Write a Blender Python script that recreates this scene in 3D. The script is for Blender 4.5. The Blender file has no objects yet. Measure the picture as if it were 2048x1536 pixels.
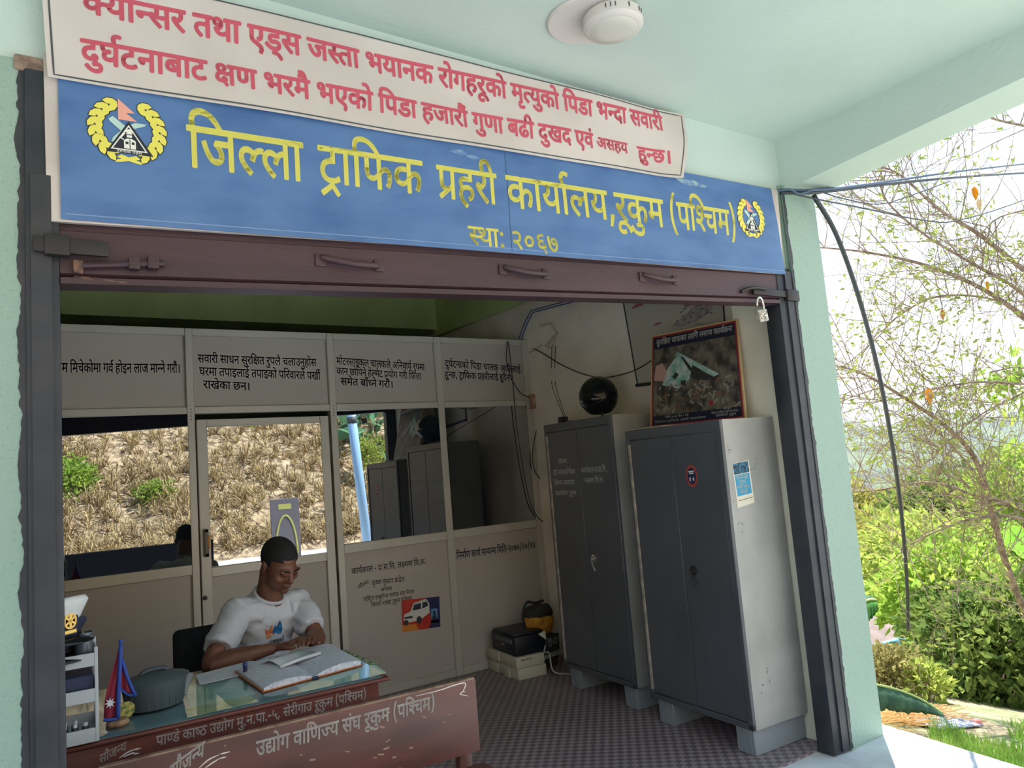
import bpy, bmesh, math, random
from mathutils import Vector, Matrix, noise
SC = bpy.context.scene
COL = SC.collection
# ---------------------------------------------------------------- camera, sky, sun, exposure
EYE = Vector((0, 0, 1.5))
RIGHT = Vector((0.82590896, -0.5580631, -0.08024938))
DOWN = Vector((-0.00411226, 0.13636927, -0.99064954))
FWD = Vector((0.56378851, 0.81851634, 0.1103337))
cam = bpy.data.cameras.new('camera'); cam.sensor_width = 36; cam.lens = 1500 / 2048 * 36
cam.clip_start = 0.02; cam.clip_end = 3000
CAM = bpy.data.objects.new('camera', cam); COL.objects.link(CAM)
m = Matrix.Identity(4)
for i in range(3):
    m[i][0] = RIGHT[i]; m[i][1] = -DOWN[i]; m[i][2] = -FWD[i]; m[i][3] = EYE[i]
CAM.matrix_world = m
SC.camera = CAM

SUN_DIR = Vector((0.80, 0.60, 1.35)).normalized()      # towards the sun
wd = bpy.data.worlds.new('sky'); SC.world = wd; wd.use_nodes = True
nt = wd.node_tree; bg = nt.nodes['Background']
tcw = nt.nodes.new('ShaderNodeTexCoord'); sep = nt.nodes.new('ShaderNodeSeparateXYZ'); rampw = nt.nodes.new('ShaderNodeValToRGB')
nt.links.new(tcw.outputs['Generated'], sep.inputs[0]); nt.links.new(sep.outputs['Z'], rampw.inputs[0]); nt.links.new(rampw.outputs[0], bg.inputs[0])
ev = rampw.color_ramp.elements; ev[0].position = 0.0; ev[0].color = (.80, .88, .97, 1); ev[1].position = 1.0; ev[1].color = (.34, .58, .95, 1)
e2 = ev.new(.16); e2.color = (.74, .88, 1.0, 1); e3 = ev.new(.45); e3.color = (.50, .74, 1.0, 1)
bg.inputs[1].default_value = 0.72
sl = bpy.data.lights.new('sun', 'SUN'); sl.energy = 6.5; sl.angle = 0.0095; sl.color = (1.0, 0.98, 0.95)
so = bpy.data.objects.new('sun', sl); COL.objects.link(so); so.location = (20, 15, 30)
so.rotation_euler = (-SUN_DIR).to_track_quat('-Z', 'Y').to_euler()
vs = SC.view_settings; vs.view_transform = 'Standard'; vs.look = 'None'; vs.exposure = 1.3; vs.gamma = 1.0; vs.use_curve_mapping = False
SC.cycles.max_bounces = 10; SC.cycles.diffuse_bounces = 7; SC.cycles.glossy_bounces = 4; SC.cycles.transparent_max_bounces = 12
SC.cycles.sample_clamp_indirect = 8

def ray(u, v):
    return RIGHT * ((u - 1024) / 1500) + DOWN * ((v - 768) / 1500) + FWD
def at(u, v, axis, val):
    """Point of the place seen at pixel (u, v) on the plane axis = val."""
    d = ray(u, v); return EYE + d * ((val - EYE[axis]) / d[axis])
def deep(u, v, d):
    """Point seen at pixel (u, v), d metres ahead."""
    return EYE + ray(u, v) * d
# ---------------------------------------------------------------- helpers
PI = math.pi
def lin(c):
    return tuple((x / 255 / 12.92) if x <= 10 else ((x / 255 + 0.055) / 1.055) ** 2.4 for x in c)
MATS = {}
def mat(name, rgb, rough=0.6, metal=0.0, var=0.0, scale=6.0, rgb2=None, bump=0.0, bscale=60.0, spec=0.5, stretch=(1, 1, 1), lo=0.4, hi=0.6):
    """Principled paint with optional two-colour procedural variation and bump."""
    if name in MATS: return MATS[name]
    M = bpy.data.materials.new(name); M.use_nodes = True; n = M.node_tree.nodes; L = M.node_tree.links
    b = n['Principled BSDF']; c = lin(rgb)
    b.inputs['Base Color'].default_value = (*c, 1); b.inputs['Roughness'].default_value = rough
    b.inputs['Metallic'].default_value = metal; b.inputs['Specular IOR Level'].default_value = spec
    if var or rgb2 or bump:
        tc = n.new('ShaderNodeTexCoord'); mp = n.new('ShaderNodeMapping'); mp.inputs['Scale'].default_value = stretch
        L.new(tc.outputs['Object'], mp.inputs['Vector'])
    if var or rgb2:
        t = n.new('ShaderNodeTexNoise'); t.inputs['Scale'].default_value = scale; t.inputs['Detail'].default_value = 6
        L.new(mp.outputs[0], t.inputs['Vector'])
        r = n.new('ShaderNodeValToRGB'); r.color_ramp.elements[0].position = lo; r.color_ramp.elements[1].position = hi
        c2 = lin(rgb2) if rgb2 else tuple(x * (1 - var) for x in c)
        r.color_ramp.elements[0].color = (*c2, 1); r.color_ramp.elements[1].color = (*c, 1)
        L.new(t.outputs[0], r.inputs[0]); L.new(r.outputs[0], b.inputs['Base Color'])
    if bump:
        t2 = n.new('ShaderNodeTexNoise'); t2.inputs['Scale'].default_value = bscale; t2.inputs['Detail'].default_value = 4
        L.new(mp.outputs[0], t2.inputs['Vector'])
        bp = n.new('ShaderNodeBump'); bp.inputs['Strength'].default_value = bump; bp.inputs['Distance'].default_value = 0.01
        L.new(t2.outputs[0], bp.inputs['Height']); L.new(bp.outputs[0], b.inputs['Normal'])
    MATS[name] = M; return M
def leafmat(name, rgb, rgb2, trans=0.45, scale=3.0):
    if name in MATS: return MATS[name]
    M = bpy.data.materials.new(name); M.use_nodes = True; n = M.node_tree.nodes; L = M.node_tree.links
    n.remove(n['Principled BSDF']); out = n['Material Output']
    tc = n.new('ShaderNodeTexCoord'); t = n.new('ShaderNodeTexNoise'); t.inputs['Scale'].default_value = scale; t.inputs['Detail'].default_value = 8
    t.inputs['Roughness'].default_value = 0.75
    L.new(tc.outputs['Object'], t.inputs['Vector'])
    r = n.new('ShaderNodeValToRGB'); r.color_ramp.elements[0].position = .38; r.color_ramp.elements[1].position = .62
    r.color_ramp.elements[0].color = (*lin(rgb), 1); r.color_ramp.elements[1].color = (*lin(rgb2), 1)
    L.new(t.outputs[0], r.inputs[0])
    d = n.new('ShaderNodeBsdfDiffuse'); tr = n.new('ShaderNodeBsdfTranslucent'); mx = n.new('ShaderNodeMixShader'); mx.inputs[0].default_value = trans
    L.new(r.outputs[0], d.inputs[0]); L.new(r.outputs[0], tr.inputs[0]); L.new(d.outputs[0], mx.inputs[1]); L.new(tr.outputs[0], mx.inputs[2])
    L.new(mx.outputs[0], out.inputs[0]); MATS[name] = M; return M

def box(bm, x0, x1, y0, y1, z0, z1, bev=0.0, seg=2):
    r = bmesh.ops.create_cube(bm, size=1.0); vv = r['verts']
    for v in vv:
        v.co = ((x0 + x1) / 2 + v.co.x * (x1 - x0), (y0 + y1) / 2 + v.co.y * (y1 - y0), (z0 + z1) / 2 + v.co.z * (z1 - z0))
    if bev:
        es = {e for v in vv for e in v.link_edges}
        bmesh.ops.bevel(bm, geom=list(es), offset=bev, segments=seg, affect='EDGES', profile=0.5)
    return bm
def BX(*a, **k): return box(bmesh.new(), *a, **k)
def tube(bm, pts, r, n=8, cap=True):
    pts = [Vector(p) for p in pts]; rs = r if isinstance(r, (list, tuple)) else [r] * len(pts)
    t0 = (pts[1] - pts[0]).normalized(); up = Vector((0, 0, 1)) if abs(t0.z) < .9 else Vector((1, 0, 0))
    u = t0.cross(up).normalized(); rings = []
    for i, p in enumerate(pts):
        t = (pts[min(i + 1, len(pts) - 1)] - pts[max(i - 1, 0)])
        t = t.normalized() if t.length > 1e-9 else t0
        u = (u - t * u.dot(t)); u = u.normalized() if u.length > 1e-6 else t.orthogonal().normalized(); w = t.cross(u)
        rings.append([bm.verts.new(p + (u * math.cos(2 * PI * k / n) + w * math.sin(2 * PI * k / n)) * rs[i]) for k in range(n)])
    for a, b in zip(rings, rings[1:]):
        for k in range(n): bm.faces.new((a[k], a[(k + 1) % n], b[(k + 1) % n], b[k]))
    if cap: bm.faces.new(rings[0][::-1]); bm.faces.new(rings[-1])
    return bm
def spline(pts, k=6):
    """Catmull-Rom through pts."""
    P = [Vector(p) for p in pts]; P = [P[0] * 2 - P[1]] + P + [P[-1] * 2 - P[-2]]; out = []
    for i in range(1, len(P) - 2):
        a, b, c, d = P[i - 1:i + 3]
        for s in range(k):
            t = s / k
            out.append(0.5 * (2 * b + (c - a) * t + (2 * a - 5 * b + 4 * c - d) * t * t + (3 * b - a - 3 * c + d) * t ** 3))
    out.append(P[-2]); return out
def lathe(bm, prof, c=(0, 0, 0), n=32, sx=1.0, sy=1.0):
    """prof: (r, z) from bottom to top, around z through c."""
    rings = []
    for r, z in prof:
        if r < 1e-6: rings.append([bm.verts.new((c[0], c[1], c[2] + z))])
        else: rings.append([bm.verts.new((c[0] + sx * r * math.cos(2 * PI * k / n), c[1] + sy * r * math.sin(2 * PI * k / n), c[2] + z)) for k in range(n)])
    for a, b in zip(rings, rings[1:]):
        for k in range(n):
            k2 = (k + 1) % n
            if len(a) == 1 and len(b) == 1: continue
            if len(a) == 1: bm.faces.new((a[0], b[k2], b[k]))
            elif len(b) == 1: bm.faces.new((a[k], a[k2], b[0]))
            else: bm.faces.new((a[k], a[k2], b[k2], b[k]))
    return bm
def ball(bm, c, r, seg=20, rot=None):
    r = (r, r, r) if isinstance(r, (int, float)) else r
    M = Matrix.Translation(c) @ (rot.to_4x4() if rot else Matrix.Identity(4)) @ Matrix.Diagonal((*r, 1))
    bmesh.ops.create_uvsphere(bm, u_segments=seg, v_segments=max(8, seg * 2 // 3), radius=1, matrix=M); return bm
def poly(bm, pts, d=None):
    """Flat polygon through 3D pts; with d (Vector) it is given that thickness."""
    f = bm.faces.new([bm.verts.new(p) for p in pts])
    if d is not None:
        r = bmesh.ops.extrude_face_region(bm, geom=[f])
        for v in r['geom']:
            if isinstance(v, bmesh.types.BMVert): v.co += Vector(d)
    return bm
def xf(bm, M):
    bmesh.ops.transform(bm, matrix=M, verts=bm.verts); return bm
def link(name, data, parent=None):
    o = bpy.data.objects.new(name, data); COL.objects.link(o)
    if parent is not None: o.parent = parent
    return o
def obj(name, g, m, parent=None, world=False, smooth=False, label=None, kind=None):
    """One mesh object from a bmesh / mesh. world=True: vertices are world coordinates even under a parent."""
    if isinstance(g, bmesh.types.BMesh):
        bmesh.ops.recalc_face_normals(g, faces=g.faces)
        me = bpy.data.meshes.new(name); g.to_mesh(me); g.free()
    else: me = g; me.name = name
    if world and parent is not None:
        M = world_of(parent).inverted(); me.transform(M)
    if isinstance(m, (list, tuple)):
        for x in m: me.materials.append(x)
    else:
        me.materials.clear(); me.materials.append(m)
    if smooth:
        me.polygons.foreach_set('use_smooth', [True] * len(me.polygons))
        if smooth != 1: me.set_sharp_from_angle(angle=smooth)
    o = link(name, me, parent)
    if label: o['label'] = label
    if kind: o['kind'] = kind
    return o
def world_of(o):
    M = o.matrix_basis.copy()
    while o.parent is not None: o = o.parent; M = o.matrix_basis @ M
    return M
SM = math.radians(40)
def thing(name, label, cat, loc=(0, 0, 0), rz=0.0, group=None, kind=None):
    o = bpy.data.objects.new(name, None); COL.objects.link(o); o.location = loc; o.rotation_euler = (0, 0, rz); o.empty_display_size = .1
    return tag(o, label, cat, group, kind)
def tag(o, label, cat, group=None, kind=None):
    o['label'] = label; o['category'] = cat
    if group: o['group'] = group
    if kind: o['kind'] = kind
    return o
def struct_(name, g, m, smooth=False, label=None, parent=None):
    o = obj(name, g, m, parent, smooth=smooth)
    if parent is None: o['kind'] = 'structure'
    if label: o['label'] = label
    return o
def pydata(name, vs, fs):
    me = bpy.data.meshes.new(name); me.from_pydata(vs, [], fs); me.update(); return me
def remeshed(bm, voxel, smooth=3):
    """Fuse overlapping closed shapes into one continuous skin."""
    me = bpy.data.meshes.new('t'); bmesh.ops.recalc_face_normals(bm, faces=bm.faces); bm.to_mesh(me); bm.free()
    o = link('t', me); r = o.modifiers.new('r', 'REMESH'); r.mode = 'VOXEL'; r.voxel_size = voxel; r.use_smooth_shade = True
    if smooth:
        s = o.modifiers.new('s', 'SMOOTH'); s.factor = 0.5; s.iterations = smooth
    bpy.context.view_layer.update()
    res = bpy.data.meshes.new_from_object(o.evaluated_get(bpy.context.evaluated_depsgraph_get()))
    bpy.data.objects.remove(o); return res
def leaves(name, c, rad, n, size, seed, lean=0.0, shell=0.55, aspect=0.45, droop=0.0):
    """A crown of n separate leaf blades inside an ellipsoid (one mesh)."""
    R = random.Random(seed); vs = []; fs = []
    lob = [(Vector((R.gauss(0, 1), R.gauss(0, 1), R.gauss(0, 1))).normalized(), R.uniform(.25, .6)) for _ in range(9)]
    for _ in range(n):
        d = Vector((R.gauss(0, 1), R.gauss(0, 1), R.gauss(0, 1))).normalized()
        bulge = 0.72 + max(0, max((d.dot(l) - .6) * a * 1.8 for l, a in lob))
        q = R.random() ** shell * bulge
        p = Vector((c[0] + d.x * rad[0] * q + lean * d.z * rad[2], c[1] + d.y * rad[1] * q, c[2] + d.z * rad[2] * q))
        ax = (d + Vector((R.gauss(0, .8), R.gauss(0, .8), R.gauss(0, .8) - droop))).normalized()
        sd = ax.orthogonal().normalized(); sd = (Matrix.Rotation(R.uniform(0, 6.28), 3, ax) @ sd)
        s = size * R.uniform(.6, 1.3); w = s * aspect * .5; nrm = ax.cross(sd)
        k = len(vs); mid = p + ax * s * .5 + nrm * s * .06
        vs += [p, mid + sd * w, p + ax * s, mid - sd * w]
        fs.append((k, k + 1, k + 2, k + 3))
    return pydata(name, [tuple(v) for v in vs], fs)
def hit(u, v, p0, n):
    """Point seen at pixel (u, v) on the plane through p0 with normal n."""
    d = ray(u, v); n = Vector(n); return EYE + d * ((Vector(p0) - EYE).dot(n) / d.dot(n))
# glyph outlines as plain numbers: per contour its point count, then for every point 2*dx+on_curve, dy
GLYPH_RAW = [
[45,1237,551,-331,0,1,-217,44,15,108,19,79,0,129,0,1,-71,-101,0,-92,0,-104,-20,-59,-24,1,-253,-161,0,1,174,-48,-20,-142,-36,-99,0,-94,0,-166,38,-100,77,1,57,0,80,220,94,177,0,46,0,114,-7,31,-3,-11,-73,-32,4,-98,6,-37,0,-116,0,-128,-52,1,-47,0,-53,122,-51,81,0,88,0,138,42,61,30,1,291,-741,0,1,71,1237,0],
[20,1191,622,1,-71,-207,0,1,-551,-161,0,1,179,-56,-18,-156,-29,-101,0,-180,0,-222,121,-27,100,124,13,120,47,1,44,0,28,-46,48,-27,18,-245,0,1,71,12,259,301,40,-49,122,-49,99,0,100,0,148,42,55,29,1,277,-397,0,58,-52,1,-54,0,-108],
[8,341,551,1,-551,-161,0,1,551,-177,0,1,71,547,0,1,-71],
[4,1,622,747,0,1,-71,-745,0,14,409,298,1,-54,0,-28,-56,-28,-45,0,-48,0,-108,42,-76,60,1,28,0,23,54,28,69,0,575,0,1,-71],
[39,1175,551,1,-551,-161,0,1,266,-58,-9,-116,-6,-77,0,-84,0,-186,15,-65,11,-40,-13,-49,-11,82,-52,222,-110,123,-49,-107,-54,-112,49,-198,100,-152,88,-43,31,-44,31,-22,36,1,17,0,19,60,34,69,0,50,0,74,-23,31,-20,42,19,30,59,1,30,0,30,-18,48,-13,15,-401,0,1,71,1383,0,1,-71,13,739,322,78,0,128,8,69,9,1,212,-449,0,14,-17,20,-46,1,-30,0,-42,-38,-62,-33,-21,104,-11],
[34,791,42,-107,-54,-118,49,-208,100,-160,88,-45,31,-44,31,-26,36,1,17,0,19,60,34,69,0,50,0,74,-23,31,-21,78,20,72,60,1,39,0,23,-20,45,-13,15,-477,0,1,71,849,0,1,-71,-207,0,32,-35,1,-58,0,-55,-88,-76,-152,-53,-97,-20,90,-52,238,-111],
[30,963,551,1,-551,-161,0,1,328,-217,0,-122,0,-122,-12,-37,-17,-48,-19,1,-43,0,-49,148,-91,143,-57,-107,-52,-92,40,-158,80,-94,86,1,48,0,35,54,56,43,18,58,25,164,23,137,0,257,0,1,152,-799,0,1,71,1169,0,1,-71],
[46,1107,551,1,-551,-161,0,1,180,-58,-19,-160,-29,-109,0,-170,0,-238,97,-41,93,190,20,154,71,1,54,0,50,-94,51,-73,0,-50,0,-64,-24,1,-23,0,-51,163,-9,-15,-70,-130,9,-152,61,1,58,0,56,146,57,107,0,82,0,150,-35,96,-72,1,-56,0,-74,-160,-92,-147,-29,46,-36,116,-35,103,0,104,0,148,40,65,32,1,276,-163,0,1,71,533,0,1,-71],
[48,1137,551,-187,0,1,-171,0,-51,-30,-60,-35,-23,-74,-48,-161,-6,-31,74,44,4,62,11,21,11,24,12,22,35,1,41,1,171,-465,0,1,-198,0,-46,12,-58,40,-38,80,-31,69,-20,221,-62,126,-36,106,-65,1,-50,0,-40,-66,-71,-27,-20,-143,42,26,20,46,45,1,22,0,19,-32,29,-96,35,-97,28,-173,50,-78,23,-110,49,-27,34,-32,36,1,68,1,235,-157,0,1,71,1137,0],
[49,717,222,-58,0,-116,-14,-45,-11,-94,28,-128,76,1,51,0,28,40,40,35,13,46,17,124,15,99,0,187,0,1,86,-801,0,1,71,1185,0,1,-71,-219,0,1,-157,-367,0,-62,0,-52,-6,-17,-7,-30,-12,1,-22,0,-24,56,-33,33,-13,92,17,111,0,148,0,196,-75,1,-65,0,-67,-196,-87,-197,0,-196,0,-310,88,-117,70,123,49,114,-68,238,-65,151,0,232,0,1,78,0,35,-98,35,14,527,-44,46,5,51,0,136,0,202,-51,158,-86,69,-51,-113,-41,-100,80,-202,75,-135,0,-24,0,-42,-3,-17,-2],
[35,1307,551,1,-551,-161,0,1,370,-273,0,-82,0,-31,3,72,-30,88,-80,1,-45,0,-46,-82,-62,-134,-30,-79,0,-106,0,-192,61,-176,141,-83,119,143,25,92,-134,200,-139,117,0,64,0,82,34,1,40,0,44,-122,78,-89,28,59,64,541,0,1,110,-1143,0,1,71,1515,0,1,-71],
[48,739,322,62,0,100,5,57,5,17,-72,-50,-5,-104,-4,-57,0,-84,0,-186,15,-65,11,-40,-13,-49,-11,82,-52,222,-110,123,-49,-107,-54,-112,49,-198,100,-152,88,-43,31,-44,31,-22,36,1,17,0,19,60,34,69,0,50,0,74,-23,31,-20,42,19,30,59,1,30,0,30,-18,48,-13,15,-401,0,1,71,807,0,1,-71,-243,0,14,-17,20,-46,1,-30,0,-42,-38,-62,-33,-21,104,-11],
[50,349,632,74,0,116,-21,45,-25,36,-19,46,-68,1,-62,1,-116,403,0,1,230,-261,0,1,71,631,0,1,-71,-205,0,1,-551,-161,0,1,250,-401,0,1,-37,0,-33,-58,-29,-39,0,-38,0,-84,25,-72,39,-44,44,1,19,0,18,54,25,67,0,59,0,1,105,0,47,-20,50,-21,15,-40,30,-85,0,-54,0,-56,-26,1,-21,0,-28,94,-30,115,-3,-15,-71,-150,6,-178,61,1,64,0,59,152,53],
[22,1,622,1139,0,1,-71,-205,0,1,-551,-161,0,1,298,-361,0,1,-54,0,-28,-56,-28,-45,0,-48,0,-108,42,-76,60,1,28,0,23,54,28,69,0,575,0,1,182,-769,0],
[53,1555,551,-649,0,1,-202,96,50,139,0,130,0,164,-83,1,-77,0,-46,-60,-104,-69,-50,-143,41,50,32,64,84,1,41,0,47,-78,46,-69,0,-108,0,-111,-72,1,-258,-161,0,1,174,-48,-20,-142,-36,-99,0,-94,0,-166,38,-100,77,1,57,0,80,220,94,177,0,46,0,114,-7,31,-3,-11,-73,-32,4,-98,6,-37,0,-116,0,-128,-52,1,-47,0,-53,122,-51,81,0,88,0,138,42,61,30,1,291,-741,0,1,71,1555,0],
[8,341,551,1,-551,-161,0,1,551,-177,0,1,71,547,0,1,-71,15,181,615,-42,79,-82,91,-100,38,-67,0,-44,0,-68,-9,-27,-5,-47,73,78,14,105,0,108,0,158,-51,126,-123,57,-107],
[22,417,551,1,-317,0,-26,-50,-30,-45,0,-52,0,-110,42,-76,60,1,28,0,23,54,28,69,0,51,0,1,192,-253,0,1,71,1157,0,1,-71,-207,0,1,-551,-161,0,1,551],
[56,643,69,72,11,92,36,1,32,0,38,-116,43,-129,0,-138,0,-146,-57,1,-48,0,-31,46,-58,142,-71,141,-53,-107,-53,-182,71,-198,124,1,77,0,38,62,59,53,21,-38,18,-54,52,1,34,0,28,40,40,35,13,46,17,118,15,83,0,265,0,1,86,-721,0,1,71,1093,0,1,-71,-207,0,1,-157,-423,0,-62,0,-52,-6,-17,-7,-30,-12,1,-22,0,-20,40,-31,29,-12,94,16,109,0,138,0,174,-42,82,-67,1,-38,0,-58,-136,-76,-129,-17],
[27,-125,-245,-50,-10,-114,-13,-55,0,-150,0,-170,79,1,63,0,57,184,80,159,0,150,0,224,-56,172,-91,69,-53,-123,-39,-108,83,-224,88,-145,0,-102,0,-104,-39,1,-32,0,-38,100,-30,63,0,54,0,84,11,43,10],
[23,1019,551,1,-551,-161,0,1,250,-441,0,1,-37,0,-33,-58,-29,-37,0,-38,0,-84,25,-72,39,-46,44,1,19,0,18,54,25,69,0,53,0,1,230,-251,0,1,71,1225,0,1,-71,4,857,551,-441,0,1,-230,443,0],
[20,55,-233,-50,-13,-134,-22,-81,0,-150,0,-170,79,1,63,0,56,178,83,177,5,15,-66,-116,-7,-104,-44,1,-33,0,-34,100,-31,63,0,64,0,94,15,69,18],
[4,1,622,727,0,1,-71,-725,0,22,91,242,0,35,54,56,43,18,58,25,164,23,137,0,217,0,1,-71,-177,0,-122,0,-122,-12,-37,-17,-48,-19,1,-43,0,-49,148,-91,143,-57,-107,-52,-92,40,-158,80,-94,86],
[25,-495,-12,108,23,117,0,150,0,166,-77,1,-63,0,-61,-186,-78,-171,0,-194,0,-282,92,-119,76,123,43,78,-48,140,-62,158,-29,99,0,212,0,1,74,0,33,-98,32,-61,0,-54,0,-86,-11,-41,-11],
[27,179,551,-177,0,1,71,161,0,-24,22,-30,50,1,30,0,78,232,94,195,0,282,0,436,-153,159,-128,-167,0,-306,209,-367,0,-140,0,-158,-59,1,-51,0,-30,38,-45,25,-17,217,0,1,-71,-205,0,1,-551,-161,0],
[18,959,551,1,-551,-161,0,1,191,-58,-19,-136,-26,-93,0,-80,0,-130,27,-41,21,-50,27,-48,73,1,64,1,193,-157,0,1,71,1167,0,1,-71,12,797,551,-475,0,1,-182,0,-41,12,-48,26,-29,23,-11,46,-23,101,0,80,0,140,38,51,25],
[49,717,222,-58,0,-116,-14,-45,-11,-94,28,-128,76,1,51,0,28,40,40,35,13,46,17,124,15,99,0,187,0,1,86,-801,0,1,71,1185,0,1,-71,-219,0,1,-157,-367,0,-62,0,-52,-6,-17,-7,-30,-12,1,-22,0,-24,56,-33,33,-13,92,17,111,0,148,0,196,-75,1,-65,0,-67,-196,-87,-197,0,-196,0,-310,88,-117,70,123,49,114,-68,238,-65,151,0,232,0,1,78,0,35,-98,35],
[53,827,-58,-42,34,-76,70,-23,27,-24,-2,-56,-3,-29,0,-84,0,-170,21,-142,47,-86,79,1,57,0,44,62,63,51,22,66,29,192,26,119,0,11,0,1,95,-589,0,1,71,1069,0,1,-71,-315,0,1,-166,-97,0,-116,0,-142,-14,-49,-16,-44,-15,-50,-46,1,-32,0,-53,158,-69,165,0,12,0,24,0,15,1,-12,20,1,15,0,35,84,29,51,0,86,0,90,-49,1,-29,0,-32,-58,-35,-43,-9,24,-24,66,-51,51,-35],
[36,1143,551,-207,0,1,-551,-159,0,1,165,-52,-18,-150,-29,-105,0,-108,0,-168,42,-98,75,1,51,0,86,230,92,189,0,26,0,78,-3,74,-4,21,-3,-9,-73,-38,4,-96,6,-45,0,-124,0,-140,-54,1,-50,0,-51,126,-48,91,0,104,0,150,45,51,27,1,291,-773,0,1,71,1143,0],
[29,-369,615,-34,35,-36,64,1,34,0,65,168,83,151,0,120,0,160,-57,116,-121,53,-96,221,0,1,-71,-205,0,1,-551,-161,0,1,551,-177,0,1,71,175,0,-56,104,-122,99,-109,0,-80,0,-84,-49,1,-43,0,-34,40,-55,29,-29],
[22,1211,551,-205,0,1,-551,-161,0,1,166,-62,-20,-152,-28,-109,0,-154,0,-192,81,1,67,0,28,40,52,45,20,-80,19,-92,70,1,42,0,31,21,23,-103,0,1,71,1211,0,24,335,269,0,-42,112,-39,89,0,104,0,154,43,51,29,1,291,-551,0,-44,-24,1,-33,0,-37,86,-40,69,-5,56,7,71,0,54,0,37,-2,-11,-70,-14,1,-32,0,-11,0,-98,0,-114,-40],
[20,-379,615,-42,35,-58,76,1,36,0,67,178,67,133,0,64,0,108,-13,41,-11,-43,-66,-34,9,-76,12,-43,0,-80,0,-84,-45,1,-35,0,-33,54,-63,51,-36],
[33,1039,551,-295,0,1,-202,-109,0,-96,0,-128,-16,-45,-15,-110,-38,1,-65,0,-48,88,-63,142,-30,85,0,108,0,152,25,85,22,55,-74,-88,-20,-198,-27,-105,0,-138,0,-218,52,-124,98,1,70,0,65,136,89,222,46,127,0,5,0,1,131,-579,0,1,71,1039,0],
[32,1171,551,-205,0,1,-551,-161,0,1,165,-54,-18,-154,-29,-111,0,-112,0,-178,42,-100,75,1,51,0,86,242,92,197,0,28,0,80,-3,78,-4,23,-3,-11,-69,-40,4,-100,6,-49,0,-40,0,-35,-3,271,-168,38,14,35,18,1,295,-801,0,1,71,1171,0,9,255,287,0,-52,134,-51,97,0,36,0,66,6,31,5,-279,175,-82,-28],
[70,1247,551,1,-551,-161,0,1,325,-62,-15,-142,-17,-99,0,-100,0,-166,20,-63,13,-94,-29,-100,-53,1,-36,0,-20,40,-41,104,-27,95,0,22,0,23,1,-12,18,1,18,0,32,80,27,51,0,82,0,88,-52,1,-28,0,-28,-50,-32,-45,-10,36,-23,76,-41,55,-26,-115,-41,-54,31,-98,61,-31,26,-24,-2,-56,-1,-25,0,-118,0,-180,41,-100,71,1,43,0,55,138,73,99,28,-88,29,-92,71,1,46,0,53,162,72,153,0,124,0,178,-58,1,-59,0,-48,-92,-66,-81,-28,38,-5,86,-4,45,0,92,0,158,21,77,26,1,140,-177,0,1,71,549,0,1,-71,11,307,502,0,-33,84,-53,67,-17,150,49,1,58,0,24,-68,36,-79,0,-68,0,-84,-34],
[22,1269,551,1,-551,-161,0,1,551,-265,0,1,-230,0,-42,-34,-58,-35,-23,-42,-25,-132,-27,-93,0,-186,0,-87,59,-34,23,-36,70,1,54,1,199,-157,0,1,71,1475,0,1,-71,14,499,217,104,0,41,32,22,17,14,44,1,43,1,198,-357,0,1,-198,0,-39,16,-46,21,-17,22,-16,66,-18],
[30,-357,615,-54,40,-90,37,-86,11,-51,0,-40,0,-84,-12,-39,-9,-51,69,46,10,100,12,59,0,90,0,140,-43,49,-38,9,2,-40,52,-76,57,-88,24,-61,0,-48,0,-64,-8,-27,-6,-45,69,78,14,105,0,108,0,158,-51,126,-123,57,-107],
[8,341,551,1,-551,-161,0,1,551,-177,0,1,71,547,0,1,-71,30,161,615,-54,40,-90,37,-86,11,-51,0,-40,0,-84,-12,-39,-9,-51,69,46,10,100,12,59,0,90,0,140,-43,49,-38,9,2,-40,52,-76,57,-88,24,-61,0,-48,0,-64,-8,-27,-6,-45,69,78,14,105,0,108,0,158,-51,126,-123,57,-107],
[12,-369,772,0,24,66,34,45,0,46,0,64,-34,1,-24,0,-24,-64,-34,-45,0,-44,0,-66,34],
[38,615,0,-156,0,-234,55,-132,103,1,73,0,70,144,95,236,49,139,1,1,105,-609,0,1,71,1155,0,1,-71,-383,0,1,-176,-77,0,-128,0,-138,-17,-49,-17,-60,-19,-64,-60,1,-41,0,-58,128,-74,117,-14,-30,40,1,42,0,34,66,60,130,37,99,0,98,0,126,-37,62,-60,1,-34,0,-70,-230,-87,11,613,140,0,-37,35,-33,110,1,140,45,1,41,0,30,-70,34,-55,0,-70,0,-88,-43],
[29,1459,551,1,-551,-161,0,1,45,-70,-19,-166,-19,-83,0,-216,0,-394,107,-195,125,-54,35,-36,45,1,19,0,21,60,34,69,0,50,0,74,-23,31,-20,42,19,30,59,1,30,0,26,-14,47,-17,20,-401,0,1,71,1667,0,1,-71,40,1069,232,70,0,116,29,43,19,1,271,-733,0,34,-37,1,-56,0,-82,-140,-96,-123,-27,140,-84,310,-90,199,0,86,0,156,20,75,23,1,76,-46,-14,-128,-20,-79,0,-94,0,-150,39,-86,70,1,46,0,73,192,81,159,0,34,0,108,-5,29,-5,-11,-69,-30,4,-74,6,-35,0,-96,0,-110,-44,1,-44,0,-43,110,-41],
[60,941,218,0,-70,-182,-68,-133,0,-172,0,-268,128,-125,148,143,26,86,-106,200,-123,125,0,76,0,96,35,1,39,0,37,-82,58,-63,25,-54,-5,-61,-1,-9,70,136,2,114,44,1,37,0,36,-94,32,-61,0,-74,0,-120,-20,-67,-17,-49,69,52,14,154,24,99,0,156,0,166,-78,1,-59,0,-78,-133,-42,22,-10,19,-10,76,-5,73,0,64,0,100,6,53,7,1,188,-145,0,1,71,517,0,1,-71,-207,0,1,-551,-161,0,1,290,-48,-6,-92,-5,-51,0,-34,0,-51,3,30,-30],
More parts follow.
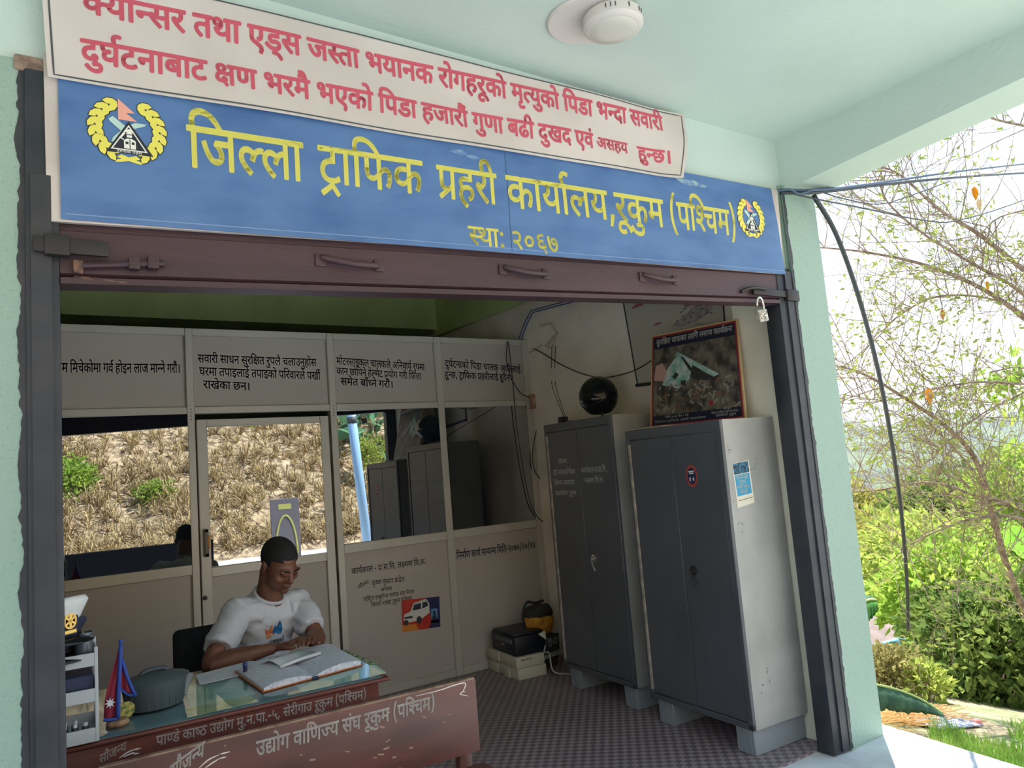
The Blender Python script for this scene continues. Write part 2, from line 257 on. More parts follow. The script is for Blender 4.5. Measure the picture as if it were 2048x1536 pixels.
[73,593,70,154,0,252,63,150,108,1,69,0,47,-92,62,-81,0,-68,0,-58,-36,1,-25,0,-32,106,-51,117,-14,-65,-63,-162,23,-148,83,1,52,0,48,110,68,107,9,1,70,-909,0,1,71,1431,0,1,-71,-359,0,1,-74,102,-13,134,-84,1,-72,0,-58,-100,-110,-186,-88,-264,-52,-163,0,-194,0,-196,83,1,64,0,21,30,45,33,18,-84,20,-94,65,1,43,0,60,180,64,147,0,34,0,104,-5,27,-5,-11,-69,-28,4,-70,7,-41,0,-176,0,1,-65,0,-29,88,-32,69,-8,58,9,71,0,22,0,48,-2,15,-1,-11,-70,-12,1,-30,0,-9,0,-188,0,1,-70,0,-40,124,-38],
[4,389,622,163,0,1,-622,-161,0],
[4,1,622,1031,0,1,-71,-1029,0,37,1075,349,-40,7,-45,0,-48,0,-100,-24,-92,-63,-35,-61,-153,24,24,46,41,35,-46,18,-98,22,-59,0,-80,0,-86,-46,1,-36,0,-38,86,-69,164,-75,117,-49,-107,-52,-116,50,-192,91,-112,93,1,53,0,53,98,67,146,31,75,0,88,0,146,-29,67,-27,118,56,175,0,28,0,62,-4,23,-5],
[44,1,551,1,71,1387,0,1,-71,-207,0,1,-551,-161,0,1,355,-12,1,-15,0,-48,0,-100,-24,-92,-63,-35,-61,-153,24,24,46,41,35,-48,18,-96,22,-59,0,-80,0,-86,-46,1,-36,0,-38,86,-69,164,-75,117,-49,-107,-52,-116,50,-192,91,-112,93,1,53,0,53,98,67,148,31,73,0,88,0,146,-29,67,-27,116,56,175,0,10,0,9,0,1,125],
[33,1039,551,-295,0,1,-202,-109,0,-96,0,-128,-16,-45,-15,-110,-38,1,-65,0,-48,88,-63,142,-30,85,0,108,0,152,25,85,22,55,-74,-88,-20,-198,-27,-105,0,-138,0,-218,52,-124,98,1,70,0,65,136,89,222,46,127,0,5,0,1,131,-579,0,1,71,1039,0,7,63,-165,497,153,81,0,293,-180,-117,-38,-233,145,-421,-145],
[37,921,551,1,-202,50,24,116,26,71,0,130,0,164,-83,1,-77,0,-46,-60,-104,-69,-50,-143,41,50,32,64,84,1,41,0,47,-80,46,-69,0,-106,0,-113,-73,1,-257,-161,0,1,193,-48,-19,-128,-28,-85,0,-80,0,-128,29,-37,22,-50,29,-42,71,1,57,1,197,-157,0,1,71,1573,0,1,-71,11,321,551,1,-191,0,-55,24,-48,33,-17,40,-23,81,0,82,0,128,34,53,27,1,273],
[17,91,53,339,100,-108,9,-63,32,-50,27,-48,73,1,64,1,193,-157,0,1,71,1167,0,1,-71,-207,0,1,-551,-161,0,1,193,-611,-206,12,797,551,-475,0,1,-182,0,-41,12,-48,26,-29,23,-11,46,-23,99,0,78,0,144,38,51,25],
[9,93,-129,30,59,54,134,15,52,195,0,15,-11,-26,-53,-96,-126,-49,-55],
[14,427,-165,-150,103,-140,261,1,138,0,140,138,253,153,102,163,0,-136,-106,-146,-254,1,-136,0,-133,144,-259,141,-109],
[45,245,189,-70,0,-94,35,1,31,0,29,72,30,57,0,36,0,78,-15,61,-23,100,16,128,86,1,65,0,56,-118,67,-93,0,-62,0,-60,-27,1,-23,0,-15,38,-35,114,-24,113,-2,-33,-70,-188,6,-186,83,1,58,0,51,142,64,135,0,94,0,164,-43,102,-85,1,-64,0,-69,-138,-117,-121,-33,90,-39,168,-95,63,-44,-127,-44,-102,72,-166,93,-73,30,-54,-5],
[35,1299,551,-207,0,1,-551,-159,0,1,165,-52,-17,-144,-30,-99,0,-154,0,-198,86,1,71,0,29,50,51,39,16,-293,-2,1,72,587,0,36,0,72,-1,9,0,-13,-70,-63,0,-116,0,-142,-49,1,-47,0,-43,116,-43,77,0,100,0,142,43,55,29,1,291,-929,0,1,71,1299,0],
[14,121,-165,136,106,144,256,1,133,0,134,-142,259,-139,109,165,0,150,-103,140,-262,1,-138,0,-139,-140,-254,-149,-101],
[63,761,42,-107,-54,-112,49,-198,100,-152,88,-43,31,-44,31,-22,36,1,17,0,19,60,34,69,0,50,0,74,-23,31,-20,42,19,30,59,1,30,0,30,-18,48,-13,15,-401,0,1,71,989,0,52,10,65,0,82,0,150,-35,96,-72,1,-56,0,-74,-160,-92,-147,-29,46,-36,116,-35,103,0,104,0,148,40,65,32,1,276,-163,0,1,71,533,0,1,-71,-205,0,1,-551,-161,0,1,180,-58,-19,-160,-29,-109,0,-138,0,-212,65,-57,62,-96,-8,-111,0,-84,0,-186,15,-65,11,-40,-13,-49,-11,82,-52,222,-110,29,739,322,82,0,138,6,81,9,126,21,106,64,1,45,0,50,-94,51,-73,0,-50,0,-64,-24,1,-23,0,-51,163,-9,-15,-70,-130,9,-152,61,1,58,0,17,9,15,-297,0,14,-17,20,-46,1,-30,0,-42,-38,-62,-33,-21,104,-11],
[12,295,414,-52,0,-72,32,1,36,0,38,72,30,53,0,52,0,72,-30,1,-38,0,-36,-72,-32,12,295,-14,-52,0,-72,32,1,36,0,38,72,30,53,0,52,0,72,-30,1,-38,0,-36,-72,-32],
[37,955,33,-127,-45,-190,144,-157,76,-52,-4,-51,0,-70,0,-96,35,1,31,0,29,72,30,57,0,38,0,76,-16,61,-22,86,15,124,79,1,57,0,59,-130,60,-103,0,-70,0,-120,-16,-75,-19,-51,69,74,19,166,18,87,0,110,0,178,-42,104,-85,1,-65,0,-70,-140,-108,-113,-29,90,-44,174,-112],
[16,551,121,-116,0,-182,51,-102,91,1,58,0,59,102,89,180,51,117,0,118,0,182,-51,104,-91,1,-59,0,-58,-102,-90,-182,-50,12,547,192,106,0,136,74,1,56,0,57,-128,70,-105,0,-104,0,-136,-74,1,-57,0,-56,128,-70],
[66,941,-67,-32,27,-68,65,-58,61,-13,20,-24,-1,-50,-1,-23,0,-132,0,-182,46,-92,77,1,45,0,27,46,54,51,20,-72,21,-82,63,1,44,0,64,210,67,161,0,52,0,126,-6,29,-4,-11,-70,-36,4,-90,7,-59,0,-216,0,1,-71,0,-31,78,-37,63,-10,70,9,89,0,28,0,56,-2,19,-2,-13,-69,-20,1,-52,1,-33,0,-100,0,-124,-42,1,-44,0,-46,140,-46,101,0,12,0,26,0,13,1,-6,10,-4,19,1,6,0,35,82,29,51,0,86,0,90,-49,1,-29,0,-30,-62,-37,-47,-9,28,-33,100,-85,55,-37],
[38,1025,270,0,-117,-200,-104,-155,0,-122,0,-194,50,-146,119,-102,202,-27,153,161,15,24,-148,98,-208,170,-109,133,0,122,0,82,82,1,70,0,51,-50,88,-98,54,-71,0,-50,0,-56,-27,1,-23,0,-18,44,-33,116,-22,105,-3,-33,-70,-198,8,-184,82,1,58,0,53,138,66,121,0,116,0,170,-70,94,-122],
[15,-337,615,-42,79,-82,91,-100,38,-67,0,-44,0,-68,-9,-27,-5,-47,73,78,14,105,0,108,0,158,-51,126,-123,57,-107],
[61,543,222,-58,0,-116,-14,-45,-11,-94,28,-128,76,1,51,0,28,40,40,35,13,46,17,124,15,99,0,187,0,1,86,-627,0,1,71,1011,0,1,-71,-219,0,1,-157,-367,0,-62,0,-52,-6,-17,-7,-30,-12,1,-22,0,-24,56,-33,33,-13,92,17,111,0,148,0,196,-75,1,-65,0,-65,-166,-75,-149,-10,58,-12,126,-22,69,-10,-65,-70,-114,26,-208,57,-89,28,-118,3,-138,29,1,32,0,22,54,29,53,0,40,0,86,-21,61,-25,28,-2,23,0,140,0,154,41,1,44,0,33,-98,36],
[61,1261,551,-207,0,1,-551,-161,0,1,150,-62,-20,-146,-27,-115,0,-154,0,-190,81,1,67,0,27,36,50,39,20,-94,18,-118,71,1,56,0,60,164,79,127,0,106,0,142,-56,1,-45,0,-47,-79,-41,-121,39,22,10,18,23,1,11,0,15,-40,27,-51,0,-56,0,-80,-44,1,-35,0,-32,62,-39,98,-18,55,-3,60,8,71,0,22,0,54,-2,15,-1,-13,-70,-12,1,-34,0,-9,0,-100,0,-114,-41,1,-38,0,-41,114,-40,89,0,106,0,148,43,53,29,1,306,-123,0,1,71,495,0],
[40,1,622,1127,0,1,-71,-219,0,64,-39,1,-48,0,-90,-157,-46,72,-32,114,-85,1,-59,0,-50,-90,-68,-156,-34,-95,0,-114,0,-206,61,-190,138,-87,114,143,25,56,-78,134,-119,158,-67,93,0,82,0,106,37,1,49,0,41,-90,69,-79,31,-60,-6,-69,-1,-9,70,148,2,142,48,1,49,0,30,-60,45,-45,13,-701,0],
[61,543,222,-58,0,-116,-14,-45,-11,-94,28,-128,76,1,51,0,28,40,40,35,13,46,17,124,15,99,0,187,0,1,86,-627,0,1,71,1011,0,1,-71,-219,0,1,-157,-367,0,-62,0,-52,-6,-17,-7,-30,-12,1,-22,0,-24,56,-33,33,-13,92,17,111,0,148,0,196,-75,1,-65,0,-65,-166,-75,-149,-10,58,-12,126,-22,69,-10,-65,-70,-114,26,-208,57,-89,28,-118,3,-138,29,1,32,0,22,54,29,53,0,40,0,86,-21,61,-25,28,-2,23,0,140,0,154,41,1,44,0,33,-98,36,20,587,615,-42,35,-58,76,1,36,0,67,178,67,133,0,64,0,108,-13,41,-11,-43,-66,-34,9,-76,12,-43,0,-80,0,-84,-45,1,-35,0,-33,54,-63,51,-36],
[29,683,-12,-92,40,-156,80,-94,86,1,48,0,28,48,45,33,14,-343,-2,1,72,947,0,1,152,-1021,0,1,71,1393,0,1,-71,-207,0,1,-551,-161,0,1,328,-231,0,-98,0,-106,-12,-37,-17,-46,-20,1,-42,0,-49,148,-91,141,-57],
[12,-375,847,0,21,58,28,41,0,42,0,58,-28,1,-21,0,-21,-58,-29,-41,0,-40,0,-58,29,14,139,863,-46,-100,-214,-83,-153,0,-144,0,-216,89,-67,94,139,24,52,-70,136,-70,109,0,116,0,112,75,33,67],
[53,965,178,-74,-31,-182,-44,-141,0,-154,0,-190,81,1,67,0,27,36,50,39,20,-94,18,-118,71,1,56,0,60,164,79,127,0,106,0,142,-56,1,-45,0,-47,-79,-41,-121,39,22,10,18,23,1,11,0,15,-40,27,-51,0,-56,0,-80,-44,1,-35,0,-32,62,-39,98,-18,55,-3,60,8,71,0,22,0,54,-2,15,-1,-13,-70,-12,1,-34,0,-9,0,-100,0,-114,-41,1,-38,0,-41,114,-40,89,0,106,0,148,44,53,28],
[64,941,218,0,-70,-182,-68,-133,0,-172,0,-268,128,-125,148,143,26,86,-106,200,-123,125,0,76,0,96,35,1,39,0,37,-82,58,-63,25,-54,-5,-61,-1,-9,70,136,2,114,44,1,37,0,36,-94,32,-61,0,-74,0,-120,-20,-67,-17,-49,69,52,14,154,24,99,0,156,0,166,-78,1,-59,0,-78,-133,-42,22,-10,19,-10,76,-5,73,0,64,0,100,6,53,7,1,188,-145,0,1,71,1035,0,1,-71,-207,0,1,-551,-161,0,1,551,-355,0,1,-551,-161,0,1,290,-48,-6,-92,-5,-51,0,-34,0,-51,3,30,-30],
[4,99,338,485,0,1,-82,-483,0],
[12,145,54,0,37,72,30,51,0,52,0,74,-30,1,-37,0,-36,-74,-32,-51,0,-50,0,-72,32],
[62,1027,313,-44,-8,-116,-12,-85,0,-100,0,-166,20,-63,13,-94,-29,-100,-53,1,-36,0,-20,40,-41,104,-27,95,0,22,0,23,1,-12,18,1,18,0,32,80,27,51,0,82,0,88,-52,1,-28,0,-28,-50,-32,-45,-10,36,-23,76,-41,55,-26,-115,-41,-54,31,-98,61,-31,26,-24,-2,-56,-1,-25,0,-118,0,-180,41,-100,71,1,43,0,55,138,73,99,28,-88,29,-92,71,1,46,0,53,162,72,153,0,124,0,178,-58,1,-59,0,-48,-92,-66,-81,-28,40,-5,88,-4,41,0,68,0,110,10,57,12,11,307,502,0,-33,84,-53,67,-17,150,49,1,58,0,24,-68,36,-79,0,-68,0,-84,-34],
[17,819,286,75,-69,-80,-28,-172,-43,-131,0,-80,0,-130,27,-41,21,-50,27,-48,73,1,64,1,193,-157,0,1,71,783,0,1,-71,-371,0,11,525,217,52,0,100,16,45,12,-401,262,1,-138,0,-41,12,-48,26,-29,23,-11,46,-23],
[23,415,321,443,0,1,-71,-441,0,1,-37,0,-33,-58,-29,-37,0,-38,0,-84,25,-72,39,-46,44,1,19,0,18,54,25,69,0,53,0,1,230,-251,0,1,71,729,0,1,-71,-313,0],
[45,245,189,-70,0,-94,35,1,31,0,29,72,30,57,0,36,0,78,-15,61,-23,100,16,128,86,1,65,0,56,-118,67,-93,0,-62,0,-60,-27,1,-23,0,-15,38,-35,114,-24,113,-2,-33,-70,-188,6,-186,83,1,58,0,51,142,64,135,0,94,0,164,-43,102,-85,1,-64,0,-69,-138,-117,-121,-33,90,-39,168,-95,63,-44,-127,-44,-102,72,-166,93,-73,30,-54,-5,8,1183,551,1,-551,-161,0,1,551,-177,0,1,71,549,0,1,-71],
[31,1653,551,1,-551,-161,0,1,191,-58,-19,-136,-26,-93,0,-80,0,-130,27,-41,21,-48,25,-21,31,-465,0,1,-37,0,-33,-58,-29,-37,0,-38,0,-84,25,-72,39,-46,44,1,19,0,18,54,25,69,0,53,0,1,230,-251,0,1,71,1861,0,1,-71,6,415,321,441,0,-2,17,1,20,1,193,-437,0,12,1491,551,-475,0,1,-182,0,-41,12,-48,26,-29,23,-11,46,-23,101,0,80,0,140,38,51,25],
[4,611,833,165,0,-523,-999,-165,0],
[43,551,632,144,0,164,-76,1,-57,0,-39,-70,-73,-164,-81,-141,-50,243,-96,80,-31,62,-60,1,-35,0,-31,-50,-53,-43,-29,-129,49,28,15,30,30,1,19,0,20,-34,30,-45,19,-363,151,9,22,212,68,220,104,1,50,0,32,-82,32,-61,0,-62,0,-70,-28,1,-24,0,-22,62,-33,79,-11,-97,-58,-98,21,-96,62,1,48,0,27,58,53,126,35],
[18,503,146,-186,0,-87,59,-34,23,-36,70,1,54,1,199,-157,0,1,71,963,0,1,-71,-121,0,1,-230,0,-42,-34,-58,-35,-23,-42,-25,-132,-27,14,499,217,104,0,41,32,22,17,14,44,1,43,1,198,-357,0,1,-198,0,-39,16,-46,21,-17,22,-16,66,-18],
[22,1201,551,-457,0,1,-137,160,-30,176,-113,1,-73,0,-70,-132,-87,-220,-41,-131,0,-226,0,-276,113,1,103,0,67,136,91,222,46,125,0,7,0,1,131,-579,0,1,71,1201,0,15,587,72,142,0,188,61,1,67,0,48,-116,77,-113,24,-69,0,-148,0,-93,-28,-56,-17,-66,-55,1,-39,0,-70,190,-68],
[28,529,-11,-170,0,-204,80,1,67,0,54,63,40,-56,22,-76,60,1,40,0,28,40,40,35,13,46,18,116,14,85,0,137,0,1,86,-539,0,1,71,1399,0,1,-71,-207,0,1,-563,-161,0,1,113,-46,-24,-138,-52,-190,-36,31,1029,551,-325,0,1,-157,-295,0,-62,0,-52,-6,-17,-7,-30,-12,1,-22,0,-22,48,-35,41,-13,96,23,127,0,26,0,76,-3,70,-4,21,-3,-11,-72,-36,3,-88,6,-45,0,-124,0,-124,-45,1,-41,0,-42,118,-40,97,0,158,0,236,84,105,68],
[40,955,-67,-34,29,-76,75,-72,78,-60,70,-15,23,-32,-1,-39,0,-86,0,-164,21,-130,50,-76,86,1,64,0,46,56,109,63,49,169,-21,-56,-49,-70,-93,1,-52,0,-70,140,-71,149,0,18,0,19,1,-12,23,1,13,0,33,86,31,57,0,80,0,88,-49,1,-30,0,-31,-62,-37,-51,-9,24,-31,90,-94,102,-96,47,-35],
[4,1,622,1175,0,1,-71,-1173,0,27,1145,370,-273,0,-82,0,-31,3,72,-30,88,-80,1,-45,0,-46,-82,-62,-134,-30,-79,0,-106,0,-192,61,-176,141,-83,119,143,25,92,-134,200,-139,117,0,64,0,82,34,1,40,0,44,-122,78,-89,28,59,64,541,0],
[26,255,65,-93,67,493,149,-84,54,-122,45,-83,0,-56,0,-114,-16,-81,-21,-55,74,68,16,148,23,89,0,80,0,128,-25,124,-57,75,-48,1,225,-763,0,1,71,1133,0,1,-71,-205,0,1,-551,-161,0,1,234],
[57,93,53,257,74,-108,12,-148,81,1,70,0,80,220,94,177,0,46,0,114,-7,31,-3,-11,-73,-32,4,-98,6,-37,0,-116,0,-128,-52,1,-47,0,-53,122,-51,81,0,88,0,138,42,61,30,1,291,-741,0,1,71,1555,0,1,-71,-649,0,1,-201,50,23,114,26,71,0,130,0,164,-83,1,-77,0,-46,-60,-104,-69,-50,-143,41,50,32,64,84,1,41,0,47,-78,46,-69,0,-54,0,-110,-37,-55,-35,1,-258,-161,0,1,173,-16,-6,-40,-14,-23,-7,-475,-158],
[44,857,127,0,-55,-162,-74,-139,0,-86,0,-142,33,-86,60,1,40,0,27,30,50,88,65,93,47,-108,54,-130,77,-66,58,-22,47,1,23,0,12,8,27,7,14,171,-15,-14,-20,1,-18,0,-23,34,-52,110,-74,113,-55,110,56,112,75,40,50,1,20,0,19,-13,22,169,15,14,-28,1,-25,0,-26,-26,-48,-68,-56,-130,-75,-101,-52,94,-49,86,-69,22,-53,14,401,138,0,-27,68,-42,81,0,68,0,80,38,1,29,0,15,-20,34,-62,47,-65,34,-64,-33,-64,-47,-20,-34],
[64,941,218,0,-70,-182,-68,-133,0,-172,0,-268,128,-125,148,143,26,86,-106,200,-123,125,0,76,0,96,35,1,39,0,37,-82,58,-63,25,-54,-5,-61,-1,-9,70,136,2,114,44,1,37,0,36,-94,32,-61,0,-74,0,-120,-20,-67,-17,-49,69,52,14,154,24,99,0,156,0,166,-78,1,-59,0,-78,-133,-42,22,-10,19,-10,76,-5,73,0,64,0,100,6,53,7,1,188,-145,0,1,71,1035,0,1,-71,-207,0,1,-551,-161,0,1,551,-355,0,1,-551,-161,0,1,290,-48,-6,-92,-5,-51,0,-34,0,-51,3,30,-30,30,1689,615,-54,40,-90,37,-86,11,-51,0,-40,0,-84,-12,-39,-9,-51,69,46,10,100,12,59,0,90,0,140,-43,49,-38,9,2,-40,52,-76,57,-88,24,-61,0,-48,0,-64,-8,-27,-6,-45,69,78,14,105,0,108,0,158,-51,126,-123,57,-107],
[27,415,-24,-95,67,539,163,1,44,-441,0,1,-37,0,-33,-58,-29,-37,0,-38,0,-84,25,-72,39,-46,44,1,19,0,18,54,25,69,0,53,0,1,230,-251,0,1,71,1225,0,1,-71,-205,0,1,-551,-161,0,1,123,4,857,551,-441,0,1,-230,443,0],
]
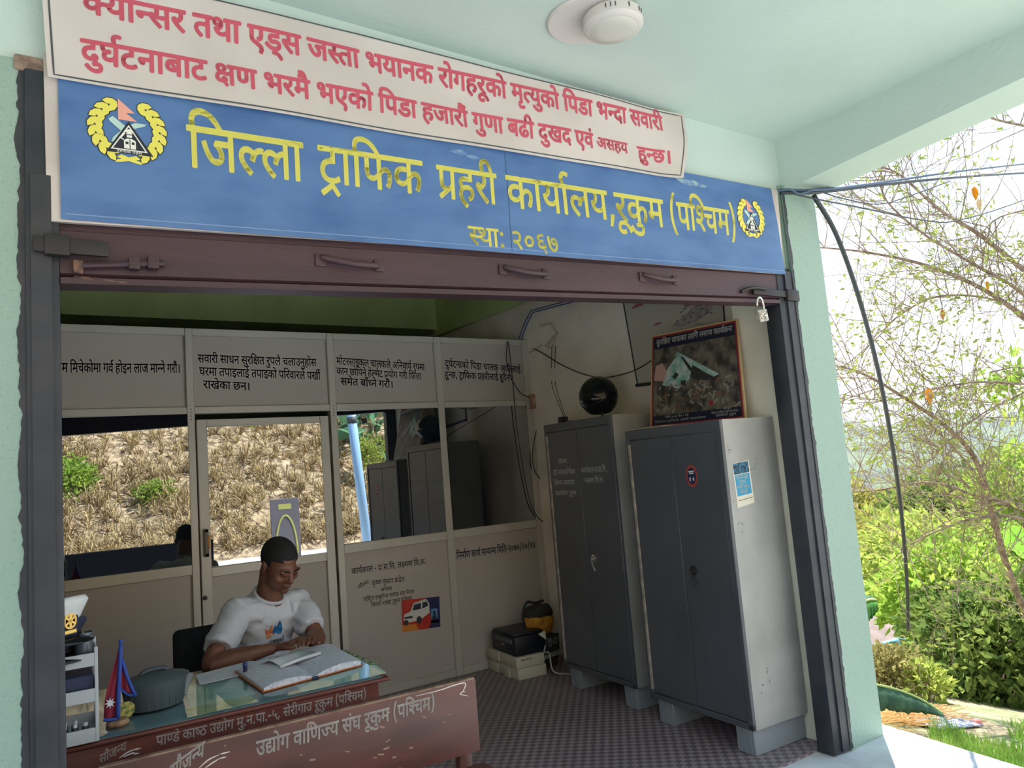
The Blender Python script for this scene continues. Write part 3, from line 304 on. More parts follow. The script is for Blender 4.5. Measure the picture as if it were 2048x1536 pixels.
# laid-out lines: xmin, xmax, then glyph index, x, y for each glyph
TEXTS = {
'w1': [0,24737,0,0,0,1,603,0,2,1183,0,3,1442,0,4,1800,0,5,2476,0,6,3145,0,7,3715,0,2,4357,0,8,4876,0,9,5429,0,4,6006,0,10,6942,0,11,7684,0,6,8073,0,2,8643,0,12,9162,0,1,9865,0,2,10445,0,13,10704,0,14,11259,0,5,12281,0,15,12690,0,16,12949,0,17,13512,0,5,14043,0,18,14429,0,14,14452,0,15,15214,0,19,15733,0,20,16331,0,21,16331,0,1,16680,0,22,17260,0,14,17260,0,15,18022,0,23,18541,0,24,18800,0,25,19368,0,2,19945,0,12,20464,0,3,21167,0,26,21525,0,2,22045,0,4,22564,0,27,23240,0,2,23796,0,5,24055,0,28,24464,0],
'w2': [0,21308,26,0,0,22,566,0,29,520,0,30,1111,0,31,1111,0,13,1615,0,2,2170,0,32,2429,0,2,3000,0,31,3259,0,33,4023,0,34,4735,0,12,5718,0,5,6421,0,19,6830,0,35,7428,0,12,7688,0,8,8391,0,14,8944,0,15,9706,0,23,10225,0,24,10484,0,25,11052,0,2,11629,0,17,12148,0,10,12679,0,2,13421,0,5,13680,0,36,14089,0,37,14348,0,16,14608,0,22,15171,0,34,15171,0,2,15894,0,32,16413,0,38,16984,0,28,17547,0,26,18066,0,22,18632,0,39,18586,0,26,19404,0,8,20184,0,27,20737,0,37,21293,0],
'w2b': [29,2566,40,0,0,4,764,0,17,1440,0,1,1971,0],
'w2c': [0,1865,17,0,0,22,531,0,3,531,0,41,889,0,42,1590,0],
'b1': [0,2452,23,0,0,10,259,0,43,1001,0,44,1501,0,2,2179,0],
'b2': [0,2570,45,0,0,2,504,0,23,763,0,46,1022,0,14,1793,0],
'b3': [0,1781,47,0,0,17,568,0,5,1099,0,28,1508,0],
'b4': [0,5169,14,0,0,2,762,0,1,1021,0,2,1601,0,30,1860,0,44,1860,0,1,2538,0,48,3118,0,5,3386,0,18,3772,0,14,3795,0,22,4336,0,19,4557,0],
'b5': [68,3106,49,0,0,24,354,0,23,922,0,50,1181,0,51,1588,0,19,2222,0,52,2820,0],
'bd': [0,4000,53,0,0,2,1022,0,54,1281,0,55,1835,0,56,2386,0,57,2937,0,58,3488,0],
'p1': [0,14831,23,0,0,13,259,0,1,814,0,19,1394,0,23,2252,0,19,2511,0,51,3109,0,59,3743,0,14,3743,0,15,4505,0,19,4764,0,2,5362,0,16,5881,0,27,6444,0,30,7000,0,17,7260,0,15,7791,0,60,8050,0,13,8541,0,44,9356,0,2,10034,0,10,10293,0,19,11295,0,2,11893,0,3,12152,0,13,12510,0,59,13065,0,16,13325,0,5,13888,0,36,14297,0,37,14556,0,42,14556,0],
'p2a': [0,13740,4,0,0,27,676,0,2,1232,0,5,1491,0,28,1900,0,4,2419,0,2,3095,0,61,3354,0,13,3969,0,4,4784,0,22,5460,0,5,5460,0,23,5869,0,33,6128,0,6,6840,0,5,7670,0,22,8056,0,24,8079,0,44,8647,0,59,9325,0,51,9585,0,44,10219,0,2,10897,0,62,11156,0,13,11704,0,22,12259,0,17,12259,0,15,12790,0,4,13049,0],
'p2b': [0,13926,29,0,0,5,591,0,19,1000,0,2,1598,0,6,2117,0,24,2687,0,2,3255,0,60,3514,0,44,4005,0,2,4683,0,63,4942,0,6,5693,0,24,6263,0,2,6831,0,60,7090,0,14,7581,0,15,8343,0,24,8862,0,23,9430,0,5,9689,0,27,10098,0,2,10654,0,5,10913,0,44,11322,0,59,12000,0,24,12260,0,39,12828,0,28,13646,0,30,13905,0],
'p2c': [0,4298,5,0,0,2,409,0,39,668,0,59,1486,0,14,1486,0,2,2248,0,41,2767,0,13,3468,0,42,4023,0],
'p3a': [0,13248,19,0,0,15,598,0,31,857,0,5,1361,0,4,1770,0,2,2446,0,60,2705,0,14,3196,0,44,3958,0,51,4896,0,2,5530,0,44,5789,0,14,6467,0,44,7229,0,59,7907,0,40,8167,0,23,8931,0,13,9190,0,27,9745,0,2,10301,0,1,10560,0,30,11140,0,5,11400,0,22,11786,0,24,11809,0,19,12377,0,2,12975,0],
'p3b': [0,12536,14,0,0,2,762,0,13,1021,0,41,1836,0,15,2537,0,23,2796,0,24,3055,0,13,3623,0,59,4178,0,17,4438,0,59,4969,0,43,4969,0,19,5469,0,59,6067,0,31,6067,0,47,6831,0,1,7399,0,15,7979,0,16,8238,0,16,9061,0,5,9624,0,28,10033,0,23,10552,0,46,10811,0,64,11582,0,2,12263,0],
'p3c': [0,5617,4,0,0,19,676,0,59,1274,0,6,1274,0,32,2104,0,2,2675,0,65,2934,0,66,2934,0,13,3296,0,59,3851,0,16,4111,0,5,4674,0,36,5083,0,37,5342,0,42,5342,0],
'p4a': [0,11462,26,0,0,22,566,0,29,520,0,30,1111,0,31,1111,0,13,1615,0,2,2170,0,14,2429,0,15,3191,0,23,3710,0,24,3969,0,25,4537,0,2,5114,0,51,5633,0,2,6267,0,44,6526,0,14,7204,0,67,8226,0,46,9249,0,35,9798,0,44,10020,0,2,10698,0,63,10957,0],
'p4b': [0,10269,17,0,0,22,531,0,3,531,0,41,889,0,48,1590,0,45,2118,0,2,2622,0,23,2881,0,46,3140,0,14,3911,0,47,4933,0,17,5501,0,5,6032,0,28,6441,0,44,6700,0,2,7378,0,63,7637,0,17,8388,0,22,8919,0,26,8919,0,35,9384,0,13,9439,0,42,9994,0],
'p5a': [0,12042,14,0,0,2,762,0,1,1021,0,30,1601,0,14,1601,0,2,2363,0,44,2622,0,68,3560,0,47,4160,0,69,4728,0,4,4996,0,69,5672,0,23,5940,0,13,6199,0,69,6754,0,44,7282,0,70,7960,0,19,8420,0,34,9018,0,23,10001,0,27,10260,0,69,10816,0,14,11084,0,69,11846,0],
's': [0,2630,4,0,0,36,676,0,10,935,0,3,1677,0,1,2035,0],
'p5b': [0,6441,14,0,0,20,541,0,71,762,0,34,1138,0,14,2121,0,22,2662,0,19,2883,0,2,3481,0,5,3740,0,14,4409,0,37,4950,0,25,5171,0,59,5742,0,44,5748,0],
'p5c': [29,2433,40,0,0,66,764,0,1,1126,0,33,1706,0],
'p5d': [0,12288,5,0,0,2,409,0,23,668,0,71,927,0,45,1303,0,1,1807,0,8,2647,0,72,3200,0,32,3550,0,22,4121,0,44,4121,0,59,4799,0,3,4799,0,4,5157,0,51,6093,0,2,6727,0,44,6986,0,14,7664,0,4,8686,0,37,9362,0,29,9362,0,13,10213,0,59,10768,0,24,10768,0,2,11336,0,44,11595,0],
'p5e': [0,9744,23,0,0,10,259,0,43,1001,0,44,1501,0,2,2179,0,73,2698,0,2,3378,0,39,3637,0,2,4455,0,5,4974,0,18,5360,0,14,5383,0,22,5924,0,19,6145,0,24,7003,0,23,7571,0,50,7830,0,51,8237,0,19,8871,0,42,9469,0],
'p6': [0,14497,23,0,0,13,259,0,19,814,0,2,1412,0,30,1671,0,34,1671,0,14,2654,0,2,3416,0,1,3675,0,30,4255,0,4,4515,0,74,5191,0,3,6106,0,13,6464,0,23,7279,0,19,7538,0,23,8136,0,6,8395,0,68,8965,0,55,9305,0,56,9856,0,58,10407,0,56,10958,0,75,11509,0,76,11938,0,56,12489,0,75,13040,0,76,13469,0,55,14020,0],
'd1': [0,18999,24,0,0,2,568,0,77,827,0,25,1294,0,59,1865,0,14,2131,0,2,2893,0,71,3152,0,78,3528,0,62,4373,0,79,4921,0,15,5605,0,16,5864,0,19,6687,0,22,7285,0,69,7285,0,13,7553,0,69,8108,0,24,8376,0,2,8944,0,69,9203,0,68,9471,0,80,9811,0,48,10362,0,4,10890,0,59,11566,0,5,11566,0,28,11975,0,16,12234,0,2,12797,0,62,13056,0,5,13864,0,18,14250,0,14,14273,0,22,14814,0,19,15035,0,49,15893,0,24,16247,0,23,16815,0,50,17074,0,51,17481,0,19,18115,0,52,18713,0],
'n1': [0,12185,62,0,0,79,548,0,15,1232,0,16,1491,0,27,2314,0,2,2870,0,23,3129,0,34,3388,0,81,4111,0,1,4683,0,4,5523,0,37,6199,0,29,6199,0,5,7050,0,18,7436,0,14,7459,0,22,8000,0,19,8221,0,49,9079,0,24,9433,0,23,10001,0,50,10260,0,51,10667,0,19,11301,0,52,11899,0],
'c1': [0,2630,4,0,0,36,676,0,10,935,0,3,1677,0,1,2035,0],
'c2': [0,8611,47,0,0,17,568,0,5,1099,0,28,1508,0,13,2027,0,2,2582,0,1,2841,0,32,3421,0,19,4252,0,17,4850,0,2,5381,0,23,5640,0,13,5899,0,5,6454,0,28,6863,0,33,7122,0,14,7834,0],
'c3': [0,5789,23,0,0,10,259,0,43,1001,0,44,1501,0,2,2179,0,1,2698,0,2,3278,0,6,3537,0,2,4107,0,1,4366,0,2,4946,0,6,5205,0],
'c4': [0,5161,14,0,0,2,762,0,1,1021,0,2,1601,0,30,1860,0,44,1860,0,1,2538,0,5,3378,0,18,3764,0,14,3787,0,22,4328,0,19,4549,0],
'c5': [0,6430,14,0,0,2,762,0,1,1021,0,30,1601,0,14,1601,0,2,2363,0,44,2622,0,68,3300,0,47,3640,0,69,4208,0,4,4476,0,69,5152,0,23,5420,0,13,5679,0,69,6234,0],
'c6': [0,4760,44,0,0,70,678,0,19,1138,0,34,1736,0,23,2719,0,27,2978,0,69,3534,0,14,3802,0,69,4564,0],
'q1': [0,13190,4,0,0,22,676,0,5,676,0,23,1085,0,33,1344,0,6,2056,0,1,2886,0,2,3466,0,82,3725,0,2,4277,0,14,4536,0,2,5298,0,44,5817,0,2,6495,0,23,6754,0,16,7013,0,11,7836,0,19,8225,0,5,8823,0,34,9232,0,14,10215,0,2,10977,0,1,11236,0,30,11816,0,83,11816,0,19,12578,0],
'q2': [0,7832,23,0,0,19,259,0,23,857,0,6,1116,0,55,1946,0,56,2497,0,58,3048,0,84,3599,0,51,4410,0,35,5044,0,6,5044,0,76,5874,0,16,6685,0,6,7248,0,59,7818,0],
'q3': [0,10673,23,0,0,10,259,0,43,1001,0,44,1501,0,2,2179,0,45,2698,0,2,3202,0,23,3461,0,46,3720,0,14,4491,0,47,5513,0,17,6081,0,5,6612,0,28,7021,0,14,7540,0,2,8302,0,1,8561,0,2,9141,0,30,9400,0,44,9400,0,1,10078,0],
'q4': [29,3381,67,0,0,1,1023,0,15,1603,0,10,1862,0,14,2604,0],
'k1': [29,5433,67,0,0,46,1023,0,18,1572,0,24,2054,0,23,2622,0,13,2881,0,32,3696,0,2,4267,0,65,4526,0,51,4526,0,36,5160,0,37,5419,0],
'k2': [29,2615,40,0,0,5,764,0,18,1150,0,44,1173,0,2,1851,0,63,2110,0],
'k3': [0,4538,4,0,0,27,676,0,2,1232,0,5,1491,0,28,1900,0,4,2419,0,2,3095,0,61,3354,0,13,3969,0],
'k4': [0,2502,32,0,0,51,571,0,2,1205,0,85,1464,0,37,2487,0],
't1': [0,3164,62,0,0,21,548,0,4,897,0,27,1573,0,14,2129,0,15,2891,0],
'e1': [0,4596,45,0,0,2,504,0,23,763,0,46,1022,0,14,1793,0,47,2815,0,17,3383,0,5,3914,0,28,4323,0],
'n2': [75,1578,56,0,0,58,551,0,56,1102,0],
'h': [0,3568,17,0,0,2,531,0,19,790,0,28,1388,0,17,1907,0,2,2438,0,86,2697,0,15,3295,0],
'z': [0,1923,29,0,0,31,591,0,13,1095,0,2,1650,0],
'g': [0,4101,13,0,0,59,555,0,24,555,0,2,1123,0,44,1382,0,47,2320,0,17,2888,0,5,3419,0,28,3828,0],
}
# ---------------------------------------------------------------- lettering (glyph outlines and laid-out lines of text)
def _glyphs():
    out = []
    for raw in GLYPH_RAW:
        p = 0; g = []
        while p < len(raw):
            k = raw[p]; p += 1; x = y = 0; c = []
            for _ in range(k):
                a, b = raw[p], raw[p + 1]; p += 2
                x += a >> 1; y += b; c.append((x / 1000, y / 1000, a & 1))
            g.append(c)
        out.append(g)
    return out
GLYPHS = _glyphs()
def outline(c, n=3):
    """Quadratic outline -> closed polyline."""
    pts = []
    L = len(c)
    for i in range(L):
        x, y, on = c[i]; x2, y2, on2 = c[(i + 1) % L]
        pts.append((x, y, on))
        if not on and not on2: pts.append(((x + x2) / 2, (y + y2) / 2, 1))
    k = next(i for i, q in enumerate(pts) if q[2]); pts = pts[k:] + pts[:k]; pts.append(pts[0])
    out = []; i = 0
    while i < len(pts) - 1:
        a = pts[i]
        if pts[i + 1][2]: out.append(a[:2]); i += 1
        else:
            q, b = pts[i + 1], pts[i + 2]
            for s in range(n):
                t = s / n
                out.append(tuple((1-t)**2*a[j] + 2*t*(1-t)*q[j] + t*t*b[j] for j in (0, 1)))
            i += 2
    r = []
    for p in out:
        if not r or abs(p[0]-r[-1][0]) + abs(p[1]-r[-1][1]) > 1e-4: r.append(p)
    if len(r) > 1 and abs(r[0][0]-r[-1][0]) + abs(r[0][1]-r[-1][1]) < 1e-4: r.pop()
    return r
_FILL = {}
def glyph_fill(g, n):
    """Filled 2D mesh (verts, faces) of one glyph, holes left open."""
    k = (g, n)
    if k in _FILL: return _FILL[k]
    cu = bpy.data.curves.new('letters', 'CURVE'); cu.dimensions = '2D'; cu.fill_mode = 'BOTH'
    for c in GLYPHS[g]:
        pts = outline(c, n)
        if len(pts) < 3: continue
        sp = cu.splines.new('POLY'); sp.points.add(len(pts) - 1); sp.use_cyclic_u = True
        for q, (px, py) in zip(sp.points, pts): q.co = (px, py, 0, 1)
    o = bpy.data.objects.new('letters', cu); COL.objects.link(o)
    bpy.context.view_layer.update()
    me = bpy.data.meshes.new_from_object(o.evaluated_get(bpy.context.evaluated_depsgraph_get()))
    r = ([tuple(v.co) for v in me.vertices], [tuple(p.vertices) for p in me.polygons])
    bpy.data.objects.remove(o); bpy.data.curves.remove(cu); bpy.data.meshes.remove(me)
    _FILL[k] = r; return r
def text_mesh(items, bold=0.0, n=3, f=None):
    """items: (key, x, y, width or None, em height, slant). Returns one filled mesh; f maps (x, y) to 3D."""
    vs = []; fs = []
    for key, x0, y0, w, h, sl in items:
        d = TEXTS[key]; a, b = d[0] / 1000, d[1] / 1000
        sx = h if w is None else w / (b - a)
        for j in range(2, len(d), 3):
            gx, gy = d[j+1] / 1000, d[j+2] / 1000
            V, F = glyph_fill(d[j], n)
            for ox, oy in ([(0, 0)] if bold <= 0 else [(bold * math.cos(q * PI / 4), bold * math.sin(q * PI / 4)) for q in range(8)]):   # brush width
                k = len(vs)
                for p in V:
                    Y = (p[1] + gy + oy) * h; X = (p[0] + gx - a + ox) * sx + sl * Y
                    vs.append(f(x0 + X, y0 + Y) if f else (x0 + X, y0 + Y, 0))
                fs += [tuple(i + k for i in q) for q in F]
    return pydata('lettering', vs, fs)
# ---------------------------------------------------------------- the setting
Y0 = 2.356      # plane of the shop front
YP = 5.09       # plane of the glazed partition
MINT = mat('mint_paint', (194, 211, 202), 0.55, var=.10, scale=1.6, bump=.25, bscale=45, lo=.3, hi=.7)
MINT2 = mat('mint_pillar_paint', (147, 171, 157), 0.6, rgb2=(130, 155, 140), scale=90, bump=.5, bscale=110, lo=.28, hi=.42)
CREAM = mat('cream_wall_paint', (246, 232, 222), 0.7, rgb2=(230, 216, 206), scale=2.2, bump=.1)
STRIP = mat('greyed_plaster', (232, 225, 205), 0.75, rgb2=(216, 209, 189), scale=3)
GREEN = mat('green_wall_paint', (200, 214, 152), 0.6, var=.15, scale=2)
BLACK = mat('black_paint', (36, 41, 50), 0.5, rgb2=(56, 56, 60), scale=9, lo=.3, hi=.75)
PUTTY = mat('bare_plaster', (150, 128, 112), 0.9, rgb2=(110, 90, 80), scale=30)
CONC = mat('patio_concrete', (214, 213, 210), 0.85, rgb2=(196, 194, 190), scale=3.5, bump=.3, bscale=30)
DARKW = mat('back_room_paint', (90, 96, 98), 0.8)

def floor_mat():
    M = bpy.data.materials.new('brown_checked_vinyl'); M.use_nodes = True; n = M.node_tree.nodes; L = M.node_tree.links
    b = n['Principled BSDF']; b.inputs['Roughness'].default_value = .45
    tc = n.new('ShaderNodeTexCoord'); mp = n.new('ShaderNodeMapping'); mp.inputs['Rotation'].default_value = (0, 0, -.06)
    L.new(tc.outputs['Object'], mp.inputs[0])
    ck = n.new('ShaderNodeTexChecker'); ck.inputs['Scale'].default_value = 30
    ck.inputs['Color1'].default_value = (*lin((174, 155, 158)), 1); ck.inputs['Color2'].default_value = (*lin((130, 113, 116)), 1)
    no = n.new('ShaderNodeTexNoise'); no.inputs['Scale'].default_value = 1.7
    mx = n.new('ShaderNodeMixRGB'); mx.blend_type = 'MULTIPLY'; mx.inputs[0].default_value = .35
    L.new(mp.outputs[0], ck.inputs['Vector']); L.new(mp.outputs[0], no.inputs['Vector'])
    L.new(ck.outputs[0], mx.inputs[1]); L.new(no.outputs[0], mx.inputs[2]); L.new(mx.outputs[0], b.inputs['Base Color'])
    return M
struct_('floor', BX(-1.6, 3.8, 2.44, 7.0, -.15, 0.0), floor_mat())
pf = bmesh.new()
poly(pf, [(-3, -.6, -.012), (3.45, -.6, -.012), (3.77, 1.70, -.012), (3.884, 2.50, -.012), (3.95, 7, -.012), (-3, 7, -.012)], (0, 0, -.35))
struct_('floor_patio', pf, CONC)
struct_('wall_left', BX(-1.75, -1.6, 2.6, 7.0, -.1, 3.3), CREAM)
struct_('wall_right', BX(3.68, 3.80, 2.62, 7.0, -.1, 3.3), CREAM)
struct_('trim_1', BX(3.425, 3.69, 2.445, 2.725, 0, 3.2), STRIP)
struct_('wall_back', BX(-1.6, 3.7, 6.85, 7.0, -.1, 3.3), DARKW)
struct_('ceiling', BX(-1.6, 3.75, 2.45, 7.0, 3.25, 3.35), GREEN)
struct_('trim_2', BX(-1.6, 3.68, 6.5, 6.86, 2.93, 3.26), GREEN)        # green beam across the back
struct_('trim_3', BX(3.62, 3.69, 2.55, 6.55, 2.87, 3.26), GREEN)       # green beam along the right wall
struct_('ceiling_porch', BX(-2.2, 3.73, .15, 2.75, 3.13, 3.27), MINT)
struct_('wall_front', BX(-2.2, 3.495, Y0, 2.60, 2.40, 3.14), MINT)
bmx = bmesh.new()
def beam_z(y): return 2.853 + (2.356 - y) * .055
poly(bmx, [(3.475, .15, beam_z(.15)), (3.475, 2.62, beam_z(2.62)), (3.475, 2.62, 3.16), (3.475, .15, 3.16)], (.265, 0, 0))
struct_('trim_4', bmx, MINT)                                             # tapering porch beam
bmx = bmesh.new()
poly(bmx, [(3.44, 2.33, -.1), (3.745, 2.33, -.1), (3.745, 2.63, -.1), (3.44, 2.63, -.1)], (0, 0, 2.98))
bmesh.ops.bevel(bmx, geom=[e for e in bmx.edges if abs(e.verts[0].co.z - e.verts[1].co.z) > 1], offset=.012, segments=2, affect='EDGES')
struct_('wall_pillar_right', bmx, MINT2)
struct_('trim_8', BX(3.441, 3.482, 2.322, 2.332, -.1, 2.85, .003), MINT2)
struct_('wall_pillar_left', BX(-2.2, .056, 2.345, 2.62, -.1, 2.735, .004), MINT2)
# ragged strip of black paint and bare plaster round both jambs
def ragged(x, sgn, z0, z1, seed, amp, w0):
    R = random.Random(seed); b = bmesh.new(); prev = None; z = z0
    while z < z1:
        dx = w0 + amp * (noise.noise((seed, z * 9, 0)) * .7 + noise.noise((seed, z * 41, 3)) * .5)
        a = b.verts.new((x, 0, z)); c = b.verts.new((x + sgn * max(dx, .003), 0, z))
        if prev: b.faces.new((prev[0], prev[1], c, a))
        prev = (a, c); z += .012
    return b
bl = ragged(.060, -1, 0, 2.72, 3, .016, .018)
for v in bl.verts: v.co.y = 2.3435
struct_('trim_5', bl, BLACK)
bl = ragged(3.432, 1, 0, 2.86, 8, .016, .020)
for v in bl.verts: v.co.y = 2.3205
struct_('trim_6', bl, BLACK)
bl = bmesh.new(); box(bl, .035, .14, 2.335, 2.36, 2.70, 2.745, .006)
struct_('trim_7', bl, PUTTY)

# ---------------------------------------------------------------- land outside
def land_z(x, y):
    p = max(0, x - 4.0); z = -.14 - .19 * p - .016 * p * p * (1 if p < 14 else 14 / p)
    return z + .05 * noise.noise((x * .9, y * .9, 0)) * min(1, max(0, x - 3.6)) + .4 * noise.noise((x * .2, y * .2, 4)) * min(1, p / 12)
vs, fs = [], []
xs = [-26 + i * 1.0 for i in range(30)] + [4 + .25 * i for i in range(40)] + [14 + i * 1.2 for i in range(50)]
ys = [-9.5 + i * .5 for i in range(26)] + [3.5 + i * .6 for i in range(40)] + [28 + i * 2 for i in range(20)]
for y in ys:
    for x in xs: vs.append((x, y, land_z(x, y)))
nx = len(xs)
for j in range(len(ys) - 1):
    for i in range(nx - 1):
        k = j * nx + i; fs.append((k, k + 1, k + nx + 1, k + nx))
GRND = mat('dry_grassy_soil', (100, 110, 66), 0.95, rgb2=(146, 130, 100), scale=1.6, bump=.6, bscale=22, lo=.44, hi=.58)
struct_('ground_garden', pydata('ground', vs, fs), GRND, smooth=True)
ROAD = mat('dusty_road', (224, 224, 224), 0.95, rgb2=(206, 205, 204), scale=4, bump=.4, bscale=40)
struct_('ground_road', BX(-26, 12, -8.7, -.9, -.35, -.10), ROAD)

# far valley sides
def ridge(name, d0, d1, base, crest, wob, seed, m, a0=-2, a1=70):
    vs, fs = [], []; na, nd = 70, 14
    for j in range(nd):
        t = j / (nd - 1); d = d0 + (d1 - d0) * t
        for i in range(na):
            a = math.radians(a0 + (a1 - a0) * i / (na - 1))
            c = crest + wob * noise.noise((a * 3.2, seed, 0)) + wob * .45 * noise.noise((a * 11, seed, 1))
            z = base + (c - base) * t ** .8 + wob * .3 * noise.noise((a * 30, t * 6, seed)) * t
            vs.append((d * math.cos(a), d * math.sin(a), z))
    for j in range(nd - 1):
        for i in range(na - 1):
            k = j * na + i; fs.append((k, k + 1, k + na + 1, k + na))
    return struct_(name, pydata(name, vs, fs), m, smooth=True)
FOREST = mat('forest_slope', (84, 100, 66), 0.95, rgb2=(52, 66, 52), scale=.25, bump=1.0, bscale=.8)
FOREST2 = mat('far_mountain_forest', (96, 116, 96), 0.95, rgb2=(70, 88, 84), scale=.03)
ridge('hill_slope', 42, 130, -17, 2.5, 6.0, 2.0, FOREST)
ridge('mountain', 330, 560, -60, 42, 18.0, 5.0, FOREST2)
# valley haze: a body of lightly scattering air
hz = BX(46, 900, -120, 900, -70, 48)
HZ = bpy.data.materials.new('valley_haze'); HZ.use_nodes = True
n = HZ.node_tree.nodes; n.remove(n['Principled BSDF'])
sv = n.new('ShaderNodeVolumeScatter'); sv.inputs['Color'].default_value = (.86, .93, 1, 1); sv.inputs['Density'].default_value = .0020; sv.inputs['Anisotropy'].default_value = .3
HZ.node_tree.links.new(sv.outputs[0], n['Material Output'].inputs['Volume'])
ho = obj('haze', hz, HZ, kind='stuff'); ho['label'] = 'pale blue haze hanging over the valley behind the trees'; ho['category'] = 'haze'

# the slope across the road, seen mirrored in the partition glass
def bank(x, y):
    t = max(0, -8.6 - y)
    return -.12 + t * .78 + .55 * noise.noise((x * .35, y * .35, 2)) * min(1, t) + .22 * noise.noise((x * 1.3, y * 1.3, 5)) * min(1, t * 2)
vs, fs = [], []; gx, gy = 120, 60
for j in range(gy):
    for i in range(gx):
        x = -26 + i * 52 / (gx - 1); y = -8.4 - j * 16 / (gy - 1); vs.append((x, y, bank(x, y)))
for j in range(gy - 1):
    for i in range(gx - 1):
        k = j * gx + i; fs.append((k, k + gx, k + gx + 1, k + 1))
BANK = mat('dry_earth_bank', (186, 164, 130), 0.95, rgb2=(118, 98, 74), scale=7.0, bump=1.0, bscale=18, lo=.40, hi=.60)
struct_('hillside', pydata('hillside', vs, fs), BANK, smooth=True)
R = random.Random(5); vs, fs = [], []
for _ in range(2600):
    x = R.uniform(-12, 9); y = -8.9 - 7 * R.random() ** 1.4; z = bank(x, y) - .03; L0 = R.uniform(.12, .62)
    for b in range(16):
        a = R.uniform(0, 6.28); o = R.uniform(.2, 1.5) * L0; h = L0 * R.uniform(.15, 1.0); w = .010
        c, s = math.cos(a), math.sin(a); k = len(vs); sx, sy = -s * w, c * w
        vs += [(x - sx, y - sy, z), (x + sx, y + sy, z), (x + c * o * .45 + sx, y + s * o * .45 + sy, z + h), (x + c * o * .45 - sx, y + s * o * .45 - sy, z + h), (x + c * o, y + s * o, z + h * .55)]
        fs += [(k, k + 1, k + 2, k + 3), (k + 3, k + 2, k + 4)]
STRAW = leafmat('dry_straw', (204, 182, 134), (126, 104, 74), .2, 2.4)
g = obj('dry_grass', pydata('dry_grass', vs, fs), STRAW, kind='stuff'); g['label'] = 'dry yellow grass covering the bank mirrored in the partition glass'; g['category'] = 'grass'
# ---------------------------------------------------------------- shop front: rolling shutter
MAROON = mat('maroon_steel', (70, 46, 53), 0.5, rgb2=(58, 38, 45), scale=5, stretch=(.4, 1, 3), lo=.35, hi=.65, bump=.1)
STEELD = mat('dark_steel', (52, 48, 50), 0.45, metal=.4)
RUST = mat('rusty_steel', (120, 88, 70), 0.8, rgb2=(70, 50, 46), scale=40)
CHROME = mat('worn_chrome', (210, 208, 202), 0.25, metal=.9)
PALEM = mat('scuffed_pale_metal', (206, 202, 188), 0.45, metal=.3, rgb2=(150, 140, 128), scale=40)
sh = thing('rolling_shutter', 'maroon rolling steel shutter rolled up under the blue office sign', 'shutter', (1.73, 2.37, 0))
for x0, x1 in ((.058, .137), (3.319, 3.436)):
    b = bmesh.new(); box(b, x0, x1, 2.335, 2.43, -.005, 2.71 if x0 < 1 else 2.42, .004)
    if x0 < 1: box(b, x0 + .012, x0 + .06, 2.325, 2.336, 0, 2.40)
    else: box(b, x1 - .062, x1 - .006, 2.325, 2.336, 0, 2.40); 
    obj('guide_rail', b, BLACK, sh, world=True, smooth=SM)
# bottom bar rises to the right by two degrees
def bz(x): return (x - .135) * .0405
b = bmesh.new()
prof = [(2.352, 2.285), (2.352, 2.255), (2.340, 2.250), (2.340, 2.130), (2.352, 2.122), (2.330, 2.116), (2.330, 2.098), (2.410, 2.098), (2.410, 2.285)]
A = [b.verts.new((.138, y, z)) for y, z in prof]; B = [b.verts.new((3.318, y, z + bz(3.318))) for y, z in prof]
for i in range(len(prof)): b.faces.new((A[i], A[(i + 1) % len(prof)], B[(i + 1) % len(prof)], B[i]))
b.faces.new(A[::-1]); b.faces.new(B)
obj('bottom_bar', b, MAROON, sh, world=True)
# slat curtain going up behind the sign
b = bmesh.new()
for k in range(6): tube(b, [(.14, 2.385, 2.30 + k * .07), (3.317, 2.385, 2.30 + k * .07 + .10)], .037, 8)
obj('slat_curtain', b, MAROON, sh, world=True, smooth=SM)
for x in (.985, 1.715, 2.46):
    z = 2.197 + bz(x); pts = [(x - .10, 2.336, z + .012), (x - .08, 2.318, z + .002), (x, 2.306, z - .010), (x + .08, 2.318, z - .006), (x + .10, 2.336, z - .002)]
    o = obj('pull_handle', tube(bmesh.new(), spline(pts, 4), [.011] * 17, 8), MAROON, sh, world=True, smooth=True)
    b = bmesh.new()
    for s in (-1, 1): box(b, x + s * .105 - .018, x + s * .105 + .018, 2.332, 2.341, z - .02, z + .022, .003)
    obj('handle_plate', b, MAROON, o, world=True, smooth=SM)
b = bmesh.new(); box(b, .075, .255, 2.308, 2.322, 2.178, 2.222, .003); box(b, .10, .16, 2.30, 2.335, 2.17, 2.228, .004)
obj('locking_bar', b, STEELD, sh, world=True, smooth=SM)
b = bmesh.new(); tube(b, [(.17, 2.328, 2.150), (.40, 2.328, 2.176)], .010, 8)
box(b, .305, .335, 2.314, 2.341, 2.150, 2.185, .003); box(b, .355, .385, 2.314, 2.341, 2.156, 2.195, .003)
ob = obj('side_bolt', b, MAROON, sh, world=True, smooth=SM)
b = bmesh.new(); box(b, .168, .192, 2.318, 2.341, 2.128, 2.165, .002); tube(b, [(.17, 2.336, 2.118), (.30, 2.336, 2.112)], .007, 6)
obj('rusted_bracket', b, RUST, sh, world=True, smooth=SM)
b = bmesh.new(); box(b, 3.10, 3.44, 2.318, 2.332, 2.258, 2.292, .003); box(b, 3.36, 3.46, 2.31, 2.335, 2.24, 2.30, .006)
tube(b, spline([(3.02, 2.334, 2.268), (3.06, 2.316, 2.284), (3.12, 2.312, 2.29), (3.19, 2.316, 2.288)], 4), .009, 8)
obj('hasp', b, STEELD, sh, world=True, smooth=SM)
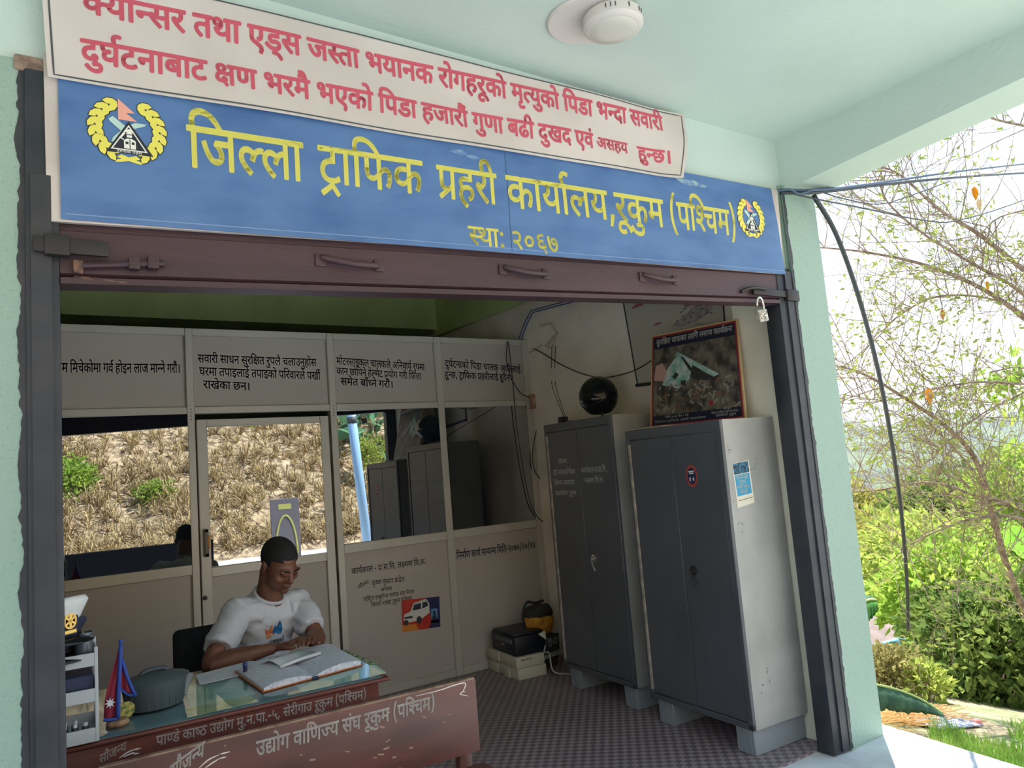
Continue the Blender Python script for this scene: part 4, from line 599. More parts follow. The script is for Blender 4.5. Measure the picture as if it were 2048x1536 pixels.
# open padlock hanging in the hasp
pc = at(1522, 620, 1, 2.296)
pl = thing('padlock', 'scuffed pale steel padlock hanging open from the shutter hasp', 'padlock', (pc.x, 2.296, pc.z - .03))
b = BX(-.034, .034, -.014, .014, -.030, .032, .006); xf(b, Matrix.Rotation(math.radians(-9), 4, 'Y'))
o = obj('lock_body', b, PALEM, pl, smooth=SM)
b = bmesh.new(); R = random.Random(2)
for _ in range(7): ball(b, (R.uniform(-.024, .024), -.0142, R.uniform(-.02, .02)), (.005, .0012, .004), 8)
obj('dark_scuff', b, BLACK, o)
sp = [(.022, 0, .03), (.022, 0, .056), (.016, 0, .082), (0, 0, .094), (-.018, 0, .084), (-.026, 0, .064), (-.026, 0, .05)]
obj('shackle', tube(bmesh.new(), spline(sp, 4), .0058, 8), CHROME, pl, smooth=True)

# ---------------------------------------------------------------- blue office sign
BLUEM = mat('faded_blue_sign_vinyl', (58, 95, 146), 0.5, rgb2=(80, 116, 164), scale=3.2, stretch=(1, 1, 2.6), lo=.42, hi=.72, bump=.04)
WHITEV = mat('white_sign_vinyl', (204, 194, 187), 0.55, rgb2=(188, 178, 170), scale=4)
YEL = mat('yellow_sign_paint', (204, 197, 90), 0.6)
sg = thing('office_sign', 'blue signboard with yellow lettering and two police crests above the shutter', 'sign', (1.75, 2.33, 2.30))
def sflat(pts, y, dy=.004):
    return poly(bmesh.new(), [(x, y, z) for x, z in pts], (0, dy, 0))
obj('white_board', sflat([(.108, 2.270), (1.2, 2.318), (2.3, 2.352), (3.372, 2.384), (3.404, 2.842), (.104, 2.76)], 2.326, .014), WHITEV, sg, world=True)
def sign_y(x, z): return 2.318 + .003 * math.sin(x * 2.1) + .002 * math.sin(z * 17 + x * 3)
def grid_sheet(c00, c10, c11, c01, f, nx=40, nz=8, th=.003):
    """Sheet between four (x, z) corners, f gives y; a thin solid."""
    vs, fs = [], []
    for s in (0, th):
        for j in range(nz + 1):
            for i in range(nx + 1):
                u, v = i / nx, j / nz
                x = (c00[0] * (1 - u) + c10[0] * u) * (1 - v) + (c01[0] * (1 - u) + c11[0] * u) * v
                z = (c00[1] * (1 - u) + c10[1] * u) * (1 - v) + (c01[1] * (1 - u) + c11[1] * u) * v
                vs.append((x, f(x, z) + s, z))
    W = nx + 1; N = W * (nz + 1)
    for j in range(nz):
        for i in range(nx):
            k = j * W + i; fs.append((k, k + 1, k + W + 1, k + W)); fs.append((N + k, N + k + W, N + k + W + 1, N + k + 1))
    rim = [i for i in range(W)] + [j * W + nx for j in range(1, nz + 1)] + [nz * W + i for i in range(nx - 1, -1, -1)] + [j * W for j in range(nz - 1, 0, -1)]
    for a, c in zip(rim, rim[1:] + rim[:1]): fs.append((a, N + a, N + c, c))
    return pydata('sheet', vs, fs)
bs = obj('blue_panel', grid_sheet((.141, 2.278), (3.378, 2.382), (3.345, 2.840), (.137, 2.74), sign_y), BLUEM, sg, world=True, smooth=SM)
# scraped patches and the seam of the vinyl
SCRAPE = mat('scraped_vinyl', (150, 176, 178), 0.7, rgb2=(96, 128, 176), scale=30)
R = random.Random(4)
for cx, cz, w, h in ((1.44, 2.70, .05, .012), (1.50, 2.69, .04, .010), (2.70, 2.775, .11, .018), (2.78, 2.77, .07, .014)):
    b = bmesh.new(); poly(b, [(cx + w * math.cos(a) * R.uniform(.6, 1), sign_y(cx, cz) - .0006, cz + h * math.sin(a) * R.uniform(.5, 1)) for a in [k * PI / 7 for k in range(14)]][::-1]); obj('scrape', b, SCRAPE, sg, world=True)
def onsign(x, z): return (x, sign_y(x, z) - .0010, z)
def slope(x0, z0, k, f): return lambda x, y: f(x0 + x, z0 + k * x + y)
IT = [('b1', 0, 0, .36, .212, 0), ('b2', .412, .008, .39, .20, 0), ('b3', .862, .006, .262, .195, 0), ('b4', 1.170, .002, .868, .205, 0), ('b5', 2.085, .006, .452, .20, 0)]
obj('title_lettering', text_mesh(IT, .014, 4, slope(.474, 2.484, .0222, onsign)), YEL, sg, world=True)
obj('founding_year', text_mesh([('bd', 0, 0, .42, .112, 0)], .014, 3, slope(1.455, 2.343, .012, onsign)), YEL, sg, world=True)

# crest: laurel wreath, flag, crossed blades, triangle with a saluting officer
CREST = {'y': mat('crest_yellow', (222, 212, 92), .6), 'k': mat('crest_black', (28, 32, 44), .6), 'w': mat('crest_white', (226, 226, 214), .6),
         'f': mat('crest_flag_pink', (226, 160, 140), .6), 'b': mat('crest_blade', (176, 206, 196), .6), 'd': mat('crest_navy', (36, 62, 110), .6)}
def crest(cx, cz, s, shear):
    def M3(x, z, d): X = cx + x * s; Z = cz + z * s + shear * x * s; return (X, sign_y(X, Z) - .001 - d * .0004, Z)
    def fl(name, polys, m, d, par):
        b = bmesh.new()
        for p in polys: poly(b, [M3(x, z, d) for x, z in p])
        return obj(name, b, CREST[m], par, world=True)
    def leaf(cx0, cz0, a, l, w, g=0):
        ca, sa = math.cos(a), math.sin(a); pts = [(-.5 * l - g, 0), (-.2 * l, w + g), (.2 * l, w + g), (.5 * l + g, 0), (.2 * l, -w - g), (-.2 * l, -w - g)]
        return [(cx0 + ca * x - sa * z, cz0 + sa * x + ca * z) for x, z in pts]
    lv, lo = [], []
    for sgn in (-1, 1):
        for k in range(8):
            t = math.radians(-62 + k * 17.5); r = .44
            x, z = sgn * r * math.cos(t), .44 * math.sin(t) + .02
            for q in (-1, 1):
                a = t + PI / 2 + q * .5; rr = r + q * .045
                X, Z = rr * math.cos(t), (rr) * math.sin(t) + .02
                ax = math.cos(a); az = math.sin(a)
                lv.append(leaf(sgn * X, Z, math.atan2(az, sgn * ax), .20, .046)); lo.append(leaf(sgn * X, Z, math.atan2(az, sgn * ax), .20, .046, .014))
    root = bpy.data.objects.new('crest', None); COL.objects.link(root); root.parent = sg; root.empty_display_size = .05
    for h0 in (0, 16): o_ = fl('laurel_outline', lo[h0:h0 + 16], 'k', 1, root); fl('laurel_branch', lv[h0:h0 + 16], 'y', 2, root)
    fl('wreath_ribbon', [[(-.16, -.43), (-.10, -.38), (.16, -.47), (.18, -.51), (.10, -.50)], [(.16, -.43), (.10, -.38), (-.16, -.47), (-.18, -.51), (-.10, -.50)]], 'y', 3, root)
    fl('flag', [[(-.13, .50), (.10, .30), (-.02, .29), (.13, .17), (-.13, .17)]], 'f', 3, root)
    b1 = [(-.26, .16), (-.20, .21), (.0, .05), (.08, -.14), (.04, -.16), (-.06, -.04), (-.24, .12)]
    b2 = [(.26, .15), (.10, .15), (-.04, .06), (-.20, -.12), (-.23, -.20), (-.17, -.18), (-.02, -.02), (.10, .06), (.22, .11)]
    fl('crossed_blades', [b1, b2], 'b', 3, root)
    fl('triangle', [[(-.30, -.36), (.34, -.36), (.01, .16)]], 'k', 4, root)
    o, i = [(-.24, -.31), (.26, -.31), (.01, .10)], [(-.21, -.293), (.23, -.293), (.01, .068)]
    fl('triangle_line', [[o[k], o[(k + 1) % 3], i[(k + 1) % 3], i[k]] for k in range(3)], 'w', 5, root)
    fl('officer', [[(-.06, -.28), (.10, -.28), (.10, -.15), (.05, -.12), (-.02, -.12), (-.06, -.15)], [(-.02, -.10), (.05, -.10), (.055, -.03), (.02, -.01), (-.025, -.03)],
        [(-.05, -.02), (.085, -.02), (.06, .02), (.02, .035), (-.03, .02)], [(-.06, -.15), (-.13, -.12), (-.05, -.03), (-.04, -.045), (-.095, -.12), (-.06, -.13)]], 'w', 5, root)
    fl('officer_marks', [[(-.025, -.062), (.055, -.062), (.055, -.048), (-.025, -.048)], [(.015, -.28), (.025, -.28), (.025, -.13), (.015, -.13)], [(-.04, -.21), (.0, -.21), (.0, -.17), (-.04, -.17)], [(.045, -.21), (.08, -.21), (.08, -.17), (.045, -.17)]], 'k', 6, root)  # black printed marks on the officer's face and tunic
    obj('crest_lettering', text_mesh([('e1', -.16, -.352, .34, .055, 0)], 0, 2, lambda x, y: M3(x, y, 6)), CREST['w'], root, world=True)
crest(.312, 2.563, .194, .03); crest(3.142, 2.652, .196, .0)

# ---------------------------------------------------------------- white slogan banner over the sign
RED = mat('red_banner_ink', (192, 80, 96), 0.6)
def ban_y(x, z):
    y = 2.306 + .004 * math.sin(x * 5 + 1) + .003 * math.sin(z * 23 + x * 7)
    if x > 2.45: y -= .05 * ((x - 2.45) / .25) ** 2 * (.5 + .5 * math.sin((z - 2.7) * 9))
    return y
bn = thing('slogan_banner', 'white vinyl banner with two lines of red slogan lettering, curling at one end', 'banner', (1.35, 2.31, 2.68))
VIN = mat('white_banner_vinyl', (204, 194, 187), 0.5, rgb2=(193, 183, 175), scale=2.0)
obj('vinyl_sheet', grid_sheet((.113, 2.680), (2.640, 2.775), (2.705, 3.106), (.096, 3.03), ban_y, 70, 10, .002), VIN, bn, world=True, smooth=SM)
def onban(x, z): return (x, ban_y(x, z) - .0010, z)
def ribbon(pts, w, f):
    vs, fs = [], []
    fine = []
    for a, c in zip(pts, pts[1:]):
        k = max(1, int(math.hypot(c[0] - a[0], c[1] - a[1]) / .04))
        fine += [(a[0] + (c[0] - a[0]) * i / k, a[1] + (c[1] - a[1]) * i / k) for i in range(k)]
    fine.append(pts[-1])
    for i, p in enumerate(fine):
        q0, q1 = fine[max(0, i - 1)], fine[min(len(fine) - 1, i + 1)]; dx, dz = q1[0] - q0[0], q1[1] - q0[1]; l = math.hypot(dx, dz) or 1
        vs += [f(p[0] - dz / l * w / 2, p[1] + dx / l * w / 2), f(p[0] + dz / l * w / 2, p[1] - dx / l * w / 2)]
        if i: k = 2 * i; fs.append((k - 2, k - 1, k + 1, k))
    return pydata('line', vs, fs)
INKD = mat('dark_print', (70, 74, 76), .6)
obj('panel_border', ribbon([(.152, 2.294), (1.2, 2.330), (2.3, 2.364), (3.366, 2.398)], .0032, onsign), mat('pale_blue_line', (122, 146, 182), .6), sg, world=True)
obj('vinyl_seam', ribbon([(1.648, 2.334), (1.652, 2.786)], .0028, onsign), mat('seam_blue', (60, 84, 118), .6), sg, world=True)
obj('border_line', ribbon([(.112, 3.02), (.128, 2.690), (1.2, 2.732), (2.626, 2.787), (2.684, 3.092), (2.60, 3.092), (1.05, 3.063), (.112, 3.02)], .005, onban), INKD, bn, world=True)
obj('red_lettering', text_mesh([('w1', .088, 0, 2.355, .112, 0), ('w2', .082, -.148, 1.915, .104, 0), ('w2b', 2.018, -.142, .185, .076, 0), ('w2c', 2.266, -.158, .195, .094, 0)], .030, 3, slope(.113, 2.893, .0425, onban)), RED, bn, world=True)

# ---------------------------------------------------------------- porch lamp
LAMPW = mat('white_lamp_plastic', (206, 200, 194), 0.45); LENS = mat('lamp_diffuser', (204, 200, 190), 0.35)
lc = at(1232, 28, 2, 3.13)
lp = thing('ceiling_lamp', 'round white plastic lamp fixed to the mint porch ceiling', 'lamp', (lc.x - .02, lc.y, 3.13))
obj('base_plate', lathe(bmesh.new(), [(0, 0), (.150, 0), (.152, -.006), (.146, -.012), (0, -.012)], (-.055, .075, 0), 40), LAMPW, lp, smooth=SM)
obj('lamp_body', lathe(bmesh.new(), [(0, -.011), (.098, -.011), (.108, -.02), (.110, -.055), (.100, -.066), (.086, -.070), (.0, -.070)], (0, 0, 0), 40), LAMPW, lp, smooth=SM)
obj('diffuser', lathe(bmesh.new(), [(.088, -.068), (.084, -.073), (.05, -.078), (0, -.080)], (0, 0, 0), 40), LENS, lp, smooth=True)
b = bmesh.new()
for k in (0, 1, 2, 5, 8, 9):
    a = math.radians(215 + k * 9); box_m = Matrix.Translation((.110 * math.cos(a), .110 * math.sin(a), -.035)) @ Matrix.Rotation(a, 4, 'Z')
    bb = BX(-.0015, .0015, -.0018, .0018, -.008, .008); xf(bb, box_m); me = bpy.data.meshes.new('t'); bb.to_mesh(me); bb.free(); b.from_mesh(me)
obj('vent_slot', b, INKD, lp)

# ---------------------------------------------------------------- cables at the pillar head
CAB = mat('black_cable', (40, 46, 54), 0.5); CABB = mat('blue_grey_cable', (60, 82, 108), 0.5)
def cable(name, label, px, r, m, cat='cable', sub=8, group=None):
    pts = [Vector(p) if not isinstance(p[0], str) else None for p in px]
    o = obj(name, tube(bmesh.new(), spline(pts, sub), r, 8), m, smooth=True); return tag(o, label, cat, group)
def dpx(L): return [tuple(deep(u, v, d)) for u, v, d in L]
cable('drop_cable', 'thick dark cable hanging from the pillar head down into the green bushes', dpx([(1628, 392, 3.98), (1672, 468, 4.15), (1716, 590, 4.35), (1756, 740, 4.6), (1786, 900, 4.95), (1804, 1040, 5.3), (1814, 1170, 5.7), (1816, 1260, 5.9)]), .0135, CAB)
cable('overhead_cable', 'dark overhead cable running from the pillar head to the upper right', dpx([(1561, 386, 3.86), (1640, 384, 4.0), (1760, 370, 4.6), (1900, 356, 5.6), (2048, 346, 7.2), (2200, 338, 9)]), .009, CAB)
cable('overhead_cable', 'blue grey overhead cable just above the dark one at the pillar head', dpx([(1561, 380, 3.86), (1650, 379, 4.0), (1770, 364, 4.6), (1900, 345, 5.6), (2048, 328, 7.2), (2200, 312, 9)]), .0075, CABB)
cable('slack_cable', 'thin black wire sagging lowest from the pillar head across the branches', dpx([(1563, 382, 3.86), (1632, 398, 3.98), (1720, 415, 4.4), (1850, 441, 5.0), (1920, 440, 5.4), (2048, 400, 6.4), (2150, 352, 7.2)]), .0045, CAB)
cable('slack_cable', 'short thin wire looping under the overhead cables beside the pillar', dpx([(1630, 380, 3.98), (1690, 398, 4.3), (1760, 408, 4.6), (1830, 388, 5.0), (1900, 362, 5.5)]), .0038, CAB)
cable('tied_wire', 'blue wire knotted on top of the pillar by the beam', dpx([(1556, 381, 3.82), (1580, 379, 3.83), (1600, 388, 3.86), (1632, 378, 3.95), (1668, 379, 4.1)]), .006, CABB)
# ---------------------------------------------------------------- glazed aluminium partition
ALU = mat('cream_aluminium', (204, 200, 192), 0.42, metal=.15, var=.06, scale=3)
PANEL = mat('beige_laminate', (191, 183, 177), 0.5, var=.06, scale=1.5)
NAVY = mat('navy_sign_paint', (34, 42, 78), 0.6)
def mirror_glass():
    M = bpy.data.materials.new('reflective_glass'); M.use_nodes = True; n = M.node_tree.nodes; L = M.node_tree.links
    n.remove(n['Principled BSDF']); g = n.new('ShaderNodeBsdfGlossy'); g.inputs['Roughness'].default_value = 0.0; g.inputs['Color'].default_value = (.74, .78, .82, 1)
    d = n.new('ShaderNodeBsdfDiffuse'); d.inputs['Color'].default_value = (.012, .020, .036, 1)
    mx = n.new('ShaderNodeMixShader'); mx.inputs[0].default_value = .54
    L.new(d.outputs[0], mx.inputs[1]); L.new(g.outputs[0], mx.inputs[2]); L.new(mx.outputs[0], n['Material Output'].inputs[0]); return M
GLASS = mirror_glass()
TILT = -.042     # the panes sit a little askew in their frames
pt = thing('office_partition', 'cream aluminium partition with lettered panels and mirror tinted panes across the office', 'partition', (1.7, YP, 0))
b = bmesh.new()
for x0, x1 in ((-1.6, -1.55), (-.02, .028), (.978, 1.023), (1.919, 1.967), (2.781, 2.838), (3.617, 3.678)): box(b, x0, x1, 5.06, 5.12, .0, 2.555, .003, 1)
for z0, z1 in ((2.508, 2.556), (2.000, 2.046), (1.0, 1.062), (0, .055)):
    for x0, x1 in ((-1.55, -.02), (.028, .978), (1.023, 1.919), (1.967, 2.781), (2.838, 3.617)):
        if x0 == 1.023 and z0 < 1.5: continue
        box(b, x0, x1, 5.063, 5.117, z0, z1, .003, 1)
obj('frame', b, ALU, pt, world=True, smooth=SM)
for x0, x1 in ((-1.55, -.02), (.028, .978), (1.023, 1.919), (1.967, 2.781), (2.838, 3.617)):
    obj('panel', BX(x0, x1, 5.084, 5.096, 2.046, 2.508), PANEL, pt, world=True)
    if x0 != 1.023:
        obj('panel', BX(x0, x1, 5.084, 5.096, .055, 1.0), PANEL, pt, world=True)
        pa = BX(x0, x1, 5.080, 5.086, 1.062, 2.0)
        for v in pa.verts: v.co.y += (v.co.x - (x0 + x1) / 2) * TILT
        obj('pane', pa, GLASS, pt, world=True)
b = bmesh.new()
for x in (1.0, 1.943):
    for k in range(4): ball(b, (x, 5.0595, 1.965 + k * .022), (.004, .002, .004), 8)
obj('screw', b, BLACK, pt, world=True)
def onp(x, z): return (x, 5.0835, z)
def ptext(name, rows, bold=.012):
    b = None; me = []
    vs, fs = [], []
    for key, x0, z0, x1, z1, h in rows:       # baseline from (x0, z0) to (x1, z1)
        k = (z1 - z0) / (x1 - x0); t = text_mesh([(key, 0, 0, x1 - x0, h, 0)], bold, 3, lambda x, y: onp(x0 + x, z0 + k * x + y)); n0 = len(vs)
        vs += [tuple(v.co) for v in t.vertices]; fs += [tuple(i + n0 for i in p.vertices) for p in t.polygons]; bpy.data.meshes.remove(t)
    return obj(name, pydata(name, vs, fs), NAVY, pt, world=True)
ptext('panel_lettering', [('p1', .235, 2.268, .945, 2.268, .088)])
ptext('panel_lettering', [('p2a', 1.057, 2.337, 1.845, 2.318, .082), ('p2b', 1.064, 2.252, 1.87, 2.222, .084), ('p2c', 1.085, 2.168, 1.375, 2.152, .08)])
ptext('panel_lettering', [('p3a', 1.994, 2.334, 2.70, 2.292, .080), ('p3b', 1.990, 2.262, 2.668, 2.222, .076), ('p3c', 2.016, 2.186, 2.42, 2.160, .080)])
ptext('panel_lettering', [('p4a', 2.880, 2.325, 3.60, 2.278, .082), ('p4b', 2.872, 2.238, 3.50, 2.212, .078)])
ptext('panel_lettering', [('p5a', 2.019, .852, 2.600, .842, .062), ('s', 2.060, .742, 2.142, .770, .045), ('p5b', 2.165, .752, 2.420, .742, .054), ('p5c', 2.227, .702, 2.316, .700, .040), ('p5d', 2.096, .654, 2.490, .648, .044), ('p5e', 2.149, .606, 2.470, .604, .044)], .006)
ptext('panel_lettering', [('p6', 2.860, .842, 3.600, .834, .080)])
# advert card with a white jeep on red, stuck to the lower panel
b = bmesh.new(); CZ = [(2.376, .392), (2.684, .376), (2.692, .594), (2.384, .615)]
def card(u, v, d=0):
    x = (CZ[0][0] * (1 - u) + CZ[1][0] * u) * (1 - v) + (CZ[3][0] * (1 - u) + CZ[2][0] * u) * v
    z = (CZ[0][1] * (1 - u) + CZ[1][1] * u) * (1 - v) + (CZ[3][1] * (1 - u) + CZ[2][1] * u) * v
    return (x, 5.0830 - d * .0004, z)
cd = thing('advert_sticker', 'red and blue advert sticker showing a white jeep on the lower partition panel', 'sticker', (2.53, 5.083, .38))
def cflat(name, polys, m, d, par=cd):
    b = bmesh.new()
    for p in polys: poly(b, [card(u, v, d) for u, v in p])
    return obj(name, b, m, par, world=True)
cflat('sticker_sheet', [[(0, 0), (1, 0), (1, 1), (0, 1)]], mat('sticker_red', (186, 40, 40), .5, rgb2=(206, 60, 40), scale=12), 0)
cflat('blue_field', [[(.62, 1), (1, 1), (1, 0), (.70, 0), (.78, .35)]], mat('sticker_blue', (40, 42, 92), .5), 1)
cflat('orange_field', [[(0, 0), (.42, 0), (.36, .2), (0, .22)], [(.75, .16), (.97, .16), (.97, .24), (.75, .24)]], mat('sticker_orange', (222, 140, 50), .5), 1)
cflat('jeep_body', [[(.04, .36), (.06, .55), (.22, .62), (.30, .86), (.66, .94), (.72, .80), (.72, .50), (.50, .34), (.40, .30), (.16, .28)], [(.30, .88), (.64, .97), (.66, .93), (.30, .84)]], mat('sticker_white', (222, 222, 216), .5), 2)
cflat('jeep_window', [[(.27, .64), (.32, .82), (.50, .85), (.50, .66)], [(.53, .66), (.54, .86), (.66, .88), (.69, .74)]], mat('sticker_glass', (40, 52, 70), .4), 3)
cflat('jeep_wheel', [[(.10 + .065 * math.cos(a), .28 + .09 * math.sin(a)) for a in [k * PI / 6 for k in range(12)]], [(.44 + .07 * math.cos(a), .32 + .12 * math.sin(a)) for a in [k * PI / 6 for k in range(12)]], [(.06, .40), (.06, .46), (.26, .48), (.28, .41)]], BLACK, 3)
cflat('portrait', [[(.76, .30), (.93, .30), (.93, .62), (.76, .62)]], mat('sticker_sky', (90, 150, 200), .5), 3)
cflat('portrait_figure', [[(.79, .30), (.90, .30), (.89, .40), (.80, .40)], [(.81, .41), (.88, .41), (.88, .54), (.81, .54)]], BLACK, 4)
# door in the second bay
dr = obj('door_1', BX(1.090, 1.835, 5.066, 5.080, .10, .975), PANEL); dr['kind'] = 'structure'; dr['label'] = 'cream aluminium office door behind the seated man'; 
b = bmesh.new()
for x0, x1 in ((1.028, 1.090), (1.835, 1.897)): box(b, x0, x1, 5.045, 5.085, .03, 1.962, .003, 1)
for z0, z1 in ((1.915, 1.962), (.972, 1.030), (.03, .10)): box(b, 1.090, 1.835, 5.047, 5.083, z0, z1, .003, 1)
obj('door_frame', b, ALU, dr, smooth=SM)
pa = BX(1.090, 1.835, 5.0625, 5.0675, 1.030, 1.915)
for v in pa.verts: v.co.y += (v.co.x - 1.4625) * TILT
obj('pane', pa, GLASS, dr)
b = bmesh.new(); box(b, 1.047, 1.073, 5.018, 5.030, 1.10, 1.272, .004); box(b, 1.047, 1.073, 5.018, 5.047, 1.10, 1.122, .003); box(b, 1.047, 1.073, 5.018, 5.047, 1.250, 1.272, .003)
hd = obj('door_handle', b, mat('grey_handle', (112, 108, 104), .4), dr, smooth=SM)
obj('handle_grip', BX(1.066, 1.079, 5.014, 5.032, 1.148, 1.232, .003), mat('orange_grip', (214, 140, 40), .5), hd, smooth=SM)
lk = obj('door_lock', lathe(bmesh.new(), [(0, 0), (.014, 0), (.014, .006), (.009, .008), (0, .008)], n=20), STEELD, dr, smooth=SM)
lk.rotation_euler = (PI / 2, 0, 0); lk.location = (1.043, 5.045, .852)

# ---------------------------------------------------------------- steel cupboards
BODY = mat('pale_grey_cupboard_paint', (166, 165, 160), 0.4, rgb2=(152, 151, 146), scale=3, spec=.4)
DOORG = mat('cupboard_front_grey', (86, 88, 93), 0.4, rgb2=(78, 80, 85), scale=2)  # doors and front frame, a darker grey than the body
CHALK = mat('white_stencil_paint', (190, 190, 184), .8)
def cupboard(label, loc, W, D, H, words):
    t = thing('steel_cupboard', label, 'cupboard', loc, math.radians(-4.0), 'steel cupboards in the office')
    b = bmesh.new(); z0 = .133
    box(b, .02, D, 0, W, z0, H); 
    bmesh.ops.bevel(b, geom=[e for e in b.edges if abs(e.verts[0].co.z - e.verts[1].co.z) > .5 and e.verts[0].co.x > .1], offset=.035, segments=4, affect='EDGES')
    obj('body', b, BODY, t, smooth=SM)
    b = bmesh.new(); f = .032
    box(b, 0, .022, 0, W, H - .055, H, .003, 1); box(b, 0, .022, 0, W, z0, z0 + .03, .003, 1); box(b, 0, .022, 0, f, z0, H - .05, .003, 1); box(b, 0, .022, W - f, W, z0, H - .05, .003, 1)
    obj('front_frame', b, DOORG, t, smooth=SM)
    for y0, y1, k in ((f + .003, W / 2 - .0015, 0), (W / 2 + .0015, W - f - .003, 1)):
        d = obj('door', BX(.006, .022, y0, y1, z0 + .033, H - .058, .003, 1), DOORG, t, smooth=SM)
        if k == 0:
            h = bmesh.new(); zz = .88; yy = y1 - .075
            lathe(h, [(0, 0), (.026, 0), (.026, .004), (.012, .010), (.010, .022), (0, .022)], n=20); xf(h, Matrix.Translation((.006, yy, zz)) @ Matrix.Rotation(-PI / 2, 4, 'Y'))
            tube(h, spline([(-.016, yy, zz), (-.022, yy - .01, zz - .02), (-.024, yy - .03, zz - .055), (-.018, yy - .035, zz - .07)], 4), .006, 8)
            obj('door_handle', h, CHROME if words else STEELD, d, smooth=SM)
    for y0 in (.03, W - .15):
        b = BX(.03, D - .02, y0, y0 + .12, 0, z0 + .002, .004, 1)
        for k in range(3): box(b, .026, .031, y0 + .022 + k * .03, y0 + .034 + k * .03, .004, z0 - .004)
        obj('leg', b, mat('bluish_leg_paint', (142, 148, 152), .45), t, smooth=SM)
    obj('worn_door_edge', BX(-.002, .006, W - f - .002, W - f + .014, z0 + .05, H - .08), mat('worn_edge_paint', (184, 172, 158), .7, rgb2=(140, 132, 122), scale=14), t)
    if words:
        rows = [('c1', .62, 1.50, .10, .045), ('c2', .70, 1.425, .27, .052), ('c3', .69, 1.355, .24, .050), ('c4', .69, 1.285, .25, .046), ('c5', .36, 1.428, .27, .052), ('c6', .33, 1.362, .20, .048)]
        vs, fs = [], []
        for key, y, z, w, h in rows:
            q = text_mesh([(key, 0, 0, w, h, 0)], .0, 2, lambda x, yy: (.0048, y - x, z + yy)); n0 = len(vs)
            vs += [tuple(v.co) for v in q.vertices]; fs += [tuple(i + n0 for i in p.vertices) for p in q.polygons]
        obj('stencil_lettering', pydata('s', vs, fs), CHALK, t)
    return t
c1 = cupboard('grey steel cupboard nearest the shutter opening, with a round sticker on its door', (3.018, 2.558, 0), .765, .425, 1.658, False)
c2 = cupboard('grey steel cupboard with white stencilled writing, standing deeper behind the other', (3.115, 3.490, 0), .765, .42, 1.776, True)
def onside(x, z, d=0): return (x, -.0010 - d * .0005, z)
def ondoor(y, z, d=0): return (.0050 - d * .0006, y, z)
# stickers on the near cupboard
b = bmesh.new(); R = random.Random(12)
for _ in range(22):
    x, z = R.choice(((.05, 1.5), (.07, 1.12), (.10, .30), (.14, .35), (.22, 1.42), (.06, 1.3))); x += R.gauss(0, .012); z += R.gauss(0, .03); a, l, w = R.uniform(0, 3), R.uniform(.002, .012), R.uniform(.0008, .002)
    poly(b, [onside(x + math.cos(a) * p - math.sin(a) * q, z + math.sin(a) * p + math.cos(a) * q) for p, q in ((-l, -w), (l, -w), (l, w), (-l, w))])
obj('scratch', b, INKD, c1)
rs = obj('round_sticker', poly(bmesh.new(), [ondoor(.245 + .042 * math.cos(a), 1.378 + .058 * math.sin(a)) for a in [k * PI / 16 for k in range(32)]]), mat('sticker_rust_red', (186, 70, 52), .5), c1, label='round red and navy sticker')
obj('navy_centre', poly(bmesh.new(), [ondoor(.245 + .032 * math.cos(a), 1.378 + .046 * math.sin(a), 1) for a in [k * PI / 16 for k in range(32)]]), mat('sticker_navy', (38, 42, 84), .5), rs)
b = bmesh.new()
for y, z, w, h in ((.245, 1.402, .02, .004), (.245, 1.392, .016, .003), (.258, 1.362, .005, .010), (.233, 1.362, .005, .008)): poly(b, [ondoor(y - w, z - h, 2), ondoor(y + w, z - h, 2), ondoor(y + w, z + h, 2), ondoor(y - w, z + h, 2)])
obj('sticker_print', b, CREST['w'], rs)
st = obj('label_sticker', poly(bmesh.new(), [onside(.062, 1.205), onside(.185, 1.222), onside(.178, 1.440), onside(.055, 1.430)]), mat('sticker_cream', (214, 208, 190), .6), c1, label='tall blue and white sticker with Nepali lettering')
obj('blue_field', poly(bmesh.new(), [onside(.070, 1.262, 1), onside(.174, 1.272, 1), onside(.170, 1.376, 1), onside(.064, 1.368, 1)]), mat('sticker_cyan', (58, 150, 190), .6), st)
obj('dark_picture', poly(bmesh.new(), [onside(.062, 1.372, 1), onside(.172, 1.380, 1), onside(.170, 1.436, 1), onside(.058, 1.428, 1)]), mat('sticker_picture', (60, 120, 150), .6, rgb2=(30, 40, 50), scale=60), st)
vs, fs = [], []
for key, x, z, w in (('k1', .072, 1.348, .085), ('k2', .088, 1.325, .05), ('k3', .074, 1.300, .085), ('k4', .092, 1.276, .05)):
    q = text_mesh([(key, 0, 0, w, .026, 0)], .02, 2, lambda a, c: onside(x + a, z + c, 2)); n0 = len(vs)
    vs += [tuple(v.co) for v in q.vertices]; fs += [tuple(i + n0 for i in p.vertices) for p in q.polygons]
obj('sticker_lettering', pydata('s', vs, fs), CREST['w'], st)
obj('rule_line', poly(bmesh.new(), [onside(.072, 1.238, 1), onside(.176, 1.250, 1), onside(.176, 1.253, 1), onside(.072, 1.241, 1)]), INKD, st)

